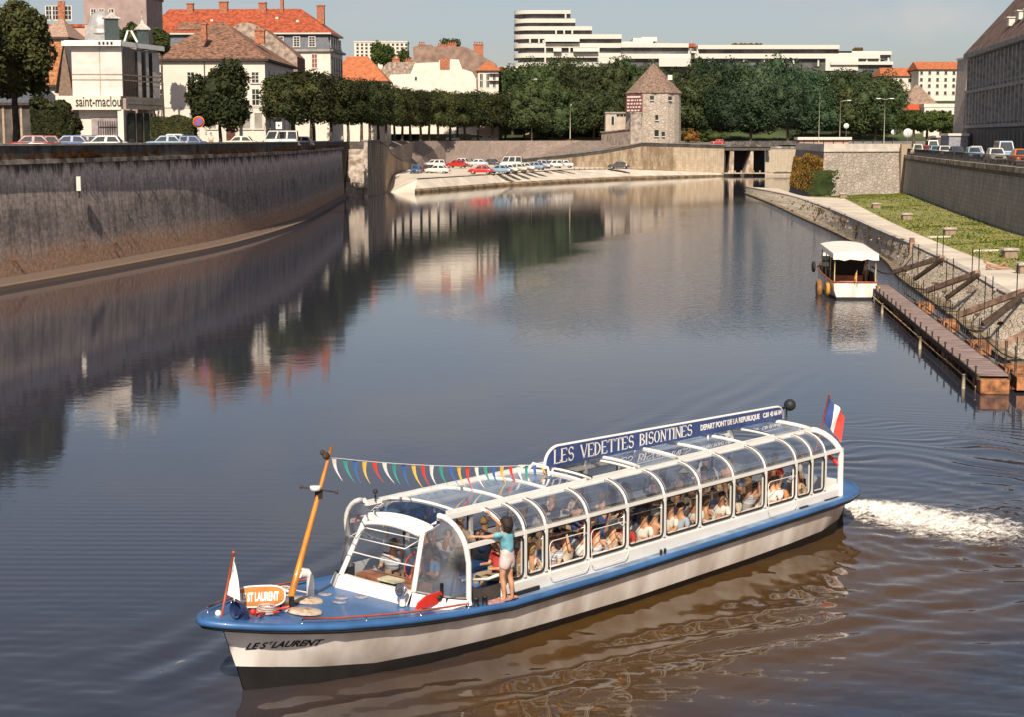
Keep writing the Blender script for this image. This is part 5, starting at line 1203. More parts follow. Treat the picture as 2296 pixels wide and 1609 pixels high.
def person(kind,loc,rz,shirt,hair,skin=SKIN,lower=None,label='',group=None,long=False,parent=None,seed=0,hat=None,glasses=False):
    """kind: seated or standing; returns the thing. Faces +x locally, origin at the seat / feet."""
    r=random.Random(seed); p=empty('person',loc,rz,label,'person',group)
    if kind=='seated':
        ln=r.uniform(-.06,.12); tw=r.uniform(-.06,.06)
        pel=Vector((0,0,.10)); ch=Vector((ln,0,.42)); nk=Vector((ln*1.2,tw*.5,.60)); hd=Vector((ln*1.2+.03,tw,.73)); tp=hd+Vector((0,0,.055))
        V=[pel,Vector((ln*.5,0,.25)),ch,nk,hd,tp]; E=[(0,1),(1,2),(2,3),(3,4),(4,5)]; rad=[(.13,.16),(.11,.15),(.11,.17),.055,(.098,.082),(.085,.072)]
        n=len(V)
        for sg in (1,-1):
            up=r.random()<.18
            sh=ch+Vector((0,sg*.19,.10)); 
            if up: el=sh+Vector((.12,sg*.06,.04)); ha=el+Vector((.02,-sg*.05,.24))
            else: el=sh+Vector((.08,sg*.05,-.24)); ha=el+Vector((.22,-sg*.07,-.02+r.uniform(0,.12)))
            fi=ha+(ha-el).normalized()*.09
            b=len(V); V+=[sh,el,ha,fi]; E+=[(2,b),(b,b+1),(b+1,b+2),(b+2,b+3)]; rad+=[.058,.042,.030,(.03,.016)]
            b=len(V); hp=pel+Vector((.05,sg*.09,0)); kn=hp+Vector((.42,sg*.03,.03)); an=kn+Vector((-.02,0,-.42)); V+=[hp,kn,an,an+Vector((.12,0,-.04))]; E+=[(0,b),(b,b+1),(b+1,b+2),(b+2,b+3)]; rad+=[.09,.065,.045,.04]
        me=skin_mesh('body',V,E,rad,skin,1); head_extra(me,hd+Vector((0,0,.02)),Vector((1,0,0)),Vector((0,1,0)),Vector((0,0,1)),.095)
        mkobj('body',me,p)
        V2=[V[0],V[1],V[2],V[2]+Vector((0,0,.12))]; E2=[(0,1),(1,2),(2,3)]; R2=[(.15,.18),(.13,.17),(.135,.19),(.07,.09)]
        for k in (6,14): b=len(V2); V2+=[V[k],V[k].lerp(V[k+1],.75)]; E2+=[(2,b),(b,b+1)]; R2+=[.078,.062]
        mkobj('shirt',skin_mesh('shirt',V2,E2,R2,shirt,1),p)
        V3=[V[0]]; E3=[];R3=[(.15,.18)]
        for k in (10,18): b=len(V3); V3+=[V[k],V[k+1],V[k+2]]; E3+=[(0,b),(b,b+1),(b+1,b+2)]; R3+=[.105,.08,.06]
        mkobj('trousers',skin_mesh('trousers',V3,E3,R3,lower or mat('dark_cloth',(.05,.05,.07),.9),1),p)
        mkobj('hair',hair_mesh(hd+Vector((-.018,0,.052)),(.108,.093,.088),hair,.9 if long else 0,seed),p)
        if hat:
            mb=MB(); mb.lathe([(.0,.13),(.075,.12),(.09,.06),(.16,.05),(.165,.04),(.0,.04)],14,tuple(hd+Vector((0,0,.04)))); mb.build('hat',hat,p)
        if glasses:
            mb=MB(); 
            for sg in (1,-1): mb.ball(tuple(hd+Vector((.092,sg*.036,.035))),.026,8,5,sc=(.4,1,.8))
            mb.tube([hd+Vector((.09,-.09,.04)),hd+Vector((.10,0,.04)),hd+Vector((.09,.09,.04))],.005,4); mb.build('sunglasses',BLACK,p)
    return p
def torsoperson(V,E,rad,skin,hd,loc,rz,label,group=None,sub=2):
    p=empty('person',loc,rz,label,'person',group); me=skin_mesh('body',V,E,rad,skin,sub); head_extra(me,hd+Vector((0,0,.02)),Vector((1,0,0)),Vector((0,1,0)),Vector((0,0,1)),.092); mkobj('body',me,p); return p
def hand(V,E,rad,wi,w,dirv,pal,s=1.0,curl=.35):
    """palm and five fingers from wrist index wi; dirv = finger direction, pal = palm normal"""
    d=dirv.normalized(); n=pal.normalized(); sd=d.cross(n).normalized()
    b=len(V); V.append(w+d*.05*s); E.append((wi,b)); rad.append((.036*s,.018*s))
    for k,(o,l) in enumerate(((.030,.060),(.010,.070),(-.010,.066),(-.030,.052))):
        c=len(V); r0=w+d*.085*s+sd*o*s; V+= [r0,r0+(d+n*curl*.5)*l*.5*s,r0+(d*.9+n*curl)*l*s]; E+=[(b,c),(c,c+1),(c+1,c+2)]; rad+=[.010*s,.0085*s,.007*s]
    c=len(V); t0=w+d*.03*s+sd*.038*s; V+=[t0,t0+(d*.6+sd*.8+n*.3)*.05*s]; E+=[(b,c),(c,c+1)]; rad+=[.011*s,.009*s]
RB=Matrix.Rotation(TH,4,'Z')
def bw(s,t,z): return O_BOAT+RB@Vector(T(s,t,z))
# the girl standing on the side deck, back to us, holding the cabin
def girl():
    H=1.60; V=[];E=[];rad=[]
    def a(p,r,*con):
        V.append(Vector(p)); rad.append(r); i=len(V)-1
        for c in con: E.append((c,i))
        return i
    pe=a((0,0,.86),(.115,.135)); wa=a((.0,0,1.02),(.085,.115),pe); chs=a((.01,0,1.20),(.10,.145),wa); nk=a((.01,0,1.36),.046,chs); hd=a((.03,.01,1.46),(.088,.076),nk); tp=a((.03,.01,1.525),(.075,.066),hd)
    # left arm (forward-left, straight out to the arch), right arm up to the roof rail
    s1=a((.01,.155,1.30),.045,chs); e1=a((.24,.30,1.24),.034,s1); w1=a((.44,.40,1.24),.024,e1); hand(V,E,rad,w1,V[w1],Vector((.8,.4,.02)),Vector((.3,-.9,-.2)))
    s2=a((.02,-.15,1.30),.045,chs); e2=a((.22,-.10,1.40),.034,s2); w2=a((.38,-.02,1.56),.024,e2); hand(V,E,rad,w2,V[w2],Vector((.5,.2,.7)),Vector((.8,.1,-.5)))
    for sg,dx,ft in ((1,.02,.10),(-1,-.02,-.02)):
        hp=a((0,sg*.085,.80),.088,pe); kn=a((.03+dx,sg*.10,.45),.056,hp); cf=a((-.01+dx,sg*.10,.30),.054,kn); an=a((-.02+dx,sg*.10,.09),.034,cf); he=a((-.03+dx,sg*.10,.035),.032,an); a((.12+dx,sg*.11,.022),(.036,.02),he)
    f=bw(5.98,1.80,ZD(6)+.045)
    # faces into the cabin: local +x turned to boat's far side
    p=torsoperson(V,E,rad,SKIN,V[hd],f,TH+R(97),'young woman in light blue shirt and pale shorts standing on the side deck')
    V2=[V[wa]+Vector((0,0,-.17)),V[chs]-Vector((0,0,.06)),V[chs]+Vector((0,0,.04)),V[nk]-Vector((0,0,.05))]; E2=[(0,1),(1,2),(2,3)]; R2=[(.13,.16),(.13,.165),(.13,.18),(.065,.09)]
    for s,e in ((s1,e1),(s2,e2)): b=len(V2); V2+=[V[s],V[s].lerp(V[e],.62)]; E2+=[(2,b),(b,b+1)]; R2+=[.066,.058]
    mkobj('shirt',skin_mesh('shirt',V2,E2,R2,mat('light_blue_shirt',(.16,.42,.52),.85,var=.12,vs=7,bump=.4,bs=12),2),p)
    V3=[V[pe]+Vector((0,0,.20)),V[pe]+Vector((0,0,.02)),]; E3=[(0,1)]; R3=[(.13,.15),(.165,.19)]
    for k in (1,-1): b=len(V3); V3+=[Vector((0,k*.088,.78)),Vector((.01,k*.095,.57))]; E3+=[(1,b),(b,b+1)]; R3+=[.14,.125]
    mkobj('shorts',skin_mesh('shorts',V3,E3,R3,mat('pale_shorts',(.60,.50,.48),.9,var=.1,vs=7),2),p)
    h=V[hd]; mkobj('hair',hair_mesh(h+Vector((-.022,0,.05)),(.125,.12,.105),HAIRS[0],.9,5,22,16),p)
    mb=MB()
    for sg,dx in ((1,.02),(-1,-.02)): mb.box((.035+dx,sg*.105,.0),(.24,.085,.03)); mb.tube([(.06+dx,sg*.105-.05,.02),(.06+dx,sg*.105,.055),(.06+dx,sg*.105+.05,.02)],.010,5)
    mb.build('sandals',BLACK,p); return p
girl()
SH={'white':mat('shirt_white',(.70,.68,.64),.9,var=.08,vs=6),'pale blue':mat('shirt_pale_blue',(.36,.46,.58),.9,var=.1,vs=6),'red':mat('shirt_red',(.55,.05,.04),.9),'cream':mat('shirt_cream',(.66,.56,.42),.9),
 'dark blue':mat('shirt_dark_blue',(.04,.06,.16),.9),'brown':mat('shirt_brown',(.20,.11,.06),.9),'striped':mat('shirt_striped',(.60,.60,.62),.9,col2=(.10,.10,.13),vs=9,scale3=(.1,.1,2.5)),'orange':mat('shirt_orange',(.62,.25,.08),.9),'flowered':mat('shirt_flowered',(.72,.68,.58),.9,col2=(.20,.16,.10),vs=11)}
TR=[mat('trousers_dark',(.04,.04,.055),.9),mat('trousers_tan',(.30,.22,.14),.9)]
rr=random.Random(11)
order=['flowered','pale blue','striped','white','white','striped','cream','red','white','pale blue','white','cream','white','brown','white','white','striped','orange','white','pale blue','cream','dark blue']
WN=['first','second','third','fourth','fifth','sixth','seventh','eighth','ninth','tenth','last']
def seat_people():
    k=0
    for i,s in enumerate(SEATS):
        for t,row in ((1.27,'near window seat'),(.68,'near aisle seat'),(-.62,'far aisle seat'),(-1.22,'far window seat')):
            if row.startswith('far window') and i in (2,7): continue
            if 'aisle' in row and rr.random()<.12: continue
            c=order[(k*7+i)%len(order)] if row!='near window seat' else order[i*2%len(order)]
            hi=rr.randrange(4); hn=['dark','brown','fair','grey'][hi]; hat=None
            if (i,t) in ((3,.68),(8,-.62)): hat=SH['cream']
            lab=f'passenger with {hn} hair in {c} top, {row}, {WN[i]} bench'
            flip=math.pi if (i%2==1 and t>0) else 0
            person('seated',bw(s+(.20 if not flip else .16),t+rr.uniform(-.06,.06),.92+rr.uniform(-.03,.05)),TH+math.pi+rr.uniform(-.22,.22)+(math.pi if rr.random()<.25 else 0),SH[c],HAIRS[hi],SKIN if rr.random()<.8 else SKIN2,TR[k%2],lab,'passengers seated inside the tour boat',long=rr.random()<.4,seed=k,hat=hat,glasses=(i,t) in ((2,.68),(2,1.27)))
            k+=1
seat_people()
# more heads in the gangway side of the near rows, seen between the others
for q,(s_,t_,c_,hi) in enumerate(((7.25,1.30,'white',2),(8.25,1.28,'cream',1),(9.2,1.3,'striped',0),(10.2,1.3,'red',1),(11.2,1.28,'white',3),(12.15,1.3,'pale blue',0),(13.15,1.3,'white',1),(14.1,1.3,'cream',2),(15.1,1.28,'white',0),(16.05,1.3,'orange',1))):
    person('seated',bw(s_,t_,.90),TH+math.pi*(q%2)+rr.uniform(-.2,.2),SH[c_],HAIRS[hi],SKIN,TR[q%2],f"passenger in {c_} top leaning at the near window, {['first','second','third','fourth','fifth','sixth','seventh','eighth','ninth','last'][q]} of ten",'passengers seated inside the tour boat',long=q%3==0,seed=200+q)
person('seated',bw(5.55,.25,1.0),TH+math.pi,mat('steersman_blue',(.10,.22,.40),.9),HAIRS[1],SKIN2,TR[0],'steersman in a blue shirt behind the wheel and windscreen',seed=101)
person('seated',bw(5.45,-.75,.95),TH+math.pi+.4,SH['striped'],HAIRS[0],SKIN,TR[1],'person in striped top sitting beside the steersman',seed=102)
# man standing aft in the open end of the cabin
def stander(loc,rz,shirt,trs,hair,label,skin=SKIN,sc_=1.0,sub=1,cat='person',arms=0,group=None):
    V=[];E=[];rad=[]
    def a(p,r,*con):
        V.append(Vector(p)*sc_); rad.append(tuple(x*sc_ for x in r) if isinstance(r,tuple) else r*sc_); i=len(V)-1
        for c in con: E.append((c,i))
        return i
    pe=a((0,0,.93),(.12,.15)); wa=a((0,0,1.1),(.11,.14),pe); chs=a((0,0,1.30),(.12,.175),wa); nk=a((0,0,1.50),.055,chs); hd=a((.02,0,1.62),(.098,.08),nk); a((.02,0,1.69),(.085,.07),hd); ar=[]
    for sg in (1,-1):
        s=a((0,sg*.19,1.42),.055,chs); e=a((.02+arms*.1,sg*.25,1.16),.042,s); w=a((.10+arms*.2,sg*.24,.93+arms*.25),.03,e); hand(V,E,rad,w,V[w],Vector((.2,0,-1)),Vector((0,-sg,0)),sc_); ar.append((s,e))
    L=[]
    for sg in (1,-1): hp=a((0,sg*.09,.87),.095,pe); kn=a((.03*sg,sg*.10,.48),.065,hp); an=a((.02*sg,sg*.10,.08),.042,kn); a((.14+.02*sg,sg*.11,.035),(.042,.03),an); L.append((hp,kn,an))
    p=torsoperson(V,E,rad,skin,V[hd],loc,rz,label,group,sub)
    V2=[V[pe],V[wa],V[chs],V[nk]-Vector((0,0,.05))*sc_]; E2=[(0,1),(1,2),(2,3)]; R2=[(.14,.17),(.135,.165),(.145,.195),(.07,.09)]
    for s,e in ar: b=len(V2); V2+=[V[s],V[s].lerp(V[e],.8)]; E2+=[(2,b),(b,b+1)]; R2+=[.075,.062]
    mkobj('shirt',skin_mesh('shirt',V2,E2,[tuple(x*sc_ for x in q) if isinstance(q,tuple) else q*sc_ for q in R2],shirt,1),p)
    V3=[V[pe]];E3=[];R3=[(.145,.175)]
    for h,k,an in L: b=len(V3); V3+=[V[h],V[k],V[an]]; E3+=[(0,b),(b,b+1),(b+1,b+2)]; R3+=[.115,.085,.07]
    mkobj('trousers',skin_mesh('trousers',V3,E3,[tuple(x*sc_ for x in q) if isinstance(q,tuple) else q*sc_ for q in R3],trs,1),p)
    h=V[hd]; mkobj('hair',hair_mesh(h+Vector((-.018,0,.052)),(.108,.093,.088),hair,0,3),p)
    return p
stander(bw(17.6,.9,.42),TH+R(-60),SH['white'],TR[0],HAIRS[1],'man in a white shirt standing in the open stern end of the glass cabin',sc_=.95)
stander(bw(17.0,.55,.42),TH+R(180),SH['red'],TR[1],HAIRS[0],'person in a red top standing just forward of the man at the stern',sc_=.93)
# ------------------------------------------------------------------ trees
def crown_mesh(name,rx,ry,rz,n,size,m,seed=0,boxy=0,flat=0,clumps=26,droop=0,core=True,tight=False):
    r=random.Random(seed); mb=MB(); cl=[]
    for i in range(clumps):
        while True:
            v=Vector((r.gauss(0,1),r.gauss(0,1),r.gauss(0,1))).normalized()
            if v.z>-.75: break
        k=r.uniform(.52,.74) if tight else r.uniform(.55,.90)
        if boxy: v=Vector([math.copysign(abs(c)**(1-boxy),c) for c in v])
        cl.append((Vector((v.x*rx*k,v.y*ry*k,v.z*rz*k)),(r.uniform(.26,.38) if tight else r.uniform(.22,.42))))
    cl.append((Vector((0,0,0)),.58)); cl.append((Vector((0,0,rz*.3)),.42)); cl.append((Vector((0,0,-rz*.3)),.42))
    ws=[c[1]**2 for c in cl]; tot=sum(ws)
    for c,w in cl:
        k=int(n*w*w/tot)
        for _ in range(k):
            d=Vector((r.gauss(0,1),r.gauss(0,1),r.gauss(0,1))).normalized(); q=r.uniform(.72,1.04)
            p=c+Vector((d.x*rx,d.y*ry,d.z*rz))*w*q
            nn=(d*.7+Vector((r.gauss(0,1),r.gauss(0,1),r.gauss(0,1)+.5))*.5).normalized(); a=nn.orthogonal().normalized(); b=nn.cross(a)
            an=r.random()*6.28; u=a*math.cos(an)+b*math.sin(an); v=nn.cross(u); s=size*r.uniform(.55,1.25)
            p=p-Vector((0,0,droop*s))
            mb.face([p-u*s,p-v*s*.55,p+u*s,p+v*s*.55])
    if core:
        mb.ball((0,0,-.05*rz),1,10,8,sc=(rx*.60,ry*.60,rz*.62))
        for c,w in cl[:-3]:
            if r.random()<.7: mb.ball(tuple(c*.9),1,7,5,sc=(rx*w*.72,ry*w*.72,rz*w*.72))
    return mb.mesh(name,m)
def trunk_mesh(h,rad,seed,limbs=4,spread=1.6,m=BARK,up=2.5):
    r=random.Random(seed); mb=MB(); mb.tube([(0,0,-.3),(.05,.02,h*.35),(-.03,.05,h*.7),(0,0,h)],[rad*1.25,rad,rad*.85,rad*.7],8,cap=False)
    for k in range(limbs):
        a=6.28*k/limbs+r.uniform(-.4,.4); c=math.cos(a);s=math.sin(a)
        mb.tube([(0,0,h*.9),(c*spread*.5,s*spread*.5,h+up*.45),(c*spread,s*spread,h+up)],[rad*.6,rad*.4,rad*.2],6,cap=False)
    return mb.mesh('trunk',m)
LEAF_PL=leafmat('plane_leaves',(.018,.029,.010),(.074,.084,.026)); LEAF_DK=leafmat('chestnut_leaves',(.028,.048,.018),(.085,.118,.042))
LEAF_LT=leafmat('maple_leaves',(.03,.06,.015),(.12,.16,.035)); LEAF_RD=leafmat('beech_leaves',(.05,.04,.012),(.16,.10,.025)); LEAF_BL=leafmat('spruce_leaves',(.022,.050,.026),(.065,.115,.055))
LEAF_YE=leafmat('ivy_leaves',(.16,.11,.015),(.42,.27,.04))
def tree(name,loc,crown,cz,trunk,label,cat='tree',group=None,rz=0,sc_=(1,1,1)):
    e=empty(name,loc,rz,label,cat,group); e.scale=sc_
    if trunk is not None: mkobj('trunk',trunk,e)
    c=mkobj('crown',crown,e); c.location=(0,0,cz); return e
# pollarded planes along the left quay, in two lines
PLC=[crown_mesh('plane_crown',4.3,4.3,4.7,12000,.23,LEAF_PL,seed=k,boxy=.40,clumps=44,tight=True) for k in range(4)]
PLT=[trunk_mesh(5.6,.26,k,5,2.2) for k in range(3)]
rowp=[]
px_tr=[661,700,744,782,812,830,849,867,885,903,920,944,963,983,1010,1026,1042,1072,1105,1133,1175]
Yf=lambda px:float(np.interp(px,[661,700,744,782,830,885,944,1010,1105,1175],[206,234,262,291,330,374,418,446,468,478]))
onum=['nearest','second','third','fourth','fifth','sixth','seventh','eighth','ninth','tenth','eleventh','twelfth','thirteenth','fourteenth','fifteenth','sixteenth','seventeenth','eighteenth','nineteenth','second to last','farthest']
rt_=random.Random(5)
for i,px in enumerate(px_tr):
    Y=Yf(px)+ (6 if i%2 else 0); p=PX(px,Y); top=float(np.interp(px,[661,700,760,850,900,1000,1180],[160,162,172,186,200,205,207]))
    zt=K(Y,top); H=zt-8.5; s=float(np.interp(Y,[206,450],[.88,1.30]))
    f=(H)/12.0
    t=tree('plane_tree',(p.x,Y,8.5),PLC[i%4],(7.6)*f/ f,PLT[i%3],f'{onum[i]} plane tree of the clipped avenue along the left quay',group='clipped plane trees on the left quay',rz=rt_.random()*6.28,sc_=(s,s,f))
# big dark chestnuts at the far left, single round tree before the white house
def single(px,Y,base,w_px,top_y,bot_y,m,label,name,seed,boxy=0.15,n=6000,size=.28,trunkr=.3,cat='tree',group=None,clumps=34,yb=None,zb=8.4):
    sx=Y/3842*w_px/2; z1=K(Y,top_y); z0=K(Y,bot_y); rz=(z1-z0)/2; p=PX(px,Y)
    cm=crown_mesh('crown',sx*1.04,sx*(yb or 1),rz*1.04,int(n*1.5),size,m,seed=seed,boxy=boxy,clumps=clumps,tight=(m is LEAF_PL))
    return tree(name,(p.x,Y,zb),cm,(z0+z1)/2-zb,trunk_mesh(max(.6,z0-zb+rz*.4),trunkr,seed,4,sx*.4,up=rz*.6),label,cat,group)
single(45,158,0,175,5,245,LEAF_PL,'tall dark chestnut tree filling the upper left corner of the view','chestnut_tree',21,n=12000,size=.26,boxy=.2,clumps=60,trunkr=.35)
single(-40,150,0,150,-20,270,LEAF_PL,'dark tree cut by the left edge beside the tall chestnut','chestnut_tree',22,n=6000)
single(498,188,0,142,131,300,LEAF_PL,'round dark tree standing alone before the white house','round_tree',23,n=9000,size=.24,boxy=.25,clumps=48,trunkr=.2)
single(660,207,0,112,160,250,LEAF_PL,'clipped tree at the near end of the avenue with bare limbs showing','plane_tree',24,n=4200,size=.3,boxy=.3)
single(705,250,0,104,166,262,LEAF_PL,'clipped tree behind the near end of the avenue','plane_tree',25,n=4000,size=.3,boxy=.3)
# shrubs and hedges on the left
def shrub(px,Y,w,top,bot,m,label,seed,name='shrub',cat='shrub',n=2600,size=.2,yb=.8,boxy=.3,group=None,zb=8.3):
    sx=Y/3842*w/2; z1=K(Y,top); z0=K(Y,bot); p=PX(px,Y); rz=(z1-z0)/2
    o=mkobj(name,crown_mesh(name,sx,sx*yb,rz*1.1,n,size,m,seed=seed,boxy=boxy,clumps=20),None); o.location=(p.x,Y,(z0+z1)/2); tag(o,label,cat,group); return o
shrub(118,153,84,222,270,LEAF_PL,'rounded dark shrub top rising behind the tall hedge by the shop',31,n=5200)
shrub(168,152,44,262,330,LEAF_PL,'small dark bush at the right foot of the wide shrub',32)
def hedge(px0,px1,Y,top,m,label,seed,dep=2.5,n=9000,zb=8.3,rag=.25):
    r=random.Random(seed); a=PX(px0,Y); b=PX(px1,Y); z1=K(Y,top); mb=MB(); w=b.x-a.x; mb.box((w/2,dep/2,(zb+z1)/2),(w-.5,dep-.5,z1-zb-.5))
    for _ in range(n):
        f=r.random(); q=r.random(); ragt=mnoise.noise(Vector((f*w*.6,seed,0)))*rag*2
        if q<.62: p=Vector((f*w,r.uniform(-.05,.2),zb+(z1-zb+ragt)*r.random()))
        elif q<.85: p=Vector((f*w,r.random()*dep,z1+ragt+r.uniform(-.2,.15)))
        else: p=Vector((r.choice((0,w))+r.uniform(-.1,.1),r.random()*dep,zb+(z1-zb)*r.random()))
        nn=Vector((r.gauss(0,.6),-1+r.gauss(0,.6),r.gauss(.3,.6))).normalized(); u=nn.orthogonal().normalized(); an=r.random()*6; u=u*math.cos(an)+nn.cross(u)*math.sin(an); v=nn.cross(u); s=r.uniform(.08,.19)
        mb.face([p-u*s,p-v*s*.6,p+u*s,p+v*s*.6])
    o=mb.build('hedge',m); o.location=(a.x,a.y,0); tag(o,label,'hedge')
hedge(345,437,176,266,LEAF_PL,'dark clipped hedge between the glass corner shop and the white house',33)
hedge(80,152,152,240,LEAF_PL,'tall dark hedge on the quay left of the lettered shop',34,n=10000,rag=1.2)
single(372,203,0,38,60,126,LEAF_PL,'green tree rising behind the little roof turrets of the shop','small_tree',34,n=2600,size=.22,trunkr=.15)
single(300,206,0,60,50,115,LEAF_PL,'dark tree crown rising between the dome and the right roof turret','small_tree',35,n=2600,size=.22,trunkr=.15)
# background: mass of tall trees behind the round tower
BGC=[crown_mesh('tall_crown',7.4,7.4,8.6,7500,.42,LEAF_DK,seed=50+k,boxy=.1,clumps=46) for k in range(4)]+[crown_mesh('tall_crown',7.6,7.6,8.8,7500,.42,LEAF_BL,seed=60+k,boxy=.0,clumps=46,droop=.3) for k in range(2)]
BGT=[trunk_mesh(6.5,.4,70+k,4,3) for k in range(2)]
bg_list=[(1149, 142, 497), (1189, 131, 515), (1207, 139, 500), (1249, 129, 522), (1295, 137, 504), (1321, 131, 522), (1358, 142, 507), (1390, 127, 516), (1433, 138, 530), (1482, 138, 525), (1536, 144, 510), (1576, 130, 519), (1601, 125, 498), (1649, 130, 516), (1685, 132, 500), (1738, 114, 506), (1775, 143, 523), (1811, 146, 506), (1842, 154, 517), (1887, 154, 504), (1920, 152, 520), (1962, 159, 499), (1972, 174, 516), (1567, 167, 479), (1614, 184, 472), (1682, 174, 476), (1765, 177, 472), (1828, 181, 483), (1907, 182, 482), (1961, 177, 480), (1192, 187, 471), (1255, 196, 478), (1331, 194, 476)]
posn=['left end of the wood','left part of wood','wood behind round tower','wood by street lamps','wood by orange roofs']
seen={}
for i,(px,top,Y) in enumerate(bg_list):
    p=PX(px,Y); zt=K(Y,top); front=i>=23; f=(zt-8.5)/(19.4 if front else 21.2)
    v=(4+i%2) if (1600<px<1840) else i%4
    where=posn[min(4,int((px-1140)/175))]; key=(where,front); seen[key]=seen.get(key,0)+1
    lab=f"tall {'blue-green' if v>=4 else 'dark green'} tree in the {'front' if front else 'back'} row, {where}"
    nth=['first','second','third','fourth','fifth','sixth','seventh'][seen[key]-1]
    lab=f"{nth} tree from the left in {'front' if front else 'back'} row, {where}"
    tree('tall_tree',(p.x,Y,8.3),BGC[v],(10.6 if front else 12.4),BGT[i%2],lab,group='tall trees behind the round tower',rz=i*1.3,sc_=(1.0,1.0,f))
single(1252,486,0,66,193,275,LEAF_RD,'small reddish brown tree left of the round tower','small_tree',41,n=2600,size=.35,zb=9)
single(1212,484,0,50,245,292,LEAF_LT,'pale green bush on the slope left of the reddish tree','bush',42,n=2000,size=.3,cat='bush',zb=8.6)
single(1195,490,0,60,170,262,LEAF_DK,'dark tree behind the end of the clipped avenue','tall_tree',45,n=3000,size=.4)
shrub(1256,482,64,276,312,LEAF_PL,'dark round bush nearest the end of the clipped avenue',43,n=3500,size=.32)
shrub(1315,484,62,278,312,LEAF_PL,'dark round bush beside the walled path below the tower',44,n=3500,size=.32)
shrub(1345,484,34,282,305,LEAF_YE,'small yellowish bush left of the tower outbuilding',46,n=900,size=.25)
shrub(1548,462,40,290,320,LEAF_YE,'yellow dry bush at the right foot of the round tower',47,n=1200,size=.25)
shrub(1600,466,60,292,318,LEAF_LT,'green and yellow bush behind the red car',48,n=1200,size=.28)
for k,(px,w,top,bot) in enumerate(((2045,70,248,315),(2075,60,252,312),(2105,56,250,315),(2128,50,262,320))):
    single(px,318+k*6,0,w,top,bot-18,LEAF_LT,f'{["first","second","third","fourth"][k]} light green clipped tree in front of the orange roofed houses','clipped_tree',80+k,n=2600,size=.3,group='light green trees before the orange roofs',zb=7.5)
# trees far off by the pale slab block
for k,(px,top,Y) in enumerate(((848,92,560),(862,100,566),(875,108,556),(908,108,560))):
    single(px,Y,0,26,top,150,LEAF_LT,f'{["tall slim","second slim","low","small round"][k]} green tree before the distant white block','garden_tree',90+k,n=900,size=.4,zb=26)
single(1010,560,0,48,86,120,LEAF_DK,'dark treetop showing above the chimneys of the brown house','garden_tree',95,n=900,size=.4,zb=26)
# ivy on the bastion
def ivy():
    r=random.Random(9); mb=MB()
    c=Vector((C2.x+2,C2.y+30,0)); C0_=Vector((C0.x,C0.y,0))
    for _ in range(15000):
        f=r.random(); z=1.6+5.7*r.random()**.9; p=C0.lerp(C1,f) 
        edge=mnoise.noise(Vector((f*4,z*.5,2)))*1.2
        if z>6.6+edge or (f<.05): continue
        if f>.93+.06*mnoise.noise(Vector((z*.6,1,1))): pass
        ins=2.0*(z+1)/8.75; q=(Vector((C0.x,C0.y,0))-(Vector((C0.x,C0.y,0))-c).normalized()*ins).lerp(Vector((C1.x,C1.y,0))-(Vector((C1.x,C1.y,0))-c).normalized()*ins,f); q.z=z; nn=Vector((-.75,-.6,.2)).normalized(); q+=nn*r.uniform(.02,.45)
        a=(nn+Vector((r.gauss(0,.5),r.gauss(0,.5),r.gauss(0,.5)))).normalized(); u=a.orthogonal().normalized(); an=r.random()*6; u=u*math.cos(an)+a.cross(u)*math.sin(an); v=a.cross(u); s=r.uniform(.12,.30)
        mb.face([q-u*s,q-v*s,q+u*s,q+v*s],0 if r.random()<.85 else 1)
    o=mb.build('ivy',[LEAF_YE,LEAF_LT]); tag(o,'yellow-brown ivy covering the left face of the stone bastion','ivy')
    mb=MB()
    for _ in range(900):
        z=1.9+3.2*r.random()**1.5; x=r.gauss(0,.7)+ (z-2)*.3; p=PX(1832,237)+Vector((.4+x,0,0)); q=Vector((p.x,p.y-.1+.22*(z-1.6),z)); s=r.uniform(.12,.25); u=Vector((1,.2,r.uniform(-1,1))).normalized(); v=Vector((.1,-.4,1)).normalized()
        mb.face([q-u*s,q-v*s,q+u*s,q+v*s])
    o=mb.build('dark_ivy',LEAF_DK); tag(o,'dark green creeper at the foot of the bastion corner','ivy')
ivy()
# weeds rooted in the ledge and joints of the left quay wall
def weeds():
    r=random.Random(12); mb=MB(); P=[Vector((*p,0)) for p in LT]
    for _ in range(620):
        i=r.randrange(9,len(P)-2); p=P[i].lerp(P[i+1],r.random()); 
        if mnoise.noise(Vector((p.y*.06,3,3)))<-.05 and r.random()<.8: continue
        onl=r.random()<.93; z=8.2 if onl else r.uniform(1.4,5.2); x=p.x+(.2 if onl else .62-.06*z+.10)
        if not onl: x=p.x+.55-.55*(z+1.5)/9.5+.02
        n=r.randrange(8,22) if onl else 6; hh=r.uniform(.2,.75) if onl else .12
        for _k in range(n):
            q=Vector((x+r.gauss(0,.05),p.y+r.gauss(0,.25),z)); t=q+Vector((r.gauss(0,.12)+.05,r.gauss(0,.15),hh*r.uniform(.4,1))); w=Vector((0,.07,0))
            mb.face([q-w,q+w,t+w*.6,t-w*.6],0 if r.random()<.6 else 1)
    o=mb.build('wall_weeds',[leafmat('dry_weeds',(.22,.12,.03),(.50,.27,.07)),leafmat('green_weeds',(.10,.10,.03),(.2,.18,.05))]); tag(o,'dry orange weeds growing on the ledge of the left quay wall','weeds',kind='stuff')
weeds()
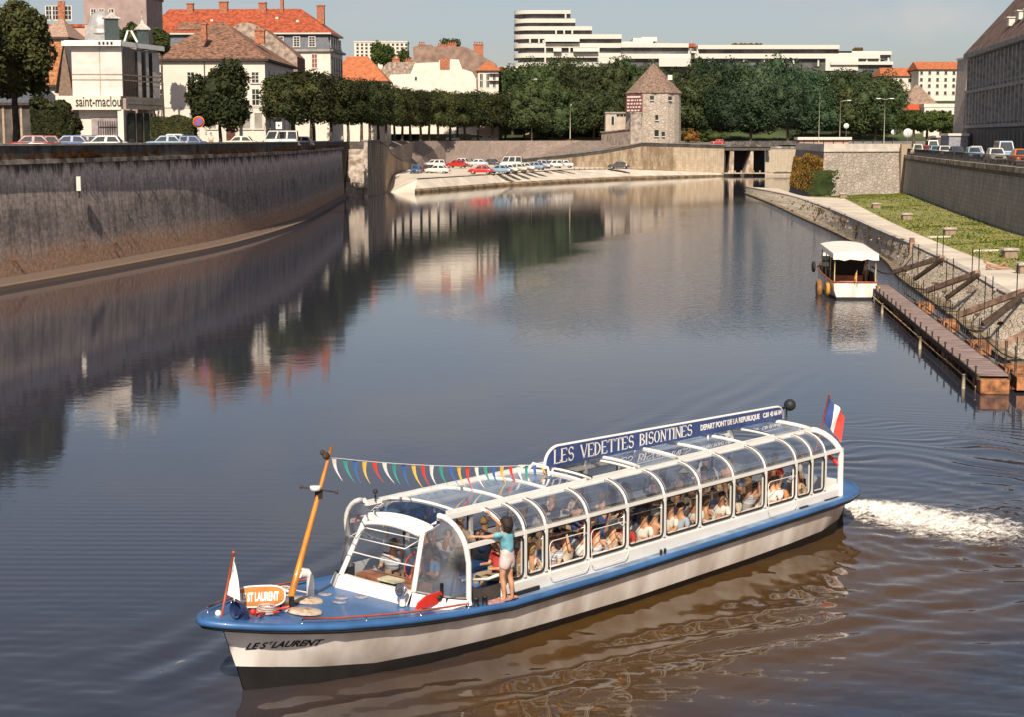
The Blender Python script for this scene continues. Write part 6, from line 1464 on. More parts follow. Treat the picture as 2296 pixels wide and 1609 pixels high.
# ------------------------------------------------------------------ buildings
WFR=mat('window_frame_white',(.66,.62,.56),.6,var=.05); PINK=mat('pink_render',(.55,.36,.29),.9,var=.1,vs=.6); GREYR=mat('grey_render',(.34,.31,.28),.9,var=.15,vs=.7)
RUBBLE=mat('rubble_stone',(.40,.31,.25),.9,var=.3,vs=1.4,detail=9,bump=.5,bs=5); BRICKC=mat('chimney_brick',(.42,.16,.09),.9,var=.25,vs=4)
WHT=mat('whitewash',(.72,.64,.56),.9,var=.06,vs=.5,detail=7); MAUVE=mat('brown_party_wall',(.30,.20,.155),.9,var=.2,vs=.5,detail=9)
def hframe(px,Y,rz=0,z=0): p=PX(px,Y); return (p.x,p.y,z)
def win(parent,cx,cz,w,h,face='f',off=0,fr=WFR,gl=DGLASS,bars=(1,2),sill=True,name='window',arch=False):
    """window with its own frame and dark panes on the front (y=off) or right (x=off) face"""
    mb=MB(); t=.07
    def P(u,v,d): return (u,off-d,v) if face=='f' else (off+d,u,v)
    def bx(u0,u1,v0,v1,d0,d1,mi):
        a=P(u0,v0,d0); b=P(u1,v1,d1); mb.box2([min(a[i],b[i]) for i in range(3)],[max(a[i],b[i]) for i in range(3)],mi)
    bx(cx-w/2,cx+w/2,cz-h/2,cz+h/2,-.05,.02,1)
    for s in (-1,1): bx(cx+s*w/2-t,cx+s*w/2+t,cz-h/2-t,cz+h/2+t,-.02,.06,0)
    bx(cx-w/2,cx+w/2,cz+h/2-.02,cz+h/2+t,-.02,.06,0)
    for k in range(1,bars[0]+1): u=cx-w/2+w*k/(bars[0]+1); bx(u-.035,u+.035,cz-h/2,cz+h/2,0,.045,0)
    for k in range(1,bars[1]+1): v=cz-h/2+h*k/(bars[1]+1); bx(cx-w/2+t,cx+w/2-t,v-.03,v+.03,0,.040,0)
    if sill: bx(cx-w/2-.15,cx+w/2+.15,cz-h/2-.16,cz-h/2-.02,-.02,.16,0)
    return mb.build(name,[fr,gl],parent)
def roof_hip(mb,x0,x1,y0,y1,z,h,hl,hr,ov=.5,rf=None):
    x0-=ov;x1+=ov;y0-=ov;y1+=ov; ym=(y0+y1)/2 if rf is None else rf
    A,B,Cc,D=(x0,y0,z),(x1,y0,z),(x1,y1,z),(x0,y1,z); E=(x0+hl,ym,z+h); F=(x1-hr,ym,z+h)
    mb.face([A,B,F,E]); mb.face([B,Cc,F]); mb.face([Cc,D,E,F]); mb.face([D,A,E]); mb.box2((x0,y0,z-.28),(x1,y1,z-.02),1)
def house(px,Y,rz,w,d,z0,h,label,wall=CREAM,roof=TILE_RED,rh=4,hl=4,hr=4,name='house',kind='hip',cat='house',group=None,base=8.0,chim=(),eave=WOODDK):
    """front-right ground corner at column px, distance Y; w to the left, d to the back; walls from base to z0+h"""
    e=empty(name,hframe(px,Y,z=0),rz,label,cat,group); top=z0+h
    mb=MB(); mb.box2((-w,0,base-1.5),(0,d,top)); mb.build('wall',wall,e)
    mb=MB()
    if kind=='hip': roof_hip(mb,-w,0,0,d,top+.30,rh,hl,hr)
    elif kind=='gable_front':   # ridge runs front to back
        x0,x1=-w-.4,.4; xm=(x0+x1)/2; mb.face([(x0,-.4,top),(xm,-.4,top+rh),(xm,d+.4,top+rh),(x0,d+.4,top)]); mb.face([(xm,-.4,top+rh),(x1,-.4,top),(x1,d+.4,top),(xm,d+.4,top+rh)])
        g=MB(); g.face([(-w,0,top),(0,0,top),(-w/2,0,top+rh-.25)]); g.build('gable',wall,e)
    elif kind=='flat': mb.box2((-w-.2,-.2,top),(.2,d+.2,top+rh))
    r=mb.build('roof',[roof,eave],e)
    for (cx,cy,ch,cw) in chim:
        c=MB(); zc=top+rh*.5; c.box((cx,cy,zc+ch/2),(cw,.8,ch)); c.box((cx,cy,zc+ch+.08),(cw+.2,1.0,.16))
        for q in range(int(cw/.5)): c.tube([(cx-cw/2+.25+q*.5,cy,zc+ch+.1),(cx-cw/2+.25+q*.5,cy,zc+ch+.55)],.13,7)
        o=c.build('chimney',BRICKC,e); o.parent=r
    return e
# white house with the brown hipped roof
Y=210; wh=house(600,Y,R(-1),M_(Y,252),24,8.2,K(Y,137)-8.2,'white three storey house with brown hipped tile roof behind the round tree',WHT,TILE_BROWN,rh=5.2,hl=6,hr=7.5,name='white_house',chim=((-7.9,3,2.0,.6),(-2.0,9,1.6,1.2)))
for cx in (-13.1,-9.1,-6.6,-1.2):
    for yy,h in ((173,1.25),(217,1.9)): win(wh,cx,K(Y,yy),.95,h)
for cx in (-8.9,-6.6,-2.4,-.9): win(wh,cx,K(Y,270),1.1,1.9,bars=(0,0),gl=GREYR)
for cy in (3,7,11,15,19):
    for yy in (173,217,268): win(wh,cy,K(Y,yy),1.1,1.9,face='r')
mb=MB(); mb.box2((-14.2,-.1,K(Y,241)),(.12,0,K(Y,236))); mb.build('string_course',WFR,wh)
mb=MB(); mb.box2((-6.95,-.12,K(Y,188)),(-6.2,-.04,K(Y,160))); mb.build('shutter',mat('orange_shutter',(.62,.28,.06),.7),wh)
mb=MB(); mb.tube([(-7.4,-.12,K(Y,138)),(-7.4,-.12,K(Y,300))],.08,6); mb.build('downpipe',GREYR,wh)
# big building with the long red roof and mansard
Y=300; w=M_(Y,420); bb=house(745,Y,R(-3),w,14,8.2,K(Y,113)-8.2,'large pale building with long red tiled roof and slate mansard floor of white windows',WHT,SLATE,rh=.3,kind='flat',name='mansard_building',cat='building')
zt=K(Y,113)+.3; zm=K(Y,76); mb=MB(); i_=.9
A=[(-w,0,zt),(0,0,zt),(0,14,zt),(-w,14,zt)]; Bm=[(-w+i_,i_*.6,zm),(-i_*.6,i_*.6,zm),(-i_*.6,14-i_,zm),(-w+i_,14-i_,zm)]
mb.grid([A,Bm],closed=True,smooth=False); mb.build('mansard',SLATE,bb)
mb=MB(); roof_hip(mb,-w+.3,-.3,.3,13.6,zm+.28,4.6,3,6.5,ov=.5); rr_=mb.build('upper_roof',[TILE_RED,CREAM],bb)
for cx,ch,cw in ((-2.6,2.1,1.3),(-13,1.6,1.3),(-20,1.8,1.5),(-26,1.5,1.1),(-9.5,3.2,.5)):
    c=MB(); zc=zm+2.6; c.box((cx,6.2,zc+ch/2+ (1 if cx<-5 else 0)),(cw,.9,ch+1)); c.box((cx,6.2,zc+ch+.65+(1 if cx<-5 else 0)),(cw+.2,1.1,.2)); o=c.build('chimney',BRICKC,bb); o.parent=rr_
for cx in (-3.2,-5.9,-8.8): win(bb,cx,(zt+zm)/2,1.1,zm-zt-.9,off=.05,bars=(1,3),name='dormer_window')
for k in range(5): win(bb,1.6+k*2.7,(zt+zm)/2,1.3,zm-zt-.9,face='r',off=-.15,bars=(1,2),name='dormer_window')
for k in range(5):
    for yy in (140,165,190): win(bb,1.6+k*2.7,K(Y,yy),1.05,2.2 if yy>130 else 1.6,face='r',fr=GREYR)
win(bb,-2.6-1.4*0-.2,K(Y,136),1.0,2.3,fr=WFR,gl=mat('curtained_glass',(.25,.08,.06),.4)); win(bb,-8.3,K(Y,136),1.0,2.3)
for cx in (-14,-18,-22,-26): win(bb,cx,K(Y,136),1.0,2.3)
for cx,zz in ((-21.5,2.2),(-10,2.6),(-6.2,2.0)):
    c=MB(); yy0=.2+zz/4.6*6.5; c.box((cx,yy0,zm+.45+zz),(.5,.35,.35)); o=c.build('skylight',WFR,bb); o.parent=rr_
c=MB(); 
c.face([(-27.5,.4,zm+.9),(-22.5,.4,zm+.9),(-22.0,4.2,zm+3.0),(-26.5,4.2,zm+3.0)]); c.box((-25,.9,zm+.6),(5,.5,.9),mi=1); o=c.build('shed_dormer',[TILE_BROWN,WFR],bb); o.parent=rr_
mb=MB(); mb.box2((-w-.5,-.5,zt-.45),(.5,.0,zt-.05)); mb.box2((.0,-.5,zt-.45),(.55,14.5,zt-.05)); mb.build('cornice',GREYR,bb)
# rounded stone gable behind the white house roof
def outline_block(name,label,Y,pts,depth,m,cat='building',base=8,chims=(),mroof=None):
    P=[Vector(((px-1148)/3842*Y,0,K(Y,py))) for px,py in pts]; c=sum((p.x for p in P))/len(P); e=empty(name,(c,Y,0),0,label,cat)
    F=[Vector((p.x-c,0,p.z)) for p in P]; Bk=[Vector((p.x-c,depth,p.z)) for p in P]; mb=MB(); mb.face(F); mb.build('wall',m,e)
    mb=MB(); mb.grid([F,Bk],closed=True,smooth=False); mb.build('roof',mroof or m,e)
    for px,py,wpx,hpx,pots in chims:
        q=MB(); x=(px-1148)/3842*Y-c; w_=M_(Y,wpx); z=K(Y,py); hh=M_(Y,hpx); q.box((x,depth*.4,z+hh/2-.6),(w_,1.2,hh+1.2)); q.box((x,depth*.4,z+hh+.1),(w_+.3,1.5,.25))
        for k in range(pots): q.tube([(x-w_/2+w_*(k+.5)/pots,depth*.4,z+hh+.2),(x-w_/2+w_*(k+.5)/pots,depth*.4,z+hh+.9)],.2,7)
        q.build('chimney',BRICKC,e)
    return e
arcp=[(522,132),(520,72),(527,60),(540,52),(556,50),(575,54),(592,62),(610,76),(632,95),(655,112),(668,126),(668,160),(560,160)]
g_=outline_block('stone_gable_house','stone house with rounded gable and red chimney stacks between white house and mansard building',238,arcp,9,RUBBLE,cat='house',mroof=TILE_BROWN,chims=((600,112,12,22,3),(585,130,16,14,2)))
# orange roofed house
Y=375; house(868,Y,R(0),M_(Y,120),14,8,K(Y,184)-8,'low white house with a broad orange tiled roof right of the mansard building',WHT,TILE_ORANGE,rh=5.6,hl=3,hr=5.0,name='orange_roof_house')
# rubble walled block, brown block with chimneys, white party wall, balcony house
outline_block('rubble_house','rubble stone house front with small red chimney pots above the clipped trees',486,[(850,300),(850,158),(872,139),(935,138),(935,300)],14,RUBBLE,chims=((886,139,16,9,2),(915,139,16,5,3)))
outline_block('brown_house','tall brown windowless house wall with many chimney pots on its flat top',505,[(927,300),(927,104),(968,99),(970,104),(1040,104),(1050,107),(1113,143),(1113,300)],16,MAUVE,mroof=TILE_ORANGE,chims=((944,104,14,6,3),(990,104,20,3,5),(1012,104,20,7,4),(1072,116,22,18,4)))
ww=outline_block('white_party_wall_house','blank white stepped party wall with an orange chimney patch above the clipped trees',468,[(866,300),(868,188),(875,167),(921,165),(931,141),(985,139),(985,134),(1010,134),(1010,132),(1029,133),(1037,154),(1059,161),(1068,177),(1071,300)],10,WHT,mroof=TILE_ORANGE)
mb=MB(); c_=ww.location.x; mb.box2(((987-1148)/3842*468-c_,-.08,K(468,156)),((1009-1148)/3842*468-c_,1.2,K(468,130))); mb.build('chimney',BRICKC,ww)
win(ww,(933-1148)/3842*468-c_,K(468,176),.7,1.0,bars=(0,0),sill=False)
bh=house(1118,480,R(0),M_(480,46),12,8,K(480,160)-8,'narrow balconied white house with dark windows at the end of the party walls',WHT,TILE_ORANGE,rh=2.5,hl=2.5,hr=2.5,name='balcony_house')
for cx in (-4.8,-3.0,-1.2):
    for yy in (172,188): win(bh,cx,K(480,yy),.9,1.7,bars=(1,0))
mb=MB(); mb.box2((-2.6,-1.0,K(480,166)),(.4,0,K(480,164.6))); mb.box2((-2.6,-1.0,K(480,182)),(.4,0,K(480,180.6))); mb.build('balcony',IRON,bh)
house(1140,520,R(0),M_(520,30),10,8,K(520,163)-8,'small pink roofed house half hidden at the left end of the wood',PINK,TILE_RED,rh=1.8,hl=2,hr=2)
# distant white slab block
Y=680; sl=house(915,Y,0,M_(Y,118),12,20,K(Y,95)-20,'distant white slab block of flats on the hill with rows of small windows',WHT,CREAM,rh=.6,kind='flat',name='slab_block',cat='building',base=20)
for k in range(12):
    for yy in (100,108,116,124): win(sl,-M_(Y,118)+1.3+k*1.75,K(Y,yy),.9,.9,bars=(0,0),sill=False,fr=GREYR)
# houses in the upper left corner
Y=250; h1=house(210,Y,R(-3),M_(Y,88),12,8,K(Y,60)-8,'pinkish house with small paned windows at the top left behind the shop',PINK,TILE_RED,rh=.4,kind='flat')
for px in (123,137,166): win(h1,-M_(Y,210-px),K(Y,28),1.0,1.9,bars=(1,2))
mb=MB(); mb.box2((-M_(Y,66),-.3,K(Y,47)),(-M_(Y,50),0,K(Y,2))); mb.build('brick_pier',BRICKC,h1)
h1b=house(340,262,R(0),M_(262,140),12,8,K(262,-10)-8,'mauve rendered house wall behind the dome at the top left',mat('mauve_render',(.36,.27,.25),.9,var=.12,vs=.6),TILE_RED,rh=1,kind='flat')
for px in (222,240,262): win(h1b,-M_(262,340-px),K(262,32),.8,1.6)
h1c=house(160,218,R(0),M_(218,60),10,8,K(218,88)-8,'low house with pale pinkish tiled roof behind the chestnut tree',PINK,mat('pale_tiles',(.44,.29,.22),.9,var=.2,vs=3),rh=2.6,hl=2,hr=2)
Y=200; h2=house(148,Y,R(4),M_(Y,70),9,8.2,K(Y,196)-8.2,'small house with a steep orange-brown roof left of the shop',CREAM,mat('rust_tiles',(.40,.17,.07),.9,var=.25,vs=3),rh=5.2,hl=.6,hr=.2,name='small_house',chim=((-1.6,2.0,2.2,1.0),))
win(h2,-1.9,K(Y,212),.9,1.2); win(h2,-3.4,K(Y,212),.9,1.2)
h3=house(172,192,R(6),M_(192,30),6,8.2,K(192,208)-8.2,'narrow steep white edged gable between the small house and the shop',mat('dim_gable',(.24,.16,.12),.9),WHT,rh=5.6,kind='gable_front',name='gable_bay')
# ---- shop with panelled walls, dome and turrets
Y=180; sp=empty('shop_building',(*PX(284,Y)[:2],0),0,'pale panelled corner shop with lettered fascia, silvery dome and two dark turrets','shop')
PANEL=mat('white_panels',(.70,.62,.57),.55,var=.10,vs=.5,detail=8,scale3=(1,1,2.5)); TAN=mat('tan_strip',(.42,.30,.22),.7)
m=lambda n:M_(Y,n)
rz2=R(60); 
mb=MB(); mb.box2((-m(112),0,K(Y,216)),(0,7,K(Y,103))); mb.build('upper_wall',PANEL,sp)
mb=MB()
for yy in (166,178): mb.box2((-m(112),-.06,K(Y,yy+1)),(.03,0,K(Y,yy-1)))
mb.box2((-m(50),-.05,K(Y,215)),(-m(48.5),0,K(Y,103))); mb.build('panel_joint',TAN,sp)
# right, shaded side: glazed bay, column, white corner
sidev=Vector((m(22),3.4,0)); ex2=Vector((1.95,9.5,0))
def q4(u0,u1,v0,v1,d=0):
    a=ex2*u0; b=ex2*u1; n=Vector((ex2.y,-ex2.x,0)).normalized()*d; return [(a+n)+Vector((0,0,v0)),(b+n)+Vector((0,0,v0)),(b+n)+Vector((0,0,v1)),(a+n)+Vector((0,0,v1))]
mb=MB(); mb.face(q4(0,.42,K(Y,214),K(Y,106),-.1)); mb.face(q4(.42,1,K(Y,316),K(Y,106),-.2)); mb.build('side_wall',[mat('bronze_glass',(.10,.06,.045),.3,var=.3,vs=2)],sp)
mb=MB()
for u0,u1 in ((.40,.50),(.62,.70),(.80,1.0)): mb.face(q4(u0,u1,K(Y,216),K(Y,110),.05))
for yy in (167,179): mb.face(q4(0,1,K(Y,yy+1.4),K(Y,yy-1.4),.12),1)
for k in range(9): mb.face(q4(.03+k*.043,.036+k*.043,K(Y,214),K(Y,107),.0),1)
mb.build('side_panels',[PANEL,TAN],sp)
mb=MB(); mb.box2((-m(130),-.7,K(Y,103)),(.1,.1,K(Y,92)))
mb.box2((-m(128),0,K(Y,92)-.3),(0,8,K(Y,90)));mb.build('roof_fascia',WHITE,sp)
mb=MB(); n2=Vector((ex2.y,-ex2.x,0)).normalized()*.6; a=Vector((0,-.7,0)); b=ex2*1.02+n2; mb.grid([[a+Vector((0,0,K(Y,103))),b+Vector((0,0,K(Y,104)))],[a+Vector((0,0,K(Y,92))),b+Vector((0,0,K(Y,93)))],[Vector((0,6,K(Y,92))),ex2+Vector((0,0,K(Y,93)))]],smooth=False); mb.build('side_fascia',WHITE,sp)
mb=MB()
for k in range(4): mb.box((-m(18+k*9),-.72,K(Y,97)),(.22,.06,.30),mi=0)
mb.build('fascia_emblem',BLACK,sp)
mb=MB(); mb.box2((-m(145),-1.0,K(Y,246)),(-.0,0,K(Y,215))); mb.build('sign_fascia',WHT,sp)
text('saint-maclou',1.52,LETTER,sp,'sign_lettering',loc=(-m(101),-1.03,K(Y,238.5)),rot=(R(90),0,0),sx=.62,off=.018,ext=.01)
mb=MB(); mb.grid([q4(0,1,K(Y,244),K(Y,216),.35)[:2],q4(0,1,K(Y,244),K(Y,216),.35)[3:1:-1]],smooth=False)
for yy in (222,236): mb.face(q4(0,1,K(Y,yy+3),K(Y,yy),.42),1)
mb.build('side_canopy',[GREYR,mat('tan_band',(.40,.27,.20),.8)],sp)
mb=MB(); mb.box2((-m(100),.1,8),(0,6,K(Y,246))); mb.build('lower_wall',WHT,sp)
mb=MB(); mb.box2((-m(72),-.02,8.4),(-m(8),.1,K(Y,262))); mb.build('shop_window',mat('pale_shop_glass',(.36,.30,.30),.25,var=.3,vs=.8),sp)
mb=MB()
for k in range(9): x=-m(56)+k*m(5.2); mb.box((x,-.12,K(Y,294)),(.05,.05,2.2))
mb.box((-m(35),-.12,K(Y,284)),(m(42),.05,.06)); mb.build('display_rail',IRON,sp)
for (u,px) in ((0,0),(.98,1)):
    mb=MB(); p=ex2*u; mb.box((p.x+ (0 if u else -.1),p.y-.6,(8.2+K(Y,245))/2),(m(13),.5,K(Y,245)-8.2)); mb.build('column',WHT,sp)
mb=MB(); mb.face(q4(.12,.9,8.4,K(Y,252),.0)); mb.build('side_window',DGLASS,sp)
mb=MB()
for u in (.3,.5,.68): mb.face(q4(u,u+.03,8.4,K(Y,252),.05))
mb.build('mullion',TAN,sp)
def turret(cx,cy,wd,zb,ze,zp,label,fin=True):
    t=empty('roof_turret',(cx,cy,0),R(20)); t.parent=sp; t['label']=label
    w=wd/2; mb=MB(); mb.box((0,0,(zb+ze)/2),(w*1.5,w*1.5,ze-zb))
    for a in (-1,1):
        for k in range(5): mb.box((-w*.7+k*w*.35,a*w*.76,(zb+ze)/2),(w*.1,.06,ze-zb-.3))
    o=mb.build('turret_body',mat('green_grey_metal',(.06,.085,.085),.5,metal=.3,var=.15),t)
    mb=MB(); rows=[[(sx*w*f,sy*w*f,z) for sx,sy in ((-1,-1),(1,-1),(1,1),(-1,1))] for f,z in ((1,ze),(1,ze+.15),(.62,ze+(zp-ze)*.38),(.30,ze+(zp-ze)*.62),(.06,zp))]; mb.grid(rows,closed=True,smooth=False); mb.face(rows[0])
    if fin: mb.tube([(0,0,zp-.1),(0,0,zp+.9)],.05,6); mb.ball((0,0,zp+.25),.12,8,6)
    mb.build('turret_roof',mat('pale_zinc',(.50,.46,.42),.5,var=.15),t)
Yt=188
for px,wd,zb,ze,zp,lb in ((263,46,88,42,26,'left roof turret in front of the dome'),(331,40,104,67,44,'right roof turret')):
    p=PX(px,Yt)-Vector(sp.location); turret(p.x,p.y,M_(Yt,wd)*.8,K(Yt,zb+8),K(Yt,ze),K(Yt,zp),lb)
p=PX(243,192)-Vector(sp.location); mb=MB(); Rr=M_(192,33); zc=K(192,60)
mb.lathe([(Rr*math.cos(a),Rr*1.1*math.sin(a)) for a in np.linspace(-.1,math.pi/2,12)],24,(p.x,p.y,zc)); mb.lathe([(Rr*1.05,-.5),(Rr*1.05,.1),(Rr*.9,.1)],24,(p.x,p.y,zc-.3)); mb.box((p.x,p.y,K(192,88)),(Rr*1.9,Rr*1.9,3)); mb.build('dome',mat('dome_zinc',(.42,.41,.40),.45,metal=.2,var=.12),sp)
mb=MB(); pp=PX(305,182)-Vector(sp.location); mb.tube([pp+Vector((-.7,0,K(Y,92))),pp+Vector((-.3,0,K(Y,66))),pp+Vector((.1,0,K(Y,66))),pp+Vector((.7,0,K(Y,92)))],.12,5); mb.build('roof_trestle',WHITE,sp)
# ---- round tower
Y=452; TX=PX(1468,Y).x; tw=empty('round_tower',(TX,Y+7,0),0,'squat pale stone tower with steep brown pointed roof beside the sluice bridge','tower'); tr_=M_(Y,62); TW=[]
TWM,_,_=stone('tower_masonry',(.56,.49,.42),(.45,.39,.33),(.30,.25,.21),.8,.4,.3,(.24,.19,.15),rub=1.5,blotch=.5,blc=(.33,.28,.24),ssc=(.3,1.2,1),bump=.8)
fa=[a for a in range(-180,181,18)]; rad=lambda a: tr_*(1.0 if abs(((a+90)%360)-180)>0 else 1); mb=MB(); n=20
ring=lambda r,z:[(r*math.cos(2*math.pi*k/n+.157),r*math.sin(2*math.pi*k/n+.157),z) for k in range(n+1)]
zs=(7,K(Y,209)); mb.grid([ring(tr_*1.03,7),ring(tr_,K(Y,209))],uv=[[(k*1.9,7) for k in range(n+1)],[(k*1.9,19) for k in range(n+1)]],smooth=False); mb.build('wall',TWM,tw)
mb=MB(); ze=K(Y,207); zp=K(Y,141); n8=10; rg=lambda r,z:[(r*math.cos(2*math.pi*k/n8+.31),r*math.sin(2*math.pi*k/n8+.31),z) for k in range(n8)]
mb.grid([rg(tr_*1.0,ze-.25),rg(tr_*1.08,ze-.1),rg(tr_*.06,zp)],closed=True,smooth=False,flip=True); rt2=mb.build('roof',mat('tower_tiles',(.25,.165,.125),.9,var=.28,vs=1.8,bump=.5,bs=5,detail=9),tw)
c=MB(); c.tube([(0,0,zp-.4),(0,0,zp+.5)],.15,6); o=c.build('finial',GREYR,tw); o.parent=rt2
c=MB(); c.box((4.2,-1.6,K(Y,172)),(1.2,1.4,1.3)); o=c.build('dormer',WHT,tw); o.parent=rt2
for px,py,w_,h_ in ((1461,219,1.0,1.1),(1502,220,.8,1.0),(1472,263,.8,1.3),(1472,298,1.1,1.7),(1487,300,.8,1.2)):
    x=(px-1148)/3842*(Y+.6)-TX; yv=-math.sqrt(max(.1,(tr_*1.03)**2-x*x)); a=math.atan2(yv,x); mb=MB(); mb.box((0,0,0),(.5,w_,h_)); mb.box((.22,0,-h_/2-.1),(.25,w_+.3,.18),mi=1); o=mb.build('window',[DGLASS,WFR],tw); o.location=(x,yv,K(Y,py)); o.rotation_euler=(0,0,a)
mb=MB(); x0=(1405-1148)/3842*Y-TX; x1=(1440-1148)/3842*Y-TX; yv=-tr_*.92; MAR=mat('maroon_panel',(.20,.06,.06),.7)
mb.face([(x0,-4.6,K(Y,250)),(x1,-8.1,K(Y,250)),(x1,-8.1,K(Y,212)),(x0,-4.6,K(Y,212))]); rr=random.Random(2)
for q in range(5):
    z=K(Y,215+q*7.6); 
    f=.08
    while f<.85:
        w_=rr.uniform(.06,.16) if q else .8; a=Vector((x0,-4.6,0)).lerp(Vector((x1,-8.1,0)),f); b=Vector((x0,-4.6,0)).lerp(Vector((x1,-8.1,0)),min(.94,f+w_)); dd=Vector((-.05,-.06,0)); mb.face([a+dd+Vector((0,0,z-.42)),b+dd+Vector((0,0,z-.42)),b+dd+Vector((0,0,z)),a+dd+Vector((0,0,z))],1); f+=w_+.07
mb.build('painted_panel',[MAR,WFR],tw)
OBM=mat('annex_render',(.50,.42,.35),.9,var=.12,vs=.7)
ob_=empty('outbuilding',(*PX(1357,464)[:2],0),0,'low pale flat roofed annex with a dark door left of the round tower','outbuilding'); w_=M_(464,60)
mb=MB(); mb.box2((0,0,8),(w_,6,K(464,254))); mb.build('wall',OBM,ob_); mb=MB(); mb.box2((-.2,-.3,K(464,254)),(w_,6,K(464,250.5))); mb.build('roof',GREYR,ob_)
win(ob_,M_(464,16),K(464,270),.9,2.3,bars=(0,0),sill=False,name='door'); win(ob_,M_(464,36),K(464,258),3,.7,bars=(2,0),sill=False)
wg=empty('tower_buttress',(*PX(1413,449)[:2],0),0,'stone buttress against the left side of the round tower','buttress'); w_=M_(449,24)
mb=MB(); mb.box2((0,0,7),(w_,4,K(449,254))); mb.build('wall',mat('buttress_stone',(.38,.32,.28),.9,var=.25,vs=1,detail=8),wg); mb=MB(); mb.box2((-.15,-.15,K(449,254)),(w_+.15,4,K(449,251))); mb.build('cap',LEDGE,wg)
lwl=empty('low_wall',(*PX(1348,463)[:2],0),0,'low sloping stone wall on the bank left of the tower','wall'); mb=MB(); a=PX(1348,463)-Vector(lwl.location); b=PX(1414,449)-Vector(lwl.location)
mb.face([(a.x,a.y,7),(b.x,b.y,7),(b.x,b.y,K(449,290)),(a.x,a.y,K(463,297))]); mb.face([(a.x,a.y+.5,7),(b.x,b.y+.5,7),(b.x,b.y+.5,K(449,290)),(a.x,a.y+.5,K(463,297))]); mb.build('wall',mat('low_wall_stone',(.36,.29,.25),.9,var=.2,vs=.8),lwl); mb=MB(); mb.bar((a.x,a.y+.2,K(463,296)),(b.x,b.y+.2,K(449,289)),.8,.25); mb.build('coping',LEDGE,lwl)
# dry slope with a pale walled path left of the tower
slope=MB(); r0=[];r1=[];r2=[]
for px,y1,y2 in ((1172,300,296),(1215,286,282),(1250,273,270),(1300,277,274),(1350,284,280),(1420,290,285)):
    r0.append(PX(px,477)+Vector((0,0,8.85))); r1.append(PX(px,500)+Vector((0,0,K(500,y1)))); r2.append(PX(px,512)+Vector((0,0,K(512,y2))))
slope.grid([r0,r1,r2],smooth=True)
o=slope.build('earth_slope',mat('dry_slope',(.50,.38,.24),.95,var=.2,vs=.3,detail=8,col2=(.30,.25,.13))); tag(o,kind='structure')
pw=MB(); pw.grid([[p+Vector((0,-.3,-.2)) for p in r1],[p+Vector((0,-.3,.6)) for p in r1],[p+Vector((0,.2,.6)) for p in r1]],smooth=False); o=pw.build('path_wall',COPM); tag(o,'pale low wall along the path that climbs the slope left of the tower','wall')
# ---- terraced apartment building on the hill
Y=600; ap=empty('apartment_building',(*PX(1160,Y)[:2],0),0,'long white terraced apartment building stepping down to the right on the hilltop','building'); x_=lambda px:(px-1160)/3842*Y
APD=mat('dark_glass_facade',(.12,.115,.12),.5,var=.3,vs=.25); APW=mat('apartment_white',(.62,.58,.53),.8,var=.04)  # dark glass of the recessed floors, white slabs between
fl=[(1163,1278,23,31),(1163,1289,42,51),(1162,1326,59,68),(1162,1392,77,87),(1162,1500,97,107),(1162,1500,119,129),(1162,1470,140,150)]
def floor_(pa,pb,y0,y1,yn,curve=True,Yo=0,dep=22):
    za,zb=K(Y,y0),K(Y,y1); zn=K(Y,yn); r=4.5; xa,xb=x_(pa),x_(pb)
    def outl(off):
        P=[(xb+off*0,-off+Yo),(xa+r,-off+Yo)]
        P=[]
        if curve:
            for a in np.linspace(180,270,8): P.append((xa+r+(r+off)*math.cos(R(a)),r+(r+off)*math.sin(R(a))+Yo))
        else: P.append((xa,-off+Yo))
        P.append((xb,-off+Yo)); P.append((xb,dep+Yo)); P.append((xa-(off if curve else 0),dep+Yo)); return P
    mb=MB(); mb.prism(outl(1.5),zb,za); mb.build('terrace',APW,ap)
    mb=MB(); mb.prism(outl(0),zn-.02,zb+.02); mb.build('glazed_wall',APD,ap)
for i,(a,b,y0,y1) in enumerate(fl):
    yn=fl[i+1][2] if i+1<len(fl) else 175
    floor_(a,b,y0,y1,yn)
# long wings
for (a,b,y0,y1,yn,Yo) in ((1375,1425,92,97,99,4),(1420,1465,83,99,99,6),(1440,1475,80,90,90,8),(1390,1540,98,107,119,-2),(1390,1552,121,132,170,-2),(1558,1870,103,112,120,-6),(1552,1960,122,133,170,-6),(1545,1900,116,120,124,-4),(1870,1988,116,124,134,-4),(1850,1988,140,147,170,-7)):
    floor_(a,b,y0,y1,yn,False,Yo,20)
for px,y0,y1 in ((1267,30,42),(1218,90,97),(1246,68,77),(1264,68,77),(1282,68,77),(1188,87,97),(1208,87,97),(1222,87,140),(1276,107,119),(1341,107,140),(1350,130,140),(1463,130,140),(1542,107,150),(1558,112,150),(1583,131,140),(1660,131,140),(1705,131,140),(1746,131,145),(1770,131,145),(1825,131,150),(1932,131,150),(1960,131,150),(1980,131,150)):
    mb=MB(); mb.box((x_(px),-6.5 if px>1545 else -1.4,(K(Y,y0)+K(Y,y1))/2),(.55,.5,K(Y,y1)-K(Y,y0)+.02)); mb.build('pillar',APW,ap)
for px0,px1,y0,y1 in ((1222,1298,86,94),(1284,1340,108,116),(1240,1258,108,116)):
    mb=MB(); a=x_(px0);b=x_(px1); mb.face([(a,-1.6,K(Y,y0)),(b,-1.6,K(Y,y0)),(b,-3.4,K(Y,y1)),(a,-3.4,K(Y,y1))]); mb.build('awning',mat('awning_cloth',(.66,.60,.54),.9),ap)
for px0,px1,y0,y1 in ((1840,1912,133,160),(1474,1545,131,150),(1340,1395,131,143)):
    mb=MB(); mb.box2((x_(px0),-7.6 if px0>1600 else -3.2,K(Y,y1)),(x_(px1),-5,K(Y,y0)+.1)); mb.build('blank_wall',APW,ap)
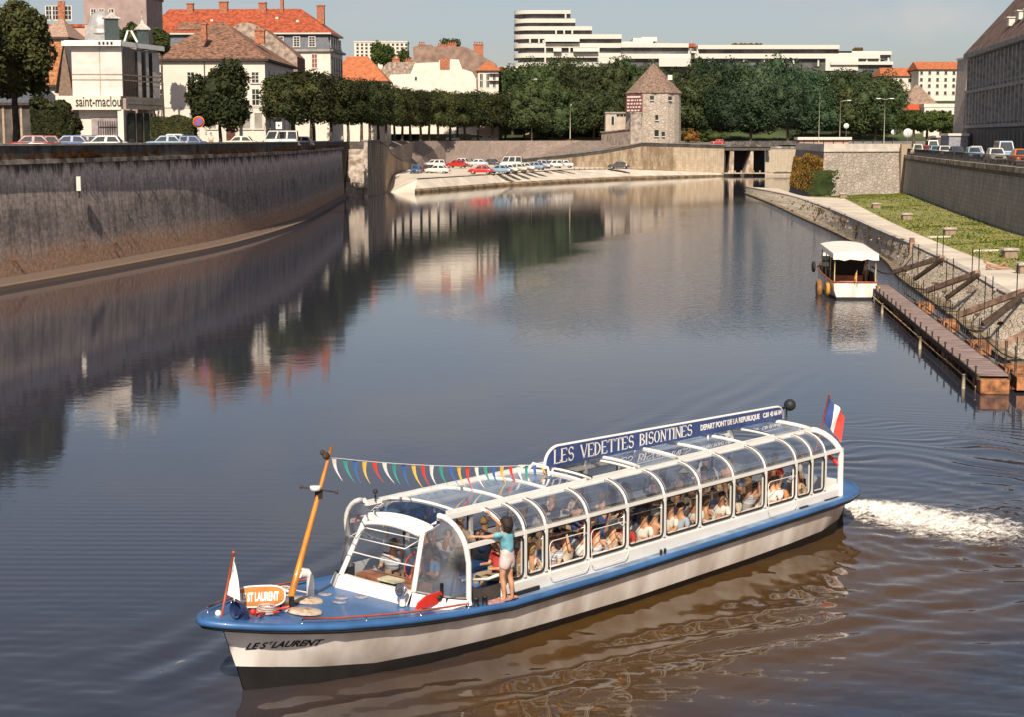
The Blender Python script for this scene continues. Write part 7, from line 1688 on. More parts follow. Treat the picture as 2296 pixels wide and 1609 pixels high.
mb=MB(); mb.box2((x_(1515),-3,K(Y,106)),(x_(1556),4,K(Y,98))); mb.build('red_roof',TILE_RED,ap)
mb=MB()
for k in range(12): mb.ball((x_(1640)+k*.9,-2+ (k%3),K(Y,101)+.2*(k%2)),.6,6,5)
for k in range(6): mb.ball((x_(1908)+k*.5,-3,K(Y,113)+.3*(k%2)),.7,6,5)
mb.build('roof_plants',LEAF_RD,ap)
# second building wing behind left: low white block just above the tree line
house(1160,560,0,M_(560,40),8,20,K(560,152)-20,'low white wall showing at the left foot of the apartment tower',WHT,CREAM,rh=.5,kind='flat',base=20)
# ---- orange roofed houses on the right
Y=540; r1=house(2052,Y,0,M_(Y,80),14,8,K(Y,172)-8,'white house with orange roof at the right edge of the wood',WHT,TILE_ORANGE,rh=2.8,hl=1,hr=.3)
win(r1,-2.6,K(Y,180),1.0,1.2,bars=(0,0)); win(r1,-5.4,K(Y,180),1.0,1.2,bars=(0,0))
Y=530; r2=house(2165,Y,0,M_(Y,112),14,8,K(Y,157)-8,'wide white four storey house with long orange roof left of the big grey building',WHT,TILE_ORANGE,rh=2.6,hl=.3,hr=.3)
for yy in (163,178,192,208):
    for k in range(6): win(r2,-14.6+k*2.5,K(Y,yy),.8,.9,bars=(0,0),fr=GREYR)
Y=515; r3=house(2094,Y,R(8),M_(Y,74),9,8,K(Y,236)-8,'house with a dull brown pitched roof among the orange roofs',GREYR,mat('dull_tiles',(.30,.21,.16),.9,var=.2,vs=1.5),rh=5.8,hl=5.4,hr=4.2)
Y=500; house(2070,Y,0,M_(Y,44),6,8,K(Y,248)-8,'low building with a bright red rounded roof before the brown roof',WHT,mat('bright_red_roof',(.55,.09,.03),.8),rh=1.6,hl=2.2,hr=.1)
Y=495; r5=house(2152,Y,0,M_(Y,84),6,8,K(Y,240)-8,'long low white building with a flat canopy behind the light green trees',WHT,WHT,rh=1.0,kind='flat')
for k in range(5): win(r5,-10+k*2.2,K(Y,253),1.1,1.5,bars=(0,0),sill=False)
# ---- big grey building on the right quay
F0=Vector((67.9,255,0)); FD=Vector((-.122,-1,0)).normalized(); FN=Vector((-1,.122,0)).normalized()
big=empty('barrack_building',F0,0,'huge grey stone building with tall pilastered windows and steep brown roof at the right edge','building')
GST,_,_=stone('grey_ashlar',(.24,.23,.225),(.19,.185,.185),(.10,.10,.10),1.1,.5,.4,(.08,.08,.085),blotch=.5,blc=(.11,.11,.115))
ZE=21.9; zg=11.2; zf2=16.3
LEN=150
def fq(u0,u1,z0,z1,d=0): a=FD*u0+FN*d; b=FD*u1+FN*d; return [a+Vector((0,0,z0)),b+Vector((0,0,z0)),b+Vector((0,0,z1)),a+Vector((0,0,z1))]
mb=MB(); mb.face(fq(0,LEN,6,ZE),uv=[(0,6),(LEN,6),(LEN,ZE),(0,ZE)]); bk=-FN*22
mb.face([Vector((0,0,6)),bk+Vector((0,0,6)),bk+Vector((0,0,ZE)),Vector((0,0,ZE))]); mb.build('wall',GST,big)
def fbox(mb,u0,u1,z0,z1,d0,d1,mi=0):
    A=fq(u0,u1,z0,z1,d0); Bq=fq(u0,u1,z0,z1,d1); mb.grid([A,Bq],mi=mi,closed=True,smooth=False); mb.face(Bq,mi)
PIL=mat('pilaster_stone',(.36,.345,.34),.9,var=.2,vs=1.5)
for k in range(22):
    u=.6+k*3.0
    mb=MB(); fbox(mb,u,u+.9,zg+.4,ZE-.8,0,.45); mb.build('pilaster',PIL,big)
    for z0,z1 in ((zg+.9,zf2-.6),(zf2+.9,ZE-1.3)):
        mb=MB(); fbox(mb,u+1.2,u+2.7,z0,z1,0,.06,1); fbox(mb,u+1.9,u+2.0,z0,z1,.05,.12); fbox(mb,u+1.2,u+2.7,(z0+z1)/2,(z0+z1)/2+.1,.05,.12); fbox(mb,u+1.0,u+2.9,z0-.25,z0,.0,.3); mb.build('window',[GREYR,DGLASS],big)
    mb=MB(); P=[(u+1.1,7.5),(u+2.8,7.5),(u+2.8,9.2)]+[(u+1.95+.85*math.cos(a),9.2+1.3*math.sin(a)) for a in np.linspace(.3,math.pi-.3,6)]+[(u+1.1,9.2)]
    mb.face([FD*q+FN*.05+Vector((0,0,z)) for q,z in P]); mb.build('arch_opening',BLACK,big)
for z0,z1,d,nm in ((zg-.1,zg+.35,.6,'string_course'),(zf2-.15,zf2+.3,.55,'string_course'),(ZE-.6,ZE,.9,'cornice')):
    mb=MB(); fbox(mb,-.3,LEN,z0,z1,0,d); mb.build(nm,PIL,big)
mb=MB(); e0=FN*.9+Vector((0,0,ZE))-FD*.6; e1=FD*LEN+FN*.9+Vector((0,0,ZE)); rr0=FD*13-FN*9+Vector((0,0,ZE+12.5)); rr1=FD*LEN-FN*9+Vector((0,0,ZE+12.5)); be=-FN*20+Vector((0,0,ZE))-FD*.6
mb.face([e0,e1,rr1,rr0]); mb.face([be,e0,rr0]); mb.face([be,rr0,rr1,FD*LEN-FN*20+Vector((0,0,ZE))]); br=mb.build('roof',mat('old_brown_tiles',(.17,.105,.08),.9,var=.35,vs=.9,bump=.6,bs=5,detail=9),big)
for u,f in ((30,.18),(35,.22),(41,.2),(37,.42),(44,.40),(48,.22)):
    p=FD*u+(FN*.9).lerp(-FN*9,f)+Vector((0,0,ZE+12.5*f)); mb=MB(); mb.box(tuple(p+Vector((0,0,.5))),(.8,1.0,1.0)); mb.box(tuple(p+Vector((-.15,0,1.1))),(1.1,1.3,.15)); o=mb.build('dormer',WFR,big); o.parent=br
sp2=empty('pale_gable_wall',(*PX(2156,262)[:2],0),0,'pale narrow stone gable wall standing at the far end of the grey building','wall'); w_=M_(262,24)
mb=MB(); mb.v=[(w_*.0-.3,0,6.5),(w_*.78,0,6.5),(w_*.78,6,6.5),(-.3,6,6.5),(.2,0,K(262,131)),(w_+.05,0,K(262,131)),(w_+.05,6,K(262,131)),(.2,6,K(262,131))]
for f in ((0,3,2,1),(4,5,6,7),(0,1,5,4),(1,2,6,5),(2,3,7,6),(3,0,4,7)): mb.f.append(f); mb.m.append(0); mb.uv.append(None); mb.sm.append(False)
mb.build('wall',mat('pale_gable',(.50,.43,.38),.9,var=.15,vs=2,detail=8),sp2); mb=MB(); mb.box2((-.0,-.2,K(262,131)),(w_+.1,6,K(262,127))); mb.build('cap',WFR,sp2)
sh=house(2165,250,R(0),M_(250,42),5,7.2,K(250,304)-7.2,'little blue-grey kiosk with a pale roof before the big grey building',mat('kiosk_grey',(.30,.31,.36),.8),WHT,rh=.35,kind='flat',name='kiosk',cat='kiosk')
sh2=house(2124,262,R(0),M_(262,28),4,7.2,K(262,308)-7.2,'low dark shed beside the blue-grey kiosk',mat('shed_dark',(.16,.15,.16),.8),CREAM,rh=.3,kind='flat',name='shed',cat='shed')
# hill carrying the far buildings
def hill():
    mb=MB(); rows=[]
    for j in range(24):
        Yh=482+j*22; row=[]
        for i in range(40):
            x=-260+i*14; f=float(smooth(482,560,Yh)); ex=float(smooth(-200,-60,x)); xr=float(1-smooth(150,230,x)); row.append((x,Yh,8.0+21*f*(.35+.65*min(ex,xr))+1.5*mnoise.noise(Vector((x*.02,Yh*.02,0)))*f-.3))
        rows.append(row)
    mb.grid(rows); o=mb.build('hill',mat('hill_green',(.06,.085,.03),.95,var=.3,vs=.06,detail=9)); tag(o,kind='structure')
hill()

dk=house(100,192,0,M_(192,170),8,8.2,K(192,236)-8.2,'long dim grey building with pale pilasters behind the cars at the far left',mat('dim_wall',(.10,.085,.075),.9,var=.25,vs=.8),SLATE,rh=3,hl=2,hr=2,name='dim_building',cat='building')
for q in (0.9,2.2,3.1,4.2,5.4,7.5): 
    mb=MB(); mb.box2((-q-.12,-.08,8.2),(-q+.12,0,K(192,238))); mb.build('pilaster',TAN,dk)
# ------------------------------------------------------------------ vehicles
TYRE=mat('tyre',(.02,.02,.02),.8); RIM=mat('rim',(.45,.44,.42),.35,metal=.6)
CARG=mat('car_glass',(.05,.06,.07),.08,var=.2,vs=.7); LAMP=mat('headlamp_glass',(.65,.62,.52),.2); TAIL=mat('tail_lamp',(.45,.03,.02),.4)
CP={}
def paint(n,c): 
    if n not in CP: CP[n]=mat('car_paint_'+n,c,.28,var=.05,coat=.6)
    return CP[n]
COL={'white':(.66,.63,.58),'cream':(.62,.55,.42),'red':(.50,.02,.015),'orange':(.60,.14,.03),'dark blue':(.03,.05,.12),'light blue':(.25,.36,.48),'grey':(.28,.28,.29),'silver':(.45,.46,.47),'dark grey':(.06,.06,.065),'brown':(.20,.06,.04),'blue':(.06,.12,.30),'maroon':(.22,.03,.03),'green':(.06,.14,.10)}
# side profiles: (x, lower z, upper z) for the body; cabin (x0,x1 base; x0,x1 top)
TYPES={'saloon':dict(L=4.1,W=1.6,hood=.88,H=1.42,cab=(1.05,3.45,1.55,3.0),tail=.90),'hatchback':dict(L=3.6,W=1.5,hood=.86,H=1.40,cab=(.95,3.40,1.45,3.05),tail=.86),
 'estate':dict(L=4.3,W=1.62,hood=.90,H=1.48,cab=(1.10,4.22,1.60,4.0),tail=.92),'van':dict(L=4.2,W=1.7,hood=1.05,H=2.05,cab=(.35,4.15,.80,4.05),tail=1.1),'small':dict(L=3.7,W=1.48,hood=.92,H=1.58,cab=(.9,3.2,1.25,2.7),tail=.82)}
def car_proto(kind):
    t=TYPES[kind]; L_,W,H,hd=t['L'],t['W'],t['H'],t['hood']; cb=t['cab']; root=empty('parked_car',(0,0,0))
    mb=MB(); rows=[]
    N=17
    for i in range(N):
        x=L_*i/(N-1); f=i/(N-1); endf=min(1,min(f,1-f)*9+.30); w=W/2*(.86+.14*min(1,min(f,1-f)*6)); zt=hd*(.86+.14*min(1,f*7)) if f<.5 else t['tail']*(.86+.14*min(1,(1-f)*7))
        zt=zt if 0<i<N-1 else zt*.85; zb=.28 if 0<i<N-1 else .36
        rows.append([(x,-w*.96,zb),(x,-w,zb+.16),(x,-w,zt-.16),(x,-w*.90,zt-.02),(x,-w*.5,zt+.03),(x,w*.5,zt+.03),(x,w*.90,zt-.02),(x,w,zt-.16),(x,w,zb+.16),(x,w*.96,zb)])
    mb.grid(rows,closed=True,flip=True); mb.face(rows[0]); mb.face(rows[-1][::-1])
    # cabin shell
    x0,x1,x2,x3=cb; wb=W/2*.88; wt=W/2*.70; zb=hd-.02
    def sec(f,x_a,x_b,z,w): return [(x_a,-w,z),(x_b,-w,z),(x_b,w,z),(x_a,w,z)]
    s0=sec(0,x0,x1,zb,wb); s1=sec(1,x2,x3,H-.05,wt); s2=sec(1,x2+.12,x3-.12,H,wt*.82)
    mb.grid([s0,s1,s2],closed=True,smooth=False,flip=False); mb.face(s2)
    body=mb.build('body','PLACEHOLDER' and [bpy.data.materials['white_paint']],root)
    # glass panels, proud of the shell
    def gp(a,b,c,d,ins=.10,name='side_glass',off=.012):
        A,B,Cc,D=map(Vector,(a,b,c,d)); ce=(A+B+Cc+D)/4; n=(B-A).cross(D-A).normalized(); pc=Vector(((x0+x1)/2,0,zb)); 
        if n.dot(ce-pc)<0: n=-n
        q=MB(); P=[]
        for p in (A,B,Cc,D): v=ce-p; P.append(p+v.normalized()*ins*1.3+n*off)
        q.face(P); q.build(name,CARG,root)
    for s in (0,1):
        y=(-1,1)[s]; a0=Vector((x0,y*wb,zb)); b0=Vector((x1,y*wb,zb)); a1=Vector((x2,y*wt,H-.05)); b1=Vector((x3,y*wt,H-.05)); nwin=3 if kind in ('estate','van') else 2
        for k in range(nwin): f0=k/nwin;f1=(k+1)/nwin; gp(a0.lerp(b0,f0),a0.lerp(b0,f1),a1.lerp(b1,f1),a1.lerp(b1,f0),.09)
    gp((x0,-wb,zb),(x0,wb,zb),(x2,wt,H-.05),(x2,-wt,H-.05),.10,'windscreen'); gp((x1,-wb,zb),(x1,wb,zb),(x3,wt,H-.05),(x3,-wt,H-.05),.12,'rear_window')
    for x in (L_*.19,L_*.80):
        for s in (-1,1):
            q=MB(); M=Matrix.Translation(Vector((x,s*(W/2-.10),.30)))@Matrix.Rotation(R(90)*(-s),4,'X'); q.lathe([(.20,-.09),(.30,-.09),(.31,-.02),(.30,.07),(.19,.09),(.0,.09)],14,M=M); w=q.build('wheel',TYRE,root)
            q=MB(); q.lathe([(.185,.092),(.10,.11),(0,.12)],12,M=M); rm=q.build('rim',RIM,w); rm.parent=w
    for s in (-1,1):
        q=MB(); q.ball((.03,s*W*.34,.62),.10,8,6,sc=(.4,1,1)); q.build('headlight',LAMP,root)
        q=MB(); q.box((L_-.01,s*W*.38,.62),(.05,.20,.14)); q.build('tail_light',TAIL,root)
    q=MB(); q.box((-.05,0,.42),(.10,W*.98,.10)); q.build('bumper',CHROME,root); q=MB(); q.box((L_+.05,0,.42),(.10,W*.98,.10)); q.build('bumper',CHROME,root)
    q=MB(); q.box((.0,0,.58),(.06,W*.42,.16)); q.build('grille',IRON,root)
    return root
PROT={k:car_proto(k) for k in TYPES}; USED=set()
def kidsof(o): return [c for c in bpy.data.objects if c.parent is o]
CK={k:[(c,[g for g in kidsof(c)]) for c in kidsof(v)] for k,v in PROT.items()}
BODYM={}
def car(kind,col,p,rz,label,group,sc_=1.0):
    if kind not in USED:
        USED.add(kind); root=PROT[kind]; kids=[c for c,_ in CK[kind]]
    else:
        root=PROT[kind].copy(); C.objects.link(root); kids=[]
        for c,gs in CK[kind]:
            d=c.copy(); C.objects.link(d); d.parent=root; kids.append(d)
            for g in gs: e=g.copy(); C.objects.link(e); e.parent=d
    root.location=p; root.rotation_euler=(0,0,rz); root.scale=(sc_,)*3
    if kind=='van': root.name='parked_van'
    tag(root,label,'van' if kind=='van' else 'car',group)
    key=(kind,col)
    for c in kids:
        if c.name.startswith('body'):
            if key not in BODYM: m=c.data.copy(); m.materials.clear(); m.materials.append(paint(col.replace(' ','_'),COL[col])); BODYM[key]=m
            c.data=BODYM[key]
    return root
def plat_z(p): return float(np.interp(p[1],[305,345,385,430,450],[2.2,2.3,2.9,3.1,3.3]))
gp_='cars parked on the low riverside platform'
# (front-bumper column, Y, kind, colour, heading deg, label)
for px,Y,kind,col,rz,lab in (
 (928,347,'small','blue',80,'blue car nearest the sloping wall end of the platform'),
 (946,352,'saloon','brown',60,'brown dark car beside the blue one at the left end'),
 (955,352,'saloon','white',-12,'white saloon right behind the brown car at the left end'),
 (948,392,'estate','white',-6,'white estate car at the foot of the paved slope'),
 (1003,392,'saloon','red',-28,'dark red car in the back row beside the white estate'),
 (1016,408,'small','white',-25,'small white car just right of the dark red one'),
 (1047,404,'saloon','silver',-4,'silver saloon with dark roof in the back row'),
 (1076,408,'saloon','dark grey',-12,'dark grey saloon at the right end of the back row'),
 (1051,349,'saloon','red',-8,'bright red saloon at the near left of the front row'),
 (1095,352,'saloon','light blue',-20,'light blue saloon right of the bright red car'),
 (1113,357,'saloon','white',-22,'white saloon third in the front row'),
 (1122,393,'van','white',-12,'tall white van in the middle of the platform'),
 (1134,362,'saloon','cream',-22,'cream saloon fourth in the front row'),
 (1152,368,'saloon','white',-22,'white saloon before the dark coping of the ramp'),
 (1176,374,'saloon','light blue',-30,'pale blue car with red rear panel by the ramp foot'),
 (1194,383,'small','silver',-24,'silver small car near the right end of the front row'),
 (1212,388,'estate','white',-14,'white estate second from the right end of the front row'),
 (1238,392,'saloon','white',-12,'white saloon last in the front row'),
 (1364,410,'saloon','dark grey',-14,'dark saloon parked alone at the right under the ramp wall')):
    p=PX(px,Y); car(kind,col,(p.x,p.y,plat_z(p)+.01 if px<1300 else 2.32),R(rz),lab,gp_,1.25)
# barrier beyond the parked cars
bq=empty('low_barrier',(*PX(1290,398)[:2],2.25),0,'low pale barrier on the platform right of the parked cars','barrier')
mb=MB(); a=PX(1288,396)-PX(1290,398); b=PX(1356,404)-PX(1290,398)
for k in range(7): p=a.lerp(b,k/6); mb.box((p.x,p.y,.3),(.12,.12,.6))
mb.build('posts',IRON,bq); bq.children[0]['kind']='stuff'; mb=MB(); mb.bar((a.x,a.y,.6),(b.x,b.y,.6),.08,.10); mb.build('rail',WFR,bq)
# right quay road: seen from the front over the railing
gr='cars parked behind the railing of the right quay'
def rqx(Y,off=2.6):
    for i in range(len(RT)-1):
        a,b=RT[i],RT[i+1]
        if (a[1]-Y)*(b[1]-Y)<=0: f=(Y-a[1])/(b[1]-a[1]+1e-9); return a[0]+(b[0]-a[0])*f+off
    return RT[0][0]+off
for Y,kind,col,off,lab in ((236,'hatchback','red',2.4,'orange-red car at the far end of the right quay row'),(232,'small','cream',.9,'pale small car just left of the orange-red one'),(222,'saloon','light blue',2.4,'light blue car behind the white one on the right quay'),(213,'saloon','white',2.6,'white saloon in front of the kiosk on the right quay'),
 (199,'saloon','dark grey',2.6,'dark saloon with a white front on the right quay'),(205,'saloon','white',5.6,'white car half hidden in the second line by the kiosk'),(183,'saloon','light blue',2.6,'light blue saloon behind the railing left of the blue van'),(170,'van','light blue',4.0,'pale blue van behind the railing on the right quay'),(163,'saloon','white',2.2,'large white saloon nearest on the right quay'),(150,'saloon','orange',2.6,'reddish car cut by the right edge of the view'),(243,'van','white',4.0,'white van at the far end behind the orange-red car')):
    car(kind,col,(rqx(Y,off),Y,7.21),R(83),lab,gr,1.05)
# left quay cars
gl='cars parked behind the parapet of the left quay'
for px,Y,kind,col,rz,lab in ((22,138,'saloon','maroon',8,'dark red car at the far left behind the parapet'),(50,139,'hatchback','maroon',8,'second dark red car beside the first at the left edge'),(110,140,'saloon','blue',5,'blue saloon behind the parapet under the wide shrub'),(148,150,'saloon','dark blue',5,'darker blue car half hidden behind the blue saloon'),(188,140,'hatchback','white',2,'white hatchback before the pale shop window'),(196,156,'saloon','silver',2,'silver car behind the white hatchback'),
 (330,158,'saloon','light blue',0,'light blue car in front of the clipped hedge'),(352,162,'small','white',0,'small white car in front of the clipped hedge'),(376,160,'saloon','blue',0,'blue car at the right end of the clipped hedge'),(500,186,'saloon','cream',0,'cream car beside the white kiosk on the left quay'),(592,198,'van','white',0,'white van behind the parapet near the square sign'),(640,214,'hatchback','white',0,'white hatchback under the first tree of the avenue')):
    p=PX(px,Y); car(kind,col,(p.x,p.y,8.45),R(rz),lab,gl)
# far quay and bridge
for px,Y,kind,col,rz,lab in ((1593,452,'hatchback','red',0,'small red car on the road left of the sluice bridge'),(1196,482,'saloon','blue',-10,'dark blue car at the end of the clipped avenue'),(1085,474,'hatchback','white',0,'white car under the far trees of the avenue'),(1058,472,'small','white',0,'pale small car left of the white one under the far trees'),(1001,456,'hatchback','white',0,'white car half hidden between the avenue trunks')):
    p=PX(px,Y); car(kind,col,(p.x,p.y,8.9 if px<1300 else 8.0),R(rz),lab,'cars on the far quay road')
# ------------------------------------------------------------------ moored launch (local +x towards its bow, away from the viewer)
TW_=math.atan2(1,.055); LB=Vector((20.55,101.2,0)); lb=empty('moored_launch',LB,TW_,'white moored launch with an awning and rust-red rail, its stern towards the viewer','boat')
def hb2(x): return float(np.interp(x,[0,1,5,8,10,11.2],[1.28,1.36,1.45,1.25,.75,.05]))
S=[0,.8,2,4,6,8,9.3,10.3,11.2]
mb=MB(); g=[[(x,hb2(x)*1.0*s,z) for s,z in ((1,1.05+.045*x),(.97,.55),(.86,.16))] for x in S]; mb.grid(g)
g2=[[(x,-y,z) for x,y,z in r] for r in g]; mb.grid(g2,flip=True); mb.face([g[0][0],g[0][1],g[0][2],g2[0][2],g2[0][1],g2[0][0]]); mb.build('hull',HULLW,lb)
mb=MB(); g=[[(x,hb2(x)*s,z) for s,z in ((.87,.165),(.8,-.3))] for x in S]; mb.grid(g); mb.grid([[(x,-y,z) for x,y,z in r] for r in g]); mb.face([g[0][0],g[0][1],(0,-g[0][1][1],-.3),(0,-g[0][0][1],.165)]); mb.build('boot_top',BOOT,lb)
RUST=mat('rust_red_rail',(.36,.11,.05),.6,var=.2)
mb=MB(); mb.tube([(x,hb2(x)+.02,1.06+.045*x) for x in S]+[(x,-hb2(x)-.02,1.06+.045*x) for x in S[::-1]],.055,6,closed=True); mb.build('gunwale',RUST,lb)
mb=MB(); mb.grid([[(x,s*hb2(x)*.96,(.55 if x<5.5 else 1.0+.045*x)) for s in (-1,0,1)] for x in (0.05,2,4,5.45,5.5,7,9,11)],smooth=False); mb.build('deck',mat('launch_deck',(.33,.20,.13),.8,var=.2),lb)
for s in (-1,1):
    for x in (.15,2.1,4.1,6.1): mb=MB(); mb.tube([(x,s*1.22,1.0),(x,s*1.22,2.75)],.035,6); mb.build('awning_post',mat('yellowed_post',(.55,.42,.2),.6) if 'yellowed_post' not in bpy.data.materials else bpy.data.materials['yellowed_post'],lb)
AWN=mat('canvas_awning',(.74,.70,.66),.85,var=.04)
mb=MB(); g=[[(x,t*1.34,2.78+.16*(1-t*t)+.035*x) for t in np.linspace(-1,1,9)] for x in (-.05,1.5,3.2,4.8,6.3)]; mb.grid(g)
mb.grid([[(-.05,t*1.34,2.78+.16*(1-t*t)) for t in np.linspace(-1,1,9)],[(-.10,t*1.36,2.40+.05*math.sin(t*9)) for t in np.linspace(-1,1,9)]])
for s in (-1,1): mb.grid([[(x,s*1.34,2.78+.035*x) for x in (-.05,1.5,3.2,4.8,6.3)],[(x,s*1.37,2.50+.035*x+.03*math.sin(x*3)) for x in (-.05,1.5,3.2,4.8,6.3)]])
mb.grid([[(x,t*1.30,2.44) for t in np.linspace(-.98,-.2,4)] for x in (.0,.02)]); mb.build('awning',AWN,lb)
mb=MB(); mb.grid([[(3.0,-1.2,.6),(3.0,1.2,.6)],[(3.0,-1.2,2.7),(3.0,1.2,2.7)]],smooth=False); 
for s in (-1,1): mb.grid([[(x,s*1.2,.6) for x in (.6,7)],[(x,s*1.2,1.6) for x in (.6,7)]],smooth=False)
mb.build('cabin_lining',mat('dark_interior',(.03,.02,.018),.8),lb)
mb=MB(); mb.box((.8,.35,1.0),(.6,.9,.08)); mb.box((.8,.35,.78),(.08,.08,.4)); mb.build('table',WHITE,lb)
mb=MB(); mb.box((2.2,.2,1.05),(.4,1.9,.5)); mb.build('bench',RUST,lb)
mb=MB(); mb.box((8.3,.40,1.85),(1.1,1.3,.85),taper=.85); mb.build('wheelhouse',WHITE,lb)
mb=MB(); mb.box((8.3,.40,1.92),(1.14,1.34,.38),taper=.86); mb.build('wheelhouse_window',DGLASS,lb)
def torus(c,Rr,r,m,nm,par,ax=Vector((0,1,0))):
    mb=MB(); u=ax.orthogonal().normalized(); v=ax.cross(u); mb.tube([Vector(c)+u*Rr*math.cos(a)+v*Rr*math.sin(a) for a in np.linspace(0,2*math.pi,17)[:-1]],r,8,closed=True); return mb.build(nm,m,par)
torus((1.0,1.50,.55),.30,.13,mat('orange_fender',(.62,.30,.06),.7,var=.2),'fender',lb); torus((3.2,1.75,.40),.42,.17,mat('brown_fender',(.36,.17,.06),.8,var=.2),'fender',lb)
torus((.3,-1.45,.42),.34,.05,mat('yellow_hoop',(.68,.42,.06),.6),'fender',lb); torus((7.2,1.62,1.45),.26,.10,TYRE,'tyre_fender',lb)
mb=MB(); mb.tube([(-.02,-.1,.95),(-.3,-.1,1.05)],.02,5); mb.build('stern_hook',IRON,lb)
fl_=empty('small_flag',LB+Vector((.05,-.1,1.08)),0,'little red and yellow flag at the stern rail of the moored launch','flag'); mb=MB(); mb.tube([(.0,0,0),(.02,-.05,.75)],.012,5); mb.build('stick',WHITE,fl_)
mb=MB(); mb.grid([[(0,-.03,.70),(.0,-.03,.30)],[(-.10,-.08,.45),(-.08,-.06,.05)],[(-.16,-.12,.2),(-.06,-.1,-.08)]]); mb.build('cloth',mat('flag_yellow_red',(.75,.45,.04),.8,col2=(.6,.05,.02),vs=7),fl_)
stander(LB+Vector((1.05,2.0,.62)),R(190),SH['cream'],TR[1],HAIRS[1],'man in a pale top standing by the right side of the moored launch',sc_=.98)
# ------------------------------------------------------------------ pontoon and its struts
PT0=Vector((18.2,63.4,.70)); PT1=Vector((22.55,104,.70)); pd=(PT1-PT0); PLn=pd.length; pt=empty('pontoon',(PT0.x,PT0.y,0),math.atan2(pd.y,pd.x),'long narrow floating landing stage of purple-brown planks with thin rails','pontoon')
PLANK=mat('weathered_planks',(.33,.24,.22),.85,var=.3,vs=2.5,scale3=(3,.3,1),detail=6); RUSTB=mat('rusty_tank',(.40,.17,.07),.8,var=.35,vs=3,detail=7)
mb=MB()
for k in range(int(PLn/.5)): mb.box((.25+k*.5,0,.68),(.485,1.12,.05))
mb.build('decking',PLANK,pt); mb=MB(); mb.bar((0,.58,.60),(PLn,.58,.60),.1,.2); mb.bar((0,-.58,.60),(PLn,-.58,.60),.1,.2); mb.build('side_beam',WOODDK,pt)
for x in (.6,9,18,27,36):
    mb=MB(); mb.box((x,0,.28),(1.9,1.08,.56)); mb.build('float',RUSTB,pt,bevel=.05)
k=0
for x in np.arange(.3,PLn,2.0):
    mb=MB(); mb.tube([(x,.62,-.15),(x,.62,.95)],.030,6); mb.tube([(x,.62,.93),(x,.62,1.0)],.05,6); mb.build('post',WOODDK,pt)
mb=MB(); mb.tube([(0,.66,.25),(PLn,.66,.25)],.03,5); mb.tube([(0,.66,-.02),(PLn,.66,-.02)],.03,5); mb.build('lower_rail',mat('yellowish_rail',(.45,.33,.16),.7),pt)
for x in (1.2,14,30):
    mb=MB(); mb.tube([(x,.92,-.3),(x,.92,.55)],.07,8); mb.build('fender_pile',mat('pale_pile',(.50,.42,.30),.8) if 'pale_pile' not in bpy.data.materials else bpy.data.materials['pale_pile'],pt)
# fence of thin rods on the shore side, gathered in sections
for i,x in enumerate(np.arange(1.0,PLn-1,1.05)):
    mb=MB(); h=1.05+.2*math.sin(i*1.7); mb.tube([(x,-.95-.25*(i%2),.25),(x,-.95-.25*(i%2),.7+h)],.022,5); mb.build('fence_rod',IRON,pt)
mb=MB(); 
for a in np.arange(1,PLn-6,9.2): mb.tube([(a,-1.0,1.2),(a+4,-1.15,.95),(a+8.2,-1.0,1.2)],.03,5); mb.tube([(a,-1.1,.55),(a+8.2,-1.1,.55)],.035,5)
mb.build('chain_rail',IRON,pt)
for a in (.5,3,11.5,20.5,29.5): 
    mb=MB(); mb.box((a+.5,-1.35,.35),(1.6,.9,.5)); mb.build('rusty_box',RUSTB,pt)
STRW=mat('brown_strut',(.34,.21,.15),.8,var=.25,vs=3)
def onpont(px,py): return at(px,py,1.0)
def onbank(px,py): q=at(px,py,2.5); return q
ordn=['farthest','second','third','nearest']
for k,(top,lo1,lo2) in enumerate((((2113,577),(2006,609),(2050,626)),((2193,611),(2080,651),(2122,668)),((2296,652),(2154,705),(2203,727)),((2385,700),(2245,774),(2310,810)))):
    tp=onbank(*top); a=onpont(*lo1); b=onpont(*lo2); s=empty('mooring_strut',(tp.x,tp.y,0),0,f'{ordn[k]} brown timber strut pair bracing the pontoon against the bank','strut','timber struts between bank and pontoon'); o_=Vector((tp.x,tp.y,0))
    mb=MB(); mb.bar(tp-o_,a-o_,.30,.26); mb.build('beam',STRW,s); mb=MB(); mb.bar(tp-o_+Vector((0,-.1,-.1)),b-o_,.22,.2); mb.build('brace',WOODDK,s)
    mb=MB()
    for f in (.05,.55):
        q=(tp-o_).lerp(a-o_,f)
        for d in (-.18,.18): mb.tube([q+Vector((d,0,-.5)),q+Vector((d,0,1.35))],.028,5)
    mb.build('upright',IRON,s); s.children[-1]['kind']='stuff'
# mooring chain from the launch and a gangway post on the bank
mc=MB(); a=LB+Vector((1.3,1.5,1.9)); b=at(2045,575,1.4); mc.tube([a.lerp(b,f)-Vector((0,0,1.3*4*f*(1-f)*.6)) for f in np.linspace(0,1,12)],.05,5); o=mc.build('mooring_rope',WOODDK); tag(o,'dark sagging mooring rope from the launch to the post on the bank','rope')
pw_=MB(); q=at(2044,575,1.2); pw_.box((q.x,q.y,1.6),(.45,.45,1.9),taper=.7); o=pw_.build('mooring_post',STRW); tag(o,'stout dark wooden mooring post at the top of the stone bank','post')
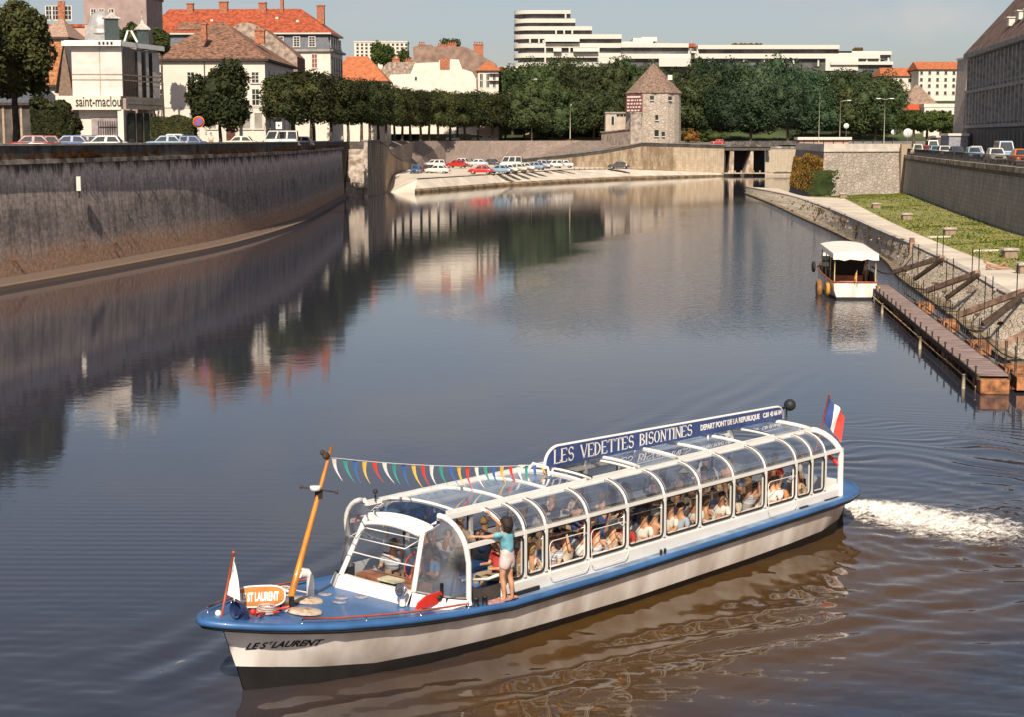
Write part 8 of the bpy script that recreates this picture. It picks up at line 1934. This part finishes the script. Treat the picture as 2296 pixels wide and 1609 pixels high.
# stone mooring blocks on the promenade edge of the lawn
names=['farthest','second','third','fourth','fifth','nearest']
for k,(px,py) in enumerate(((1890,443),(1964,467),(2032,492),(2128,527),(2263,577),(2298,612))):
    q=at(px,py,2.02); e=empty('stone_bollard',(q.x,q.y,2.0),.1,f'{names[k]} low stone mooring block with a pale flat cap by the lawn','bollard','stone mooring blocks along the lawn')
    mb=MB(); mb.box((0,0,.24),(.85,.65,.5),taper=.92); mb.build('base',mat('block_base',(.30,.22,.16),.9) if 'block_base' not in bpy.data.materials else bpy.data.materials['block_base'],e); mb=MB(); mb.box((0,0,.56),(1.05,.8,.16),taper=.93); mb.build('cap',mat('block_cap',(.46,.41,.35),.9,var=.2,vs=3) if 'block_cap' not in bpy.data.materials else bpy.data.materials['block_cap'],e,bevel=.02)
for k,(px,py) in enumerate(((2090,530),(2190,548))):
    q=at(2105+k*105,532+k*31,2.02); mb=MB(); mb.bar((q.x-.9,q.y-.2,2.06),(q.x+1.0,q.y+.5,2.06),.14,.12); o=mb.build('stone_strip',WFR); tag(o,['farther','nearer'][k]+' thin pale stone strip lying across the lawn edge','kerb stone')
# ladders of black debris on the bank left out; sunbather on the promenade
def sunbather():
    V=[];E=[];rad=[]
    def a(p,r,*con):
        V.append(Vector(p)); rad.append(r); i=len(V)-1
        for c in con: E.append((c,i))
        return i
    pe=a((0,0,.12),(.14,.12)); ch=a((-.42,0,.22),(.16,.12),pe); nk=a((-.60,0,.36),.05,ch); hd=a((-.70,0,.47),(.09,.085),nk); a((-.75,0,.52),(.08,.07),hd)
    for s in (1,-1):
        sh=a((-.48,s*.19,.28),.05,ch); el=a((-.62,s*.28,.08),.04,sh); w=a((-.40,s*.32,.05),.03,el); hand(V,E,rad,w,V[w],Vector((1,0,0)),Vector((0,0,-1)))
        hp=a((.08,s*.1,.12),.09,pe); kn=a((.45,s*.12,.42 if s>0 else .12),.065,hp); an=a((.82 if s<0 else .65,s*.12,.07),.04,kn); a((.9 if s<0 else .78,s*.12,.08),(.035,.03),an)
    q=at(2235,604,2.02); p=torsoperson(V,E,rad,SKIN2,V[hd],q,R(-12),'sunbather in a dark swimsuit lying on the stone edge of the promenade')
    mkobj('swimsuit',skin_mesh('swimsuit',[V[0],V[0]+Vector((.06,0,0))],[(0,1)],[(.155,.14),(.15,.13)],TR[0],1),p); mkobj('hair',skin_mesh('hair',[V[3]+Vector((-.02,0,.04)),V[4]],[(0,1)],[(.105,.10),(.09,.08)],HAIRS[0],1),p)
sunbather()
# stones scattered on the bank
mb=MB(); r=random.Random(8)
for _ in range(90):
    i=r.randrange(3,50); f=r.random(); p=WATE[i].lerp(PROM[i],r.uniform(.15,1.0)); p=p+ (PROM[i+1]-PROM[i])*r.random(); p.z=2.05*((p-WATE[i]).length/((PROM[i]-WATE[i]).length+.01)) if False else p.z
    s=r.uniform(.05,.16); mb.ball((p.x,p.y,p.z+s*.2-.02),s,6,4,sc=(1.3,1,.7),mi=0 if r.random()<.6 else 1)
o=mb.build('loose_stones',[mat('loose_stone',(.40,.34,.27),.9,var=.2),mat('mossy_stone',(.12,.09,.045),.9,var=.3)]); tag(o,'loose stones and moss clumps strewn over the stone bank','stones',kind='stuff')
mb=MB()
for _ in range(650):
    t=r.random()**.8; i=int(8+t*22); p=WATE[i].lerp(PROM[i],min(1,max(.05,r.gauss(.62,.22)))); p=p+(PROM[i+1]-PROM[i])*r.random(); 
    if mnoise.noise(Vector((p.x*.5,p.y*.25,1)))<.0: continue
    s=r.uniform(.06,.16)
    for _k in range(3): 
        u=Vector((r.gauss(0,1),r.gauss(0,1),r.gauss(0,.6))).normalized()*s; v=Vector((r.gauss(0,.4),r.gauss(0,.4),1)).normalized()*s; mb.face([p-u,p-v*.2,p+u,p+v*1.4])
o=mb.build('bank_weeds',[leafmat('bank_weed_leaves',(.10,.075,.02),(.30,.20,.05))]); tag(o,'brown dry weeds in the joints of the stone bank','weeds',kind='stuff')
# ------------------------------------------------------------------ street furniture
def lamp(px,Y,zb,top,arms,label,r=.07,hs_=.5):
    p=PX(px,Y); zt=K(Y,top); e=empty('street_lamp',(p.x,Y,zb),0,label,'street lamp','street lamps on the quays'); h=zt-zb
    mb=MB(); mb.tube([(0,0,0),(0,0,h*.5),(0,0,h)],[r*1.4,r,r*.7],8); mb.build('pole',mat('lamp_pole',(.42,.38,.28),.6) if 'lamp_pole' not in bpy.data.materials else bpy.data.materials['lamp_pole'],e)
    for a in arms:
        mb=MB(); mb.tube([(0,0,h-.1),(a*.6,0,h+.12),(a,0,h+.15)],.035,6); mb.build('arm',WFR,e); mb=MB(); mb.box((a*1.1,0,h+.13),(.8 if abs(a)>.3 else .4,.3,.16)); mb.build('lantern',WHITE,e)
    return e
lamp(1979,335,7.6,222,(-1.2,1.2),'tall street lamp with two white arms before the wood on the right')
lamp(1880,350,7.8,226,(1.6,),'tall single armed street lamp near the bastion',r=.06)
lamp(1192,470,9,178,(1.0,),'curved street lamp at the far end of the clipped avenue',r=.08)
lamp(1278,470,9.5,236,(.2,),'short yellowish lamp post on the slope left of the tower',r=.1)
lamp(1833,300,7.8,200,(),'very thin bare pole above the bastion, left of the single armed lamp',r=.045)
def sign(px,Y,zb,zc,kind,label,rad_=.45):
    p=PX(px,Y); e=empty('road_sign',(p.x,Y,zb),0,label,'road sign'); h=zc-zb; mb=MB(); mb.tube([(0,.05,0),(0,.05,h+.2)],.035,6); mb.build('post',GREYR,e)
    M=Matrix.Translation(Vector((0,0,h)))@Matrix.Rotation(R(90),4,'X')
    mb=MB()
    if kind=='noparking': mb.lathe([(0,.0),(rad_,.0),(rad_,.02),(0,.02)],24,M=M,mi=0); mb.lathe([(0,.025),(rad_*.72,.025)],24,M=M,mi=1); mb.bar((-rad_*.55,-.035,h+rad_*.55),(rad_*.55,-.035,h-rad_*.55),.02,.12,mi=0); mb.lathe([(rad_*1.0,-.01),(rad_*1.07,.0),(rad_*1.07,.02),(rad_*1.0,.03)],24,M=M,mi=2); mb.build('plate',[RED,PC[2],PC[3]],e)
    elif kind=='square': mb.box((0,0,h),(rad_*1.7,.04,rad_*1.9)); mb.box((0,-.03,h),(rad_*.5,.03,rad_*.5),mi=1); mb.build('plate',[WHITE,BLACK],e,bevel=.05)
    else: mb.lathe([(0,.0),(rad_,.0),(rad_,.03),(0,.03)],24,M=M); mb.box((0.02,-.05,h),(rad_*.12,.01,rad_*.7),mi=1); mb.build('plate',[WHITE,BLACK],e)
    return e
sign(452,150,8.4,K(150,273),'noparking','round red and blue no parking sign on a post before the round tree',.47)
sign(629,196,8.4,K(196,281),'square','square white road sign with a dark dot under the first avenue tree',.42)
sign(2031,256,7.4,K(256,298),'round','round white road sign on the quay beyond the bastion',.68)
for px,lab in ((1894,'left of the pair of round white signs over the bastion'),(2000,'right small white round sign by the tall twin lamp')): sign(px,320,7.6,K(320,282 if px<1900 else 296),'round',lab,.5)
mbp=empty('litter_box',(*PX(209,136)[:2],0),0,'small white box hanging on the face of the left quay wall','box'); q=Vector((0,0,0))
bx=MB(); wx=[p for p in LW if abs(p[1]-121.5)<3][0]; mbp.location=(wx[0]-.10,wx[1],5.9); bx.box((.15,0,.55),(.3,.42,1.0)); bx.build('case',WFR,mbp); bx=MB(); bx.box((.12,0,-.2),(.1,.14,.5)); bx.build('bracket',IRON,mbp)
# kiosk and people on the left quay
kk=house(541,199,0,M_(199,42),2.5,8.4,K(199,279)-8.4,'small white ticket kiosk with a rust coloured opening under the round tree',WHT,WHT,rh=.35,kind='flat',name='kiosk',cat='kiosk'); win(kk,-1.0,K(199,298),1.2,1.7,bars=(0,0),sill=False,gl=mat('kiosk_dark',(.12,.04,.03),.8))
stander((*PX(478,172)[:2],8.45),R(-80),SH['white'],TR[1],HAIRS[1],'man in a white shirt standing behind the parapet beside the round tree')
stander((*PX(770,283)[:2],8.45),R(-60),SH['pale blue'],TR[0],HAIRS[0],'person in pale blue standing at the far end of the left parapet')
stander((*PX(1272,500)[:2],K(500,271)),R(-60),SH['cream'],TR[0],HAIRS[1],'tiny distant person on the path left of the tower')
# white bus shelter and bench slab on the bastion
bsq=empty('shelter',(*PX(1740,262)[:2],0),0,'low white flat roofed shelter behind the coping of the bastion','shelter'); a=PX(1786,300)-Vector(bsq.location)
mb=MB(); mb.box2((a.x,a.y,K(300,313)),(a.x+9.5,a.y+4,K(300,307))); mb.build('roof',WHT,bsq); mb=MB(); mb.box2((a.x+.4,a.y+.5,8),(a.x+9,a.y+4,K(300,313))); mb.build('body',PINK,bsq)
bs3=MB(); 
for k in range(10): bs3.box((PX(1800+k*22,296).x,296,8.9),(.16,.16,1.0))
bs3.tube([(PX(1800,296).x,296,9.3),(PX(2000,296).x,296,9.3)],.05,5); o=bs3.build('guard_rail',IRON); tag(o,'dark guard rail along the road behind the bastion','railing')
cwall=MB(); P=[PX(1640,446),PX(1716,449),PX(1790,452),PX(1900,430)]; cwall.grid([[p+Vector((0,0,7.5)) for p in P],[p+Vector((0,0,9.0)) for p in P],[p+Vector((0,.5,9.0)) for p in P]],smooth=False); o=cwall.build('road_wall',PARM); tag(o,'dark low road wall continuing from the bridge behind the bastion','wall')
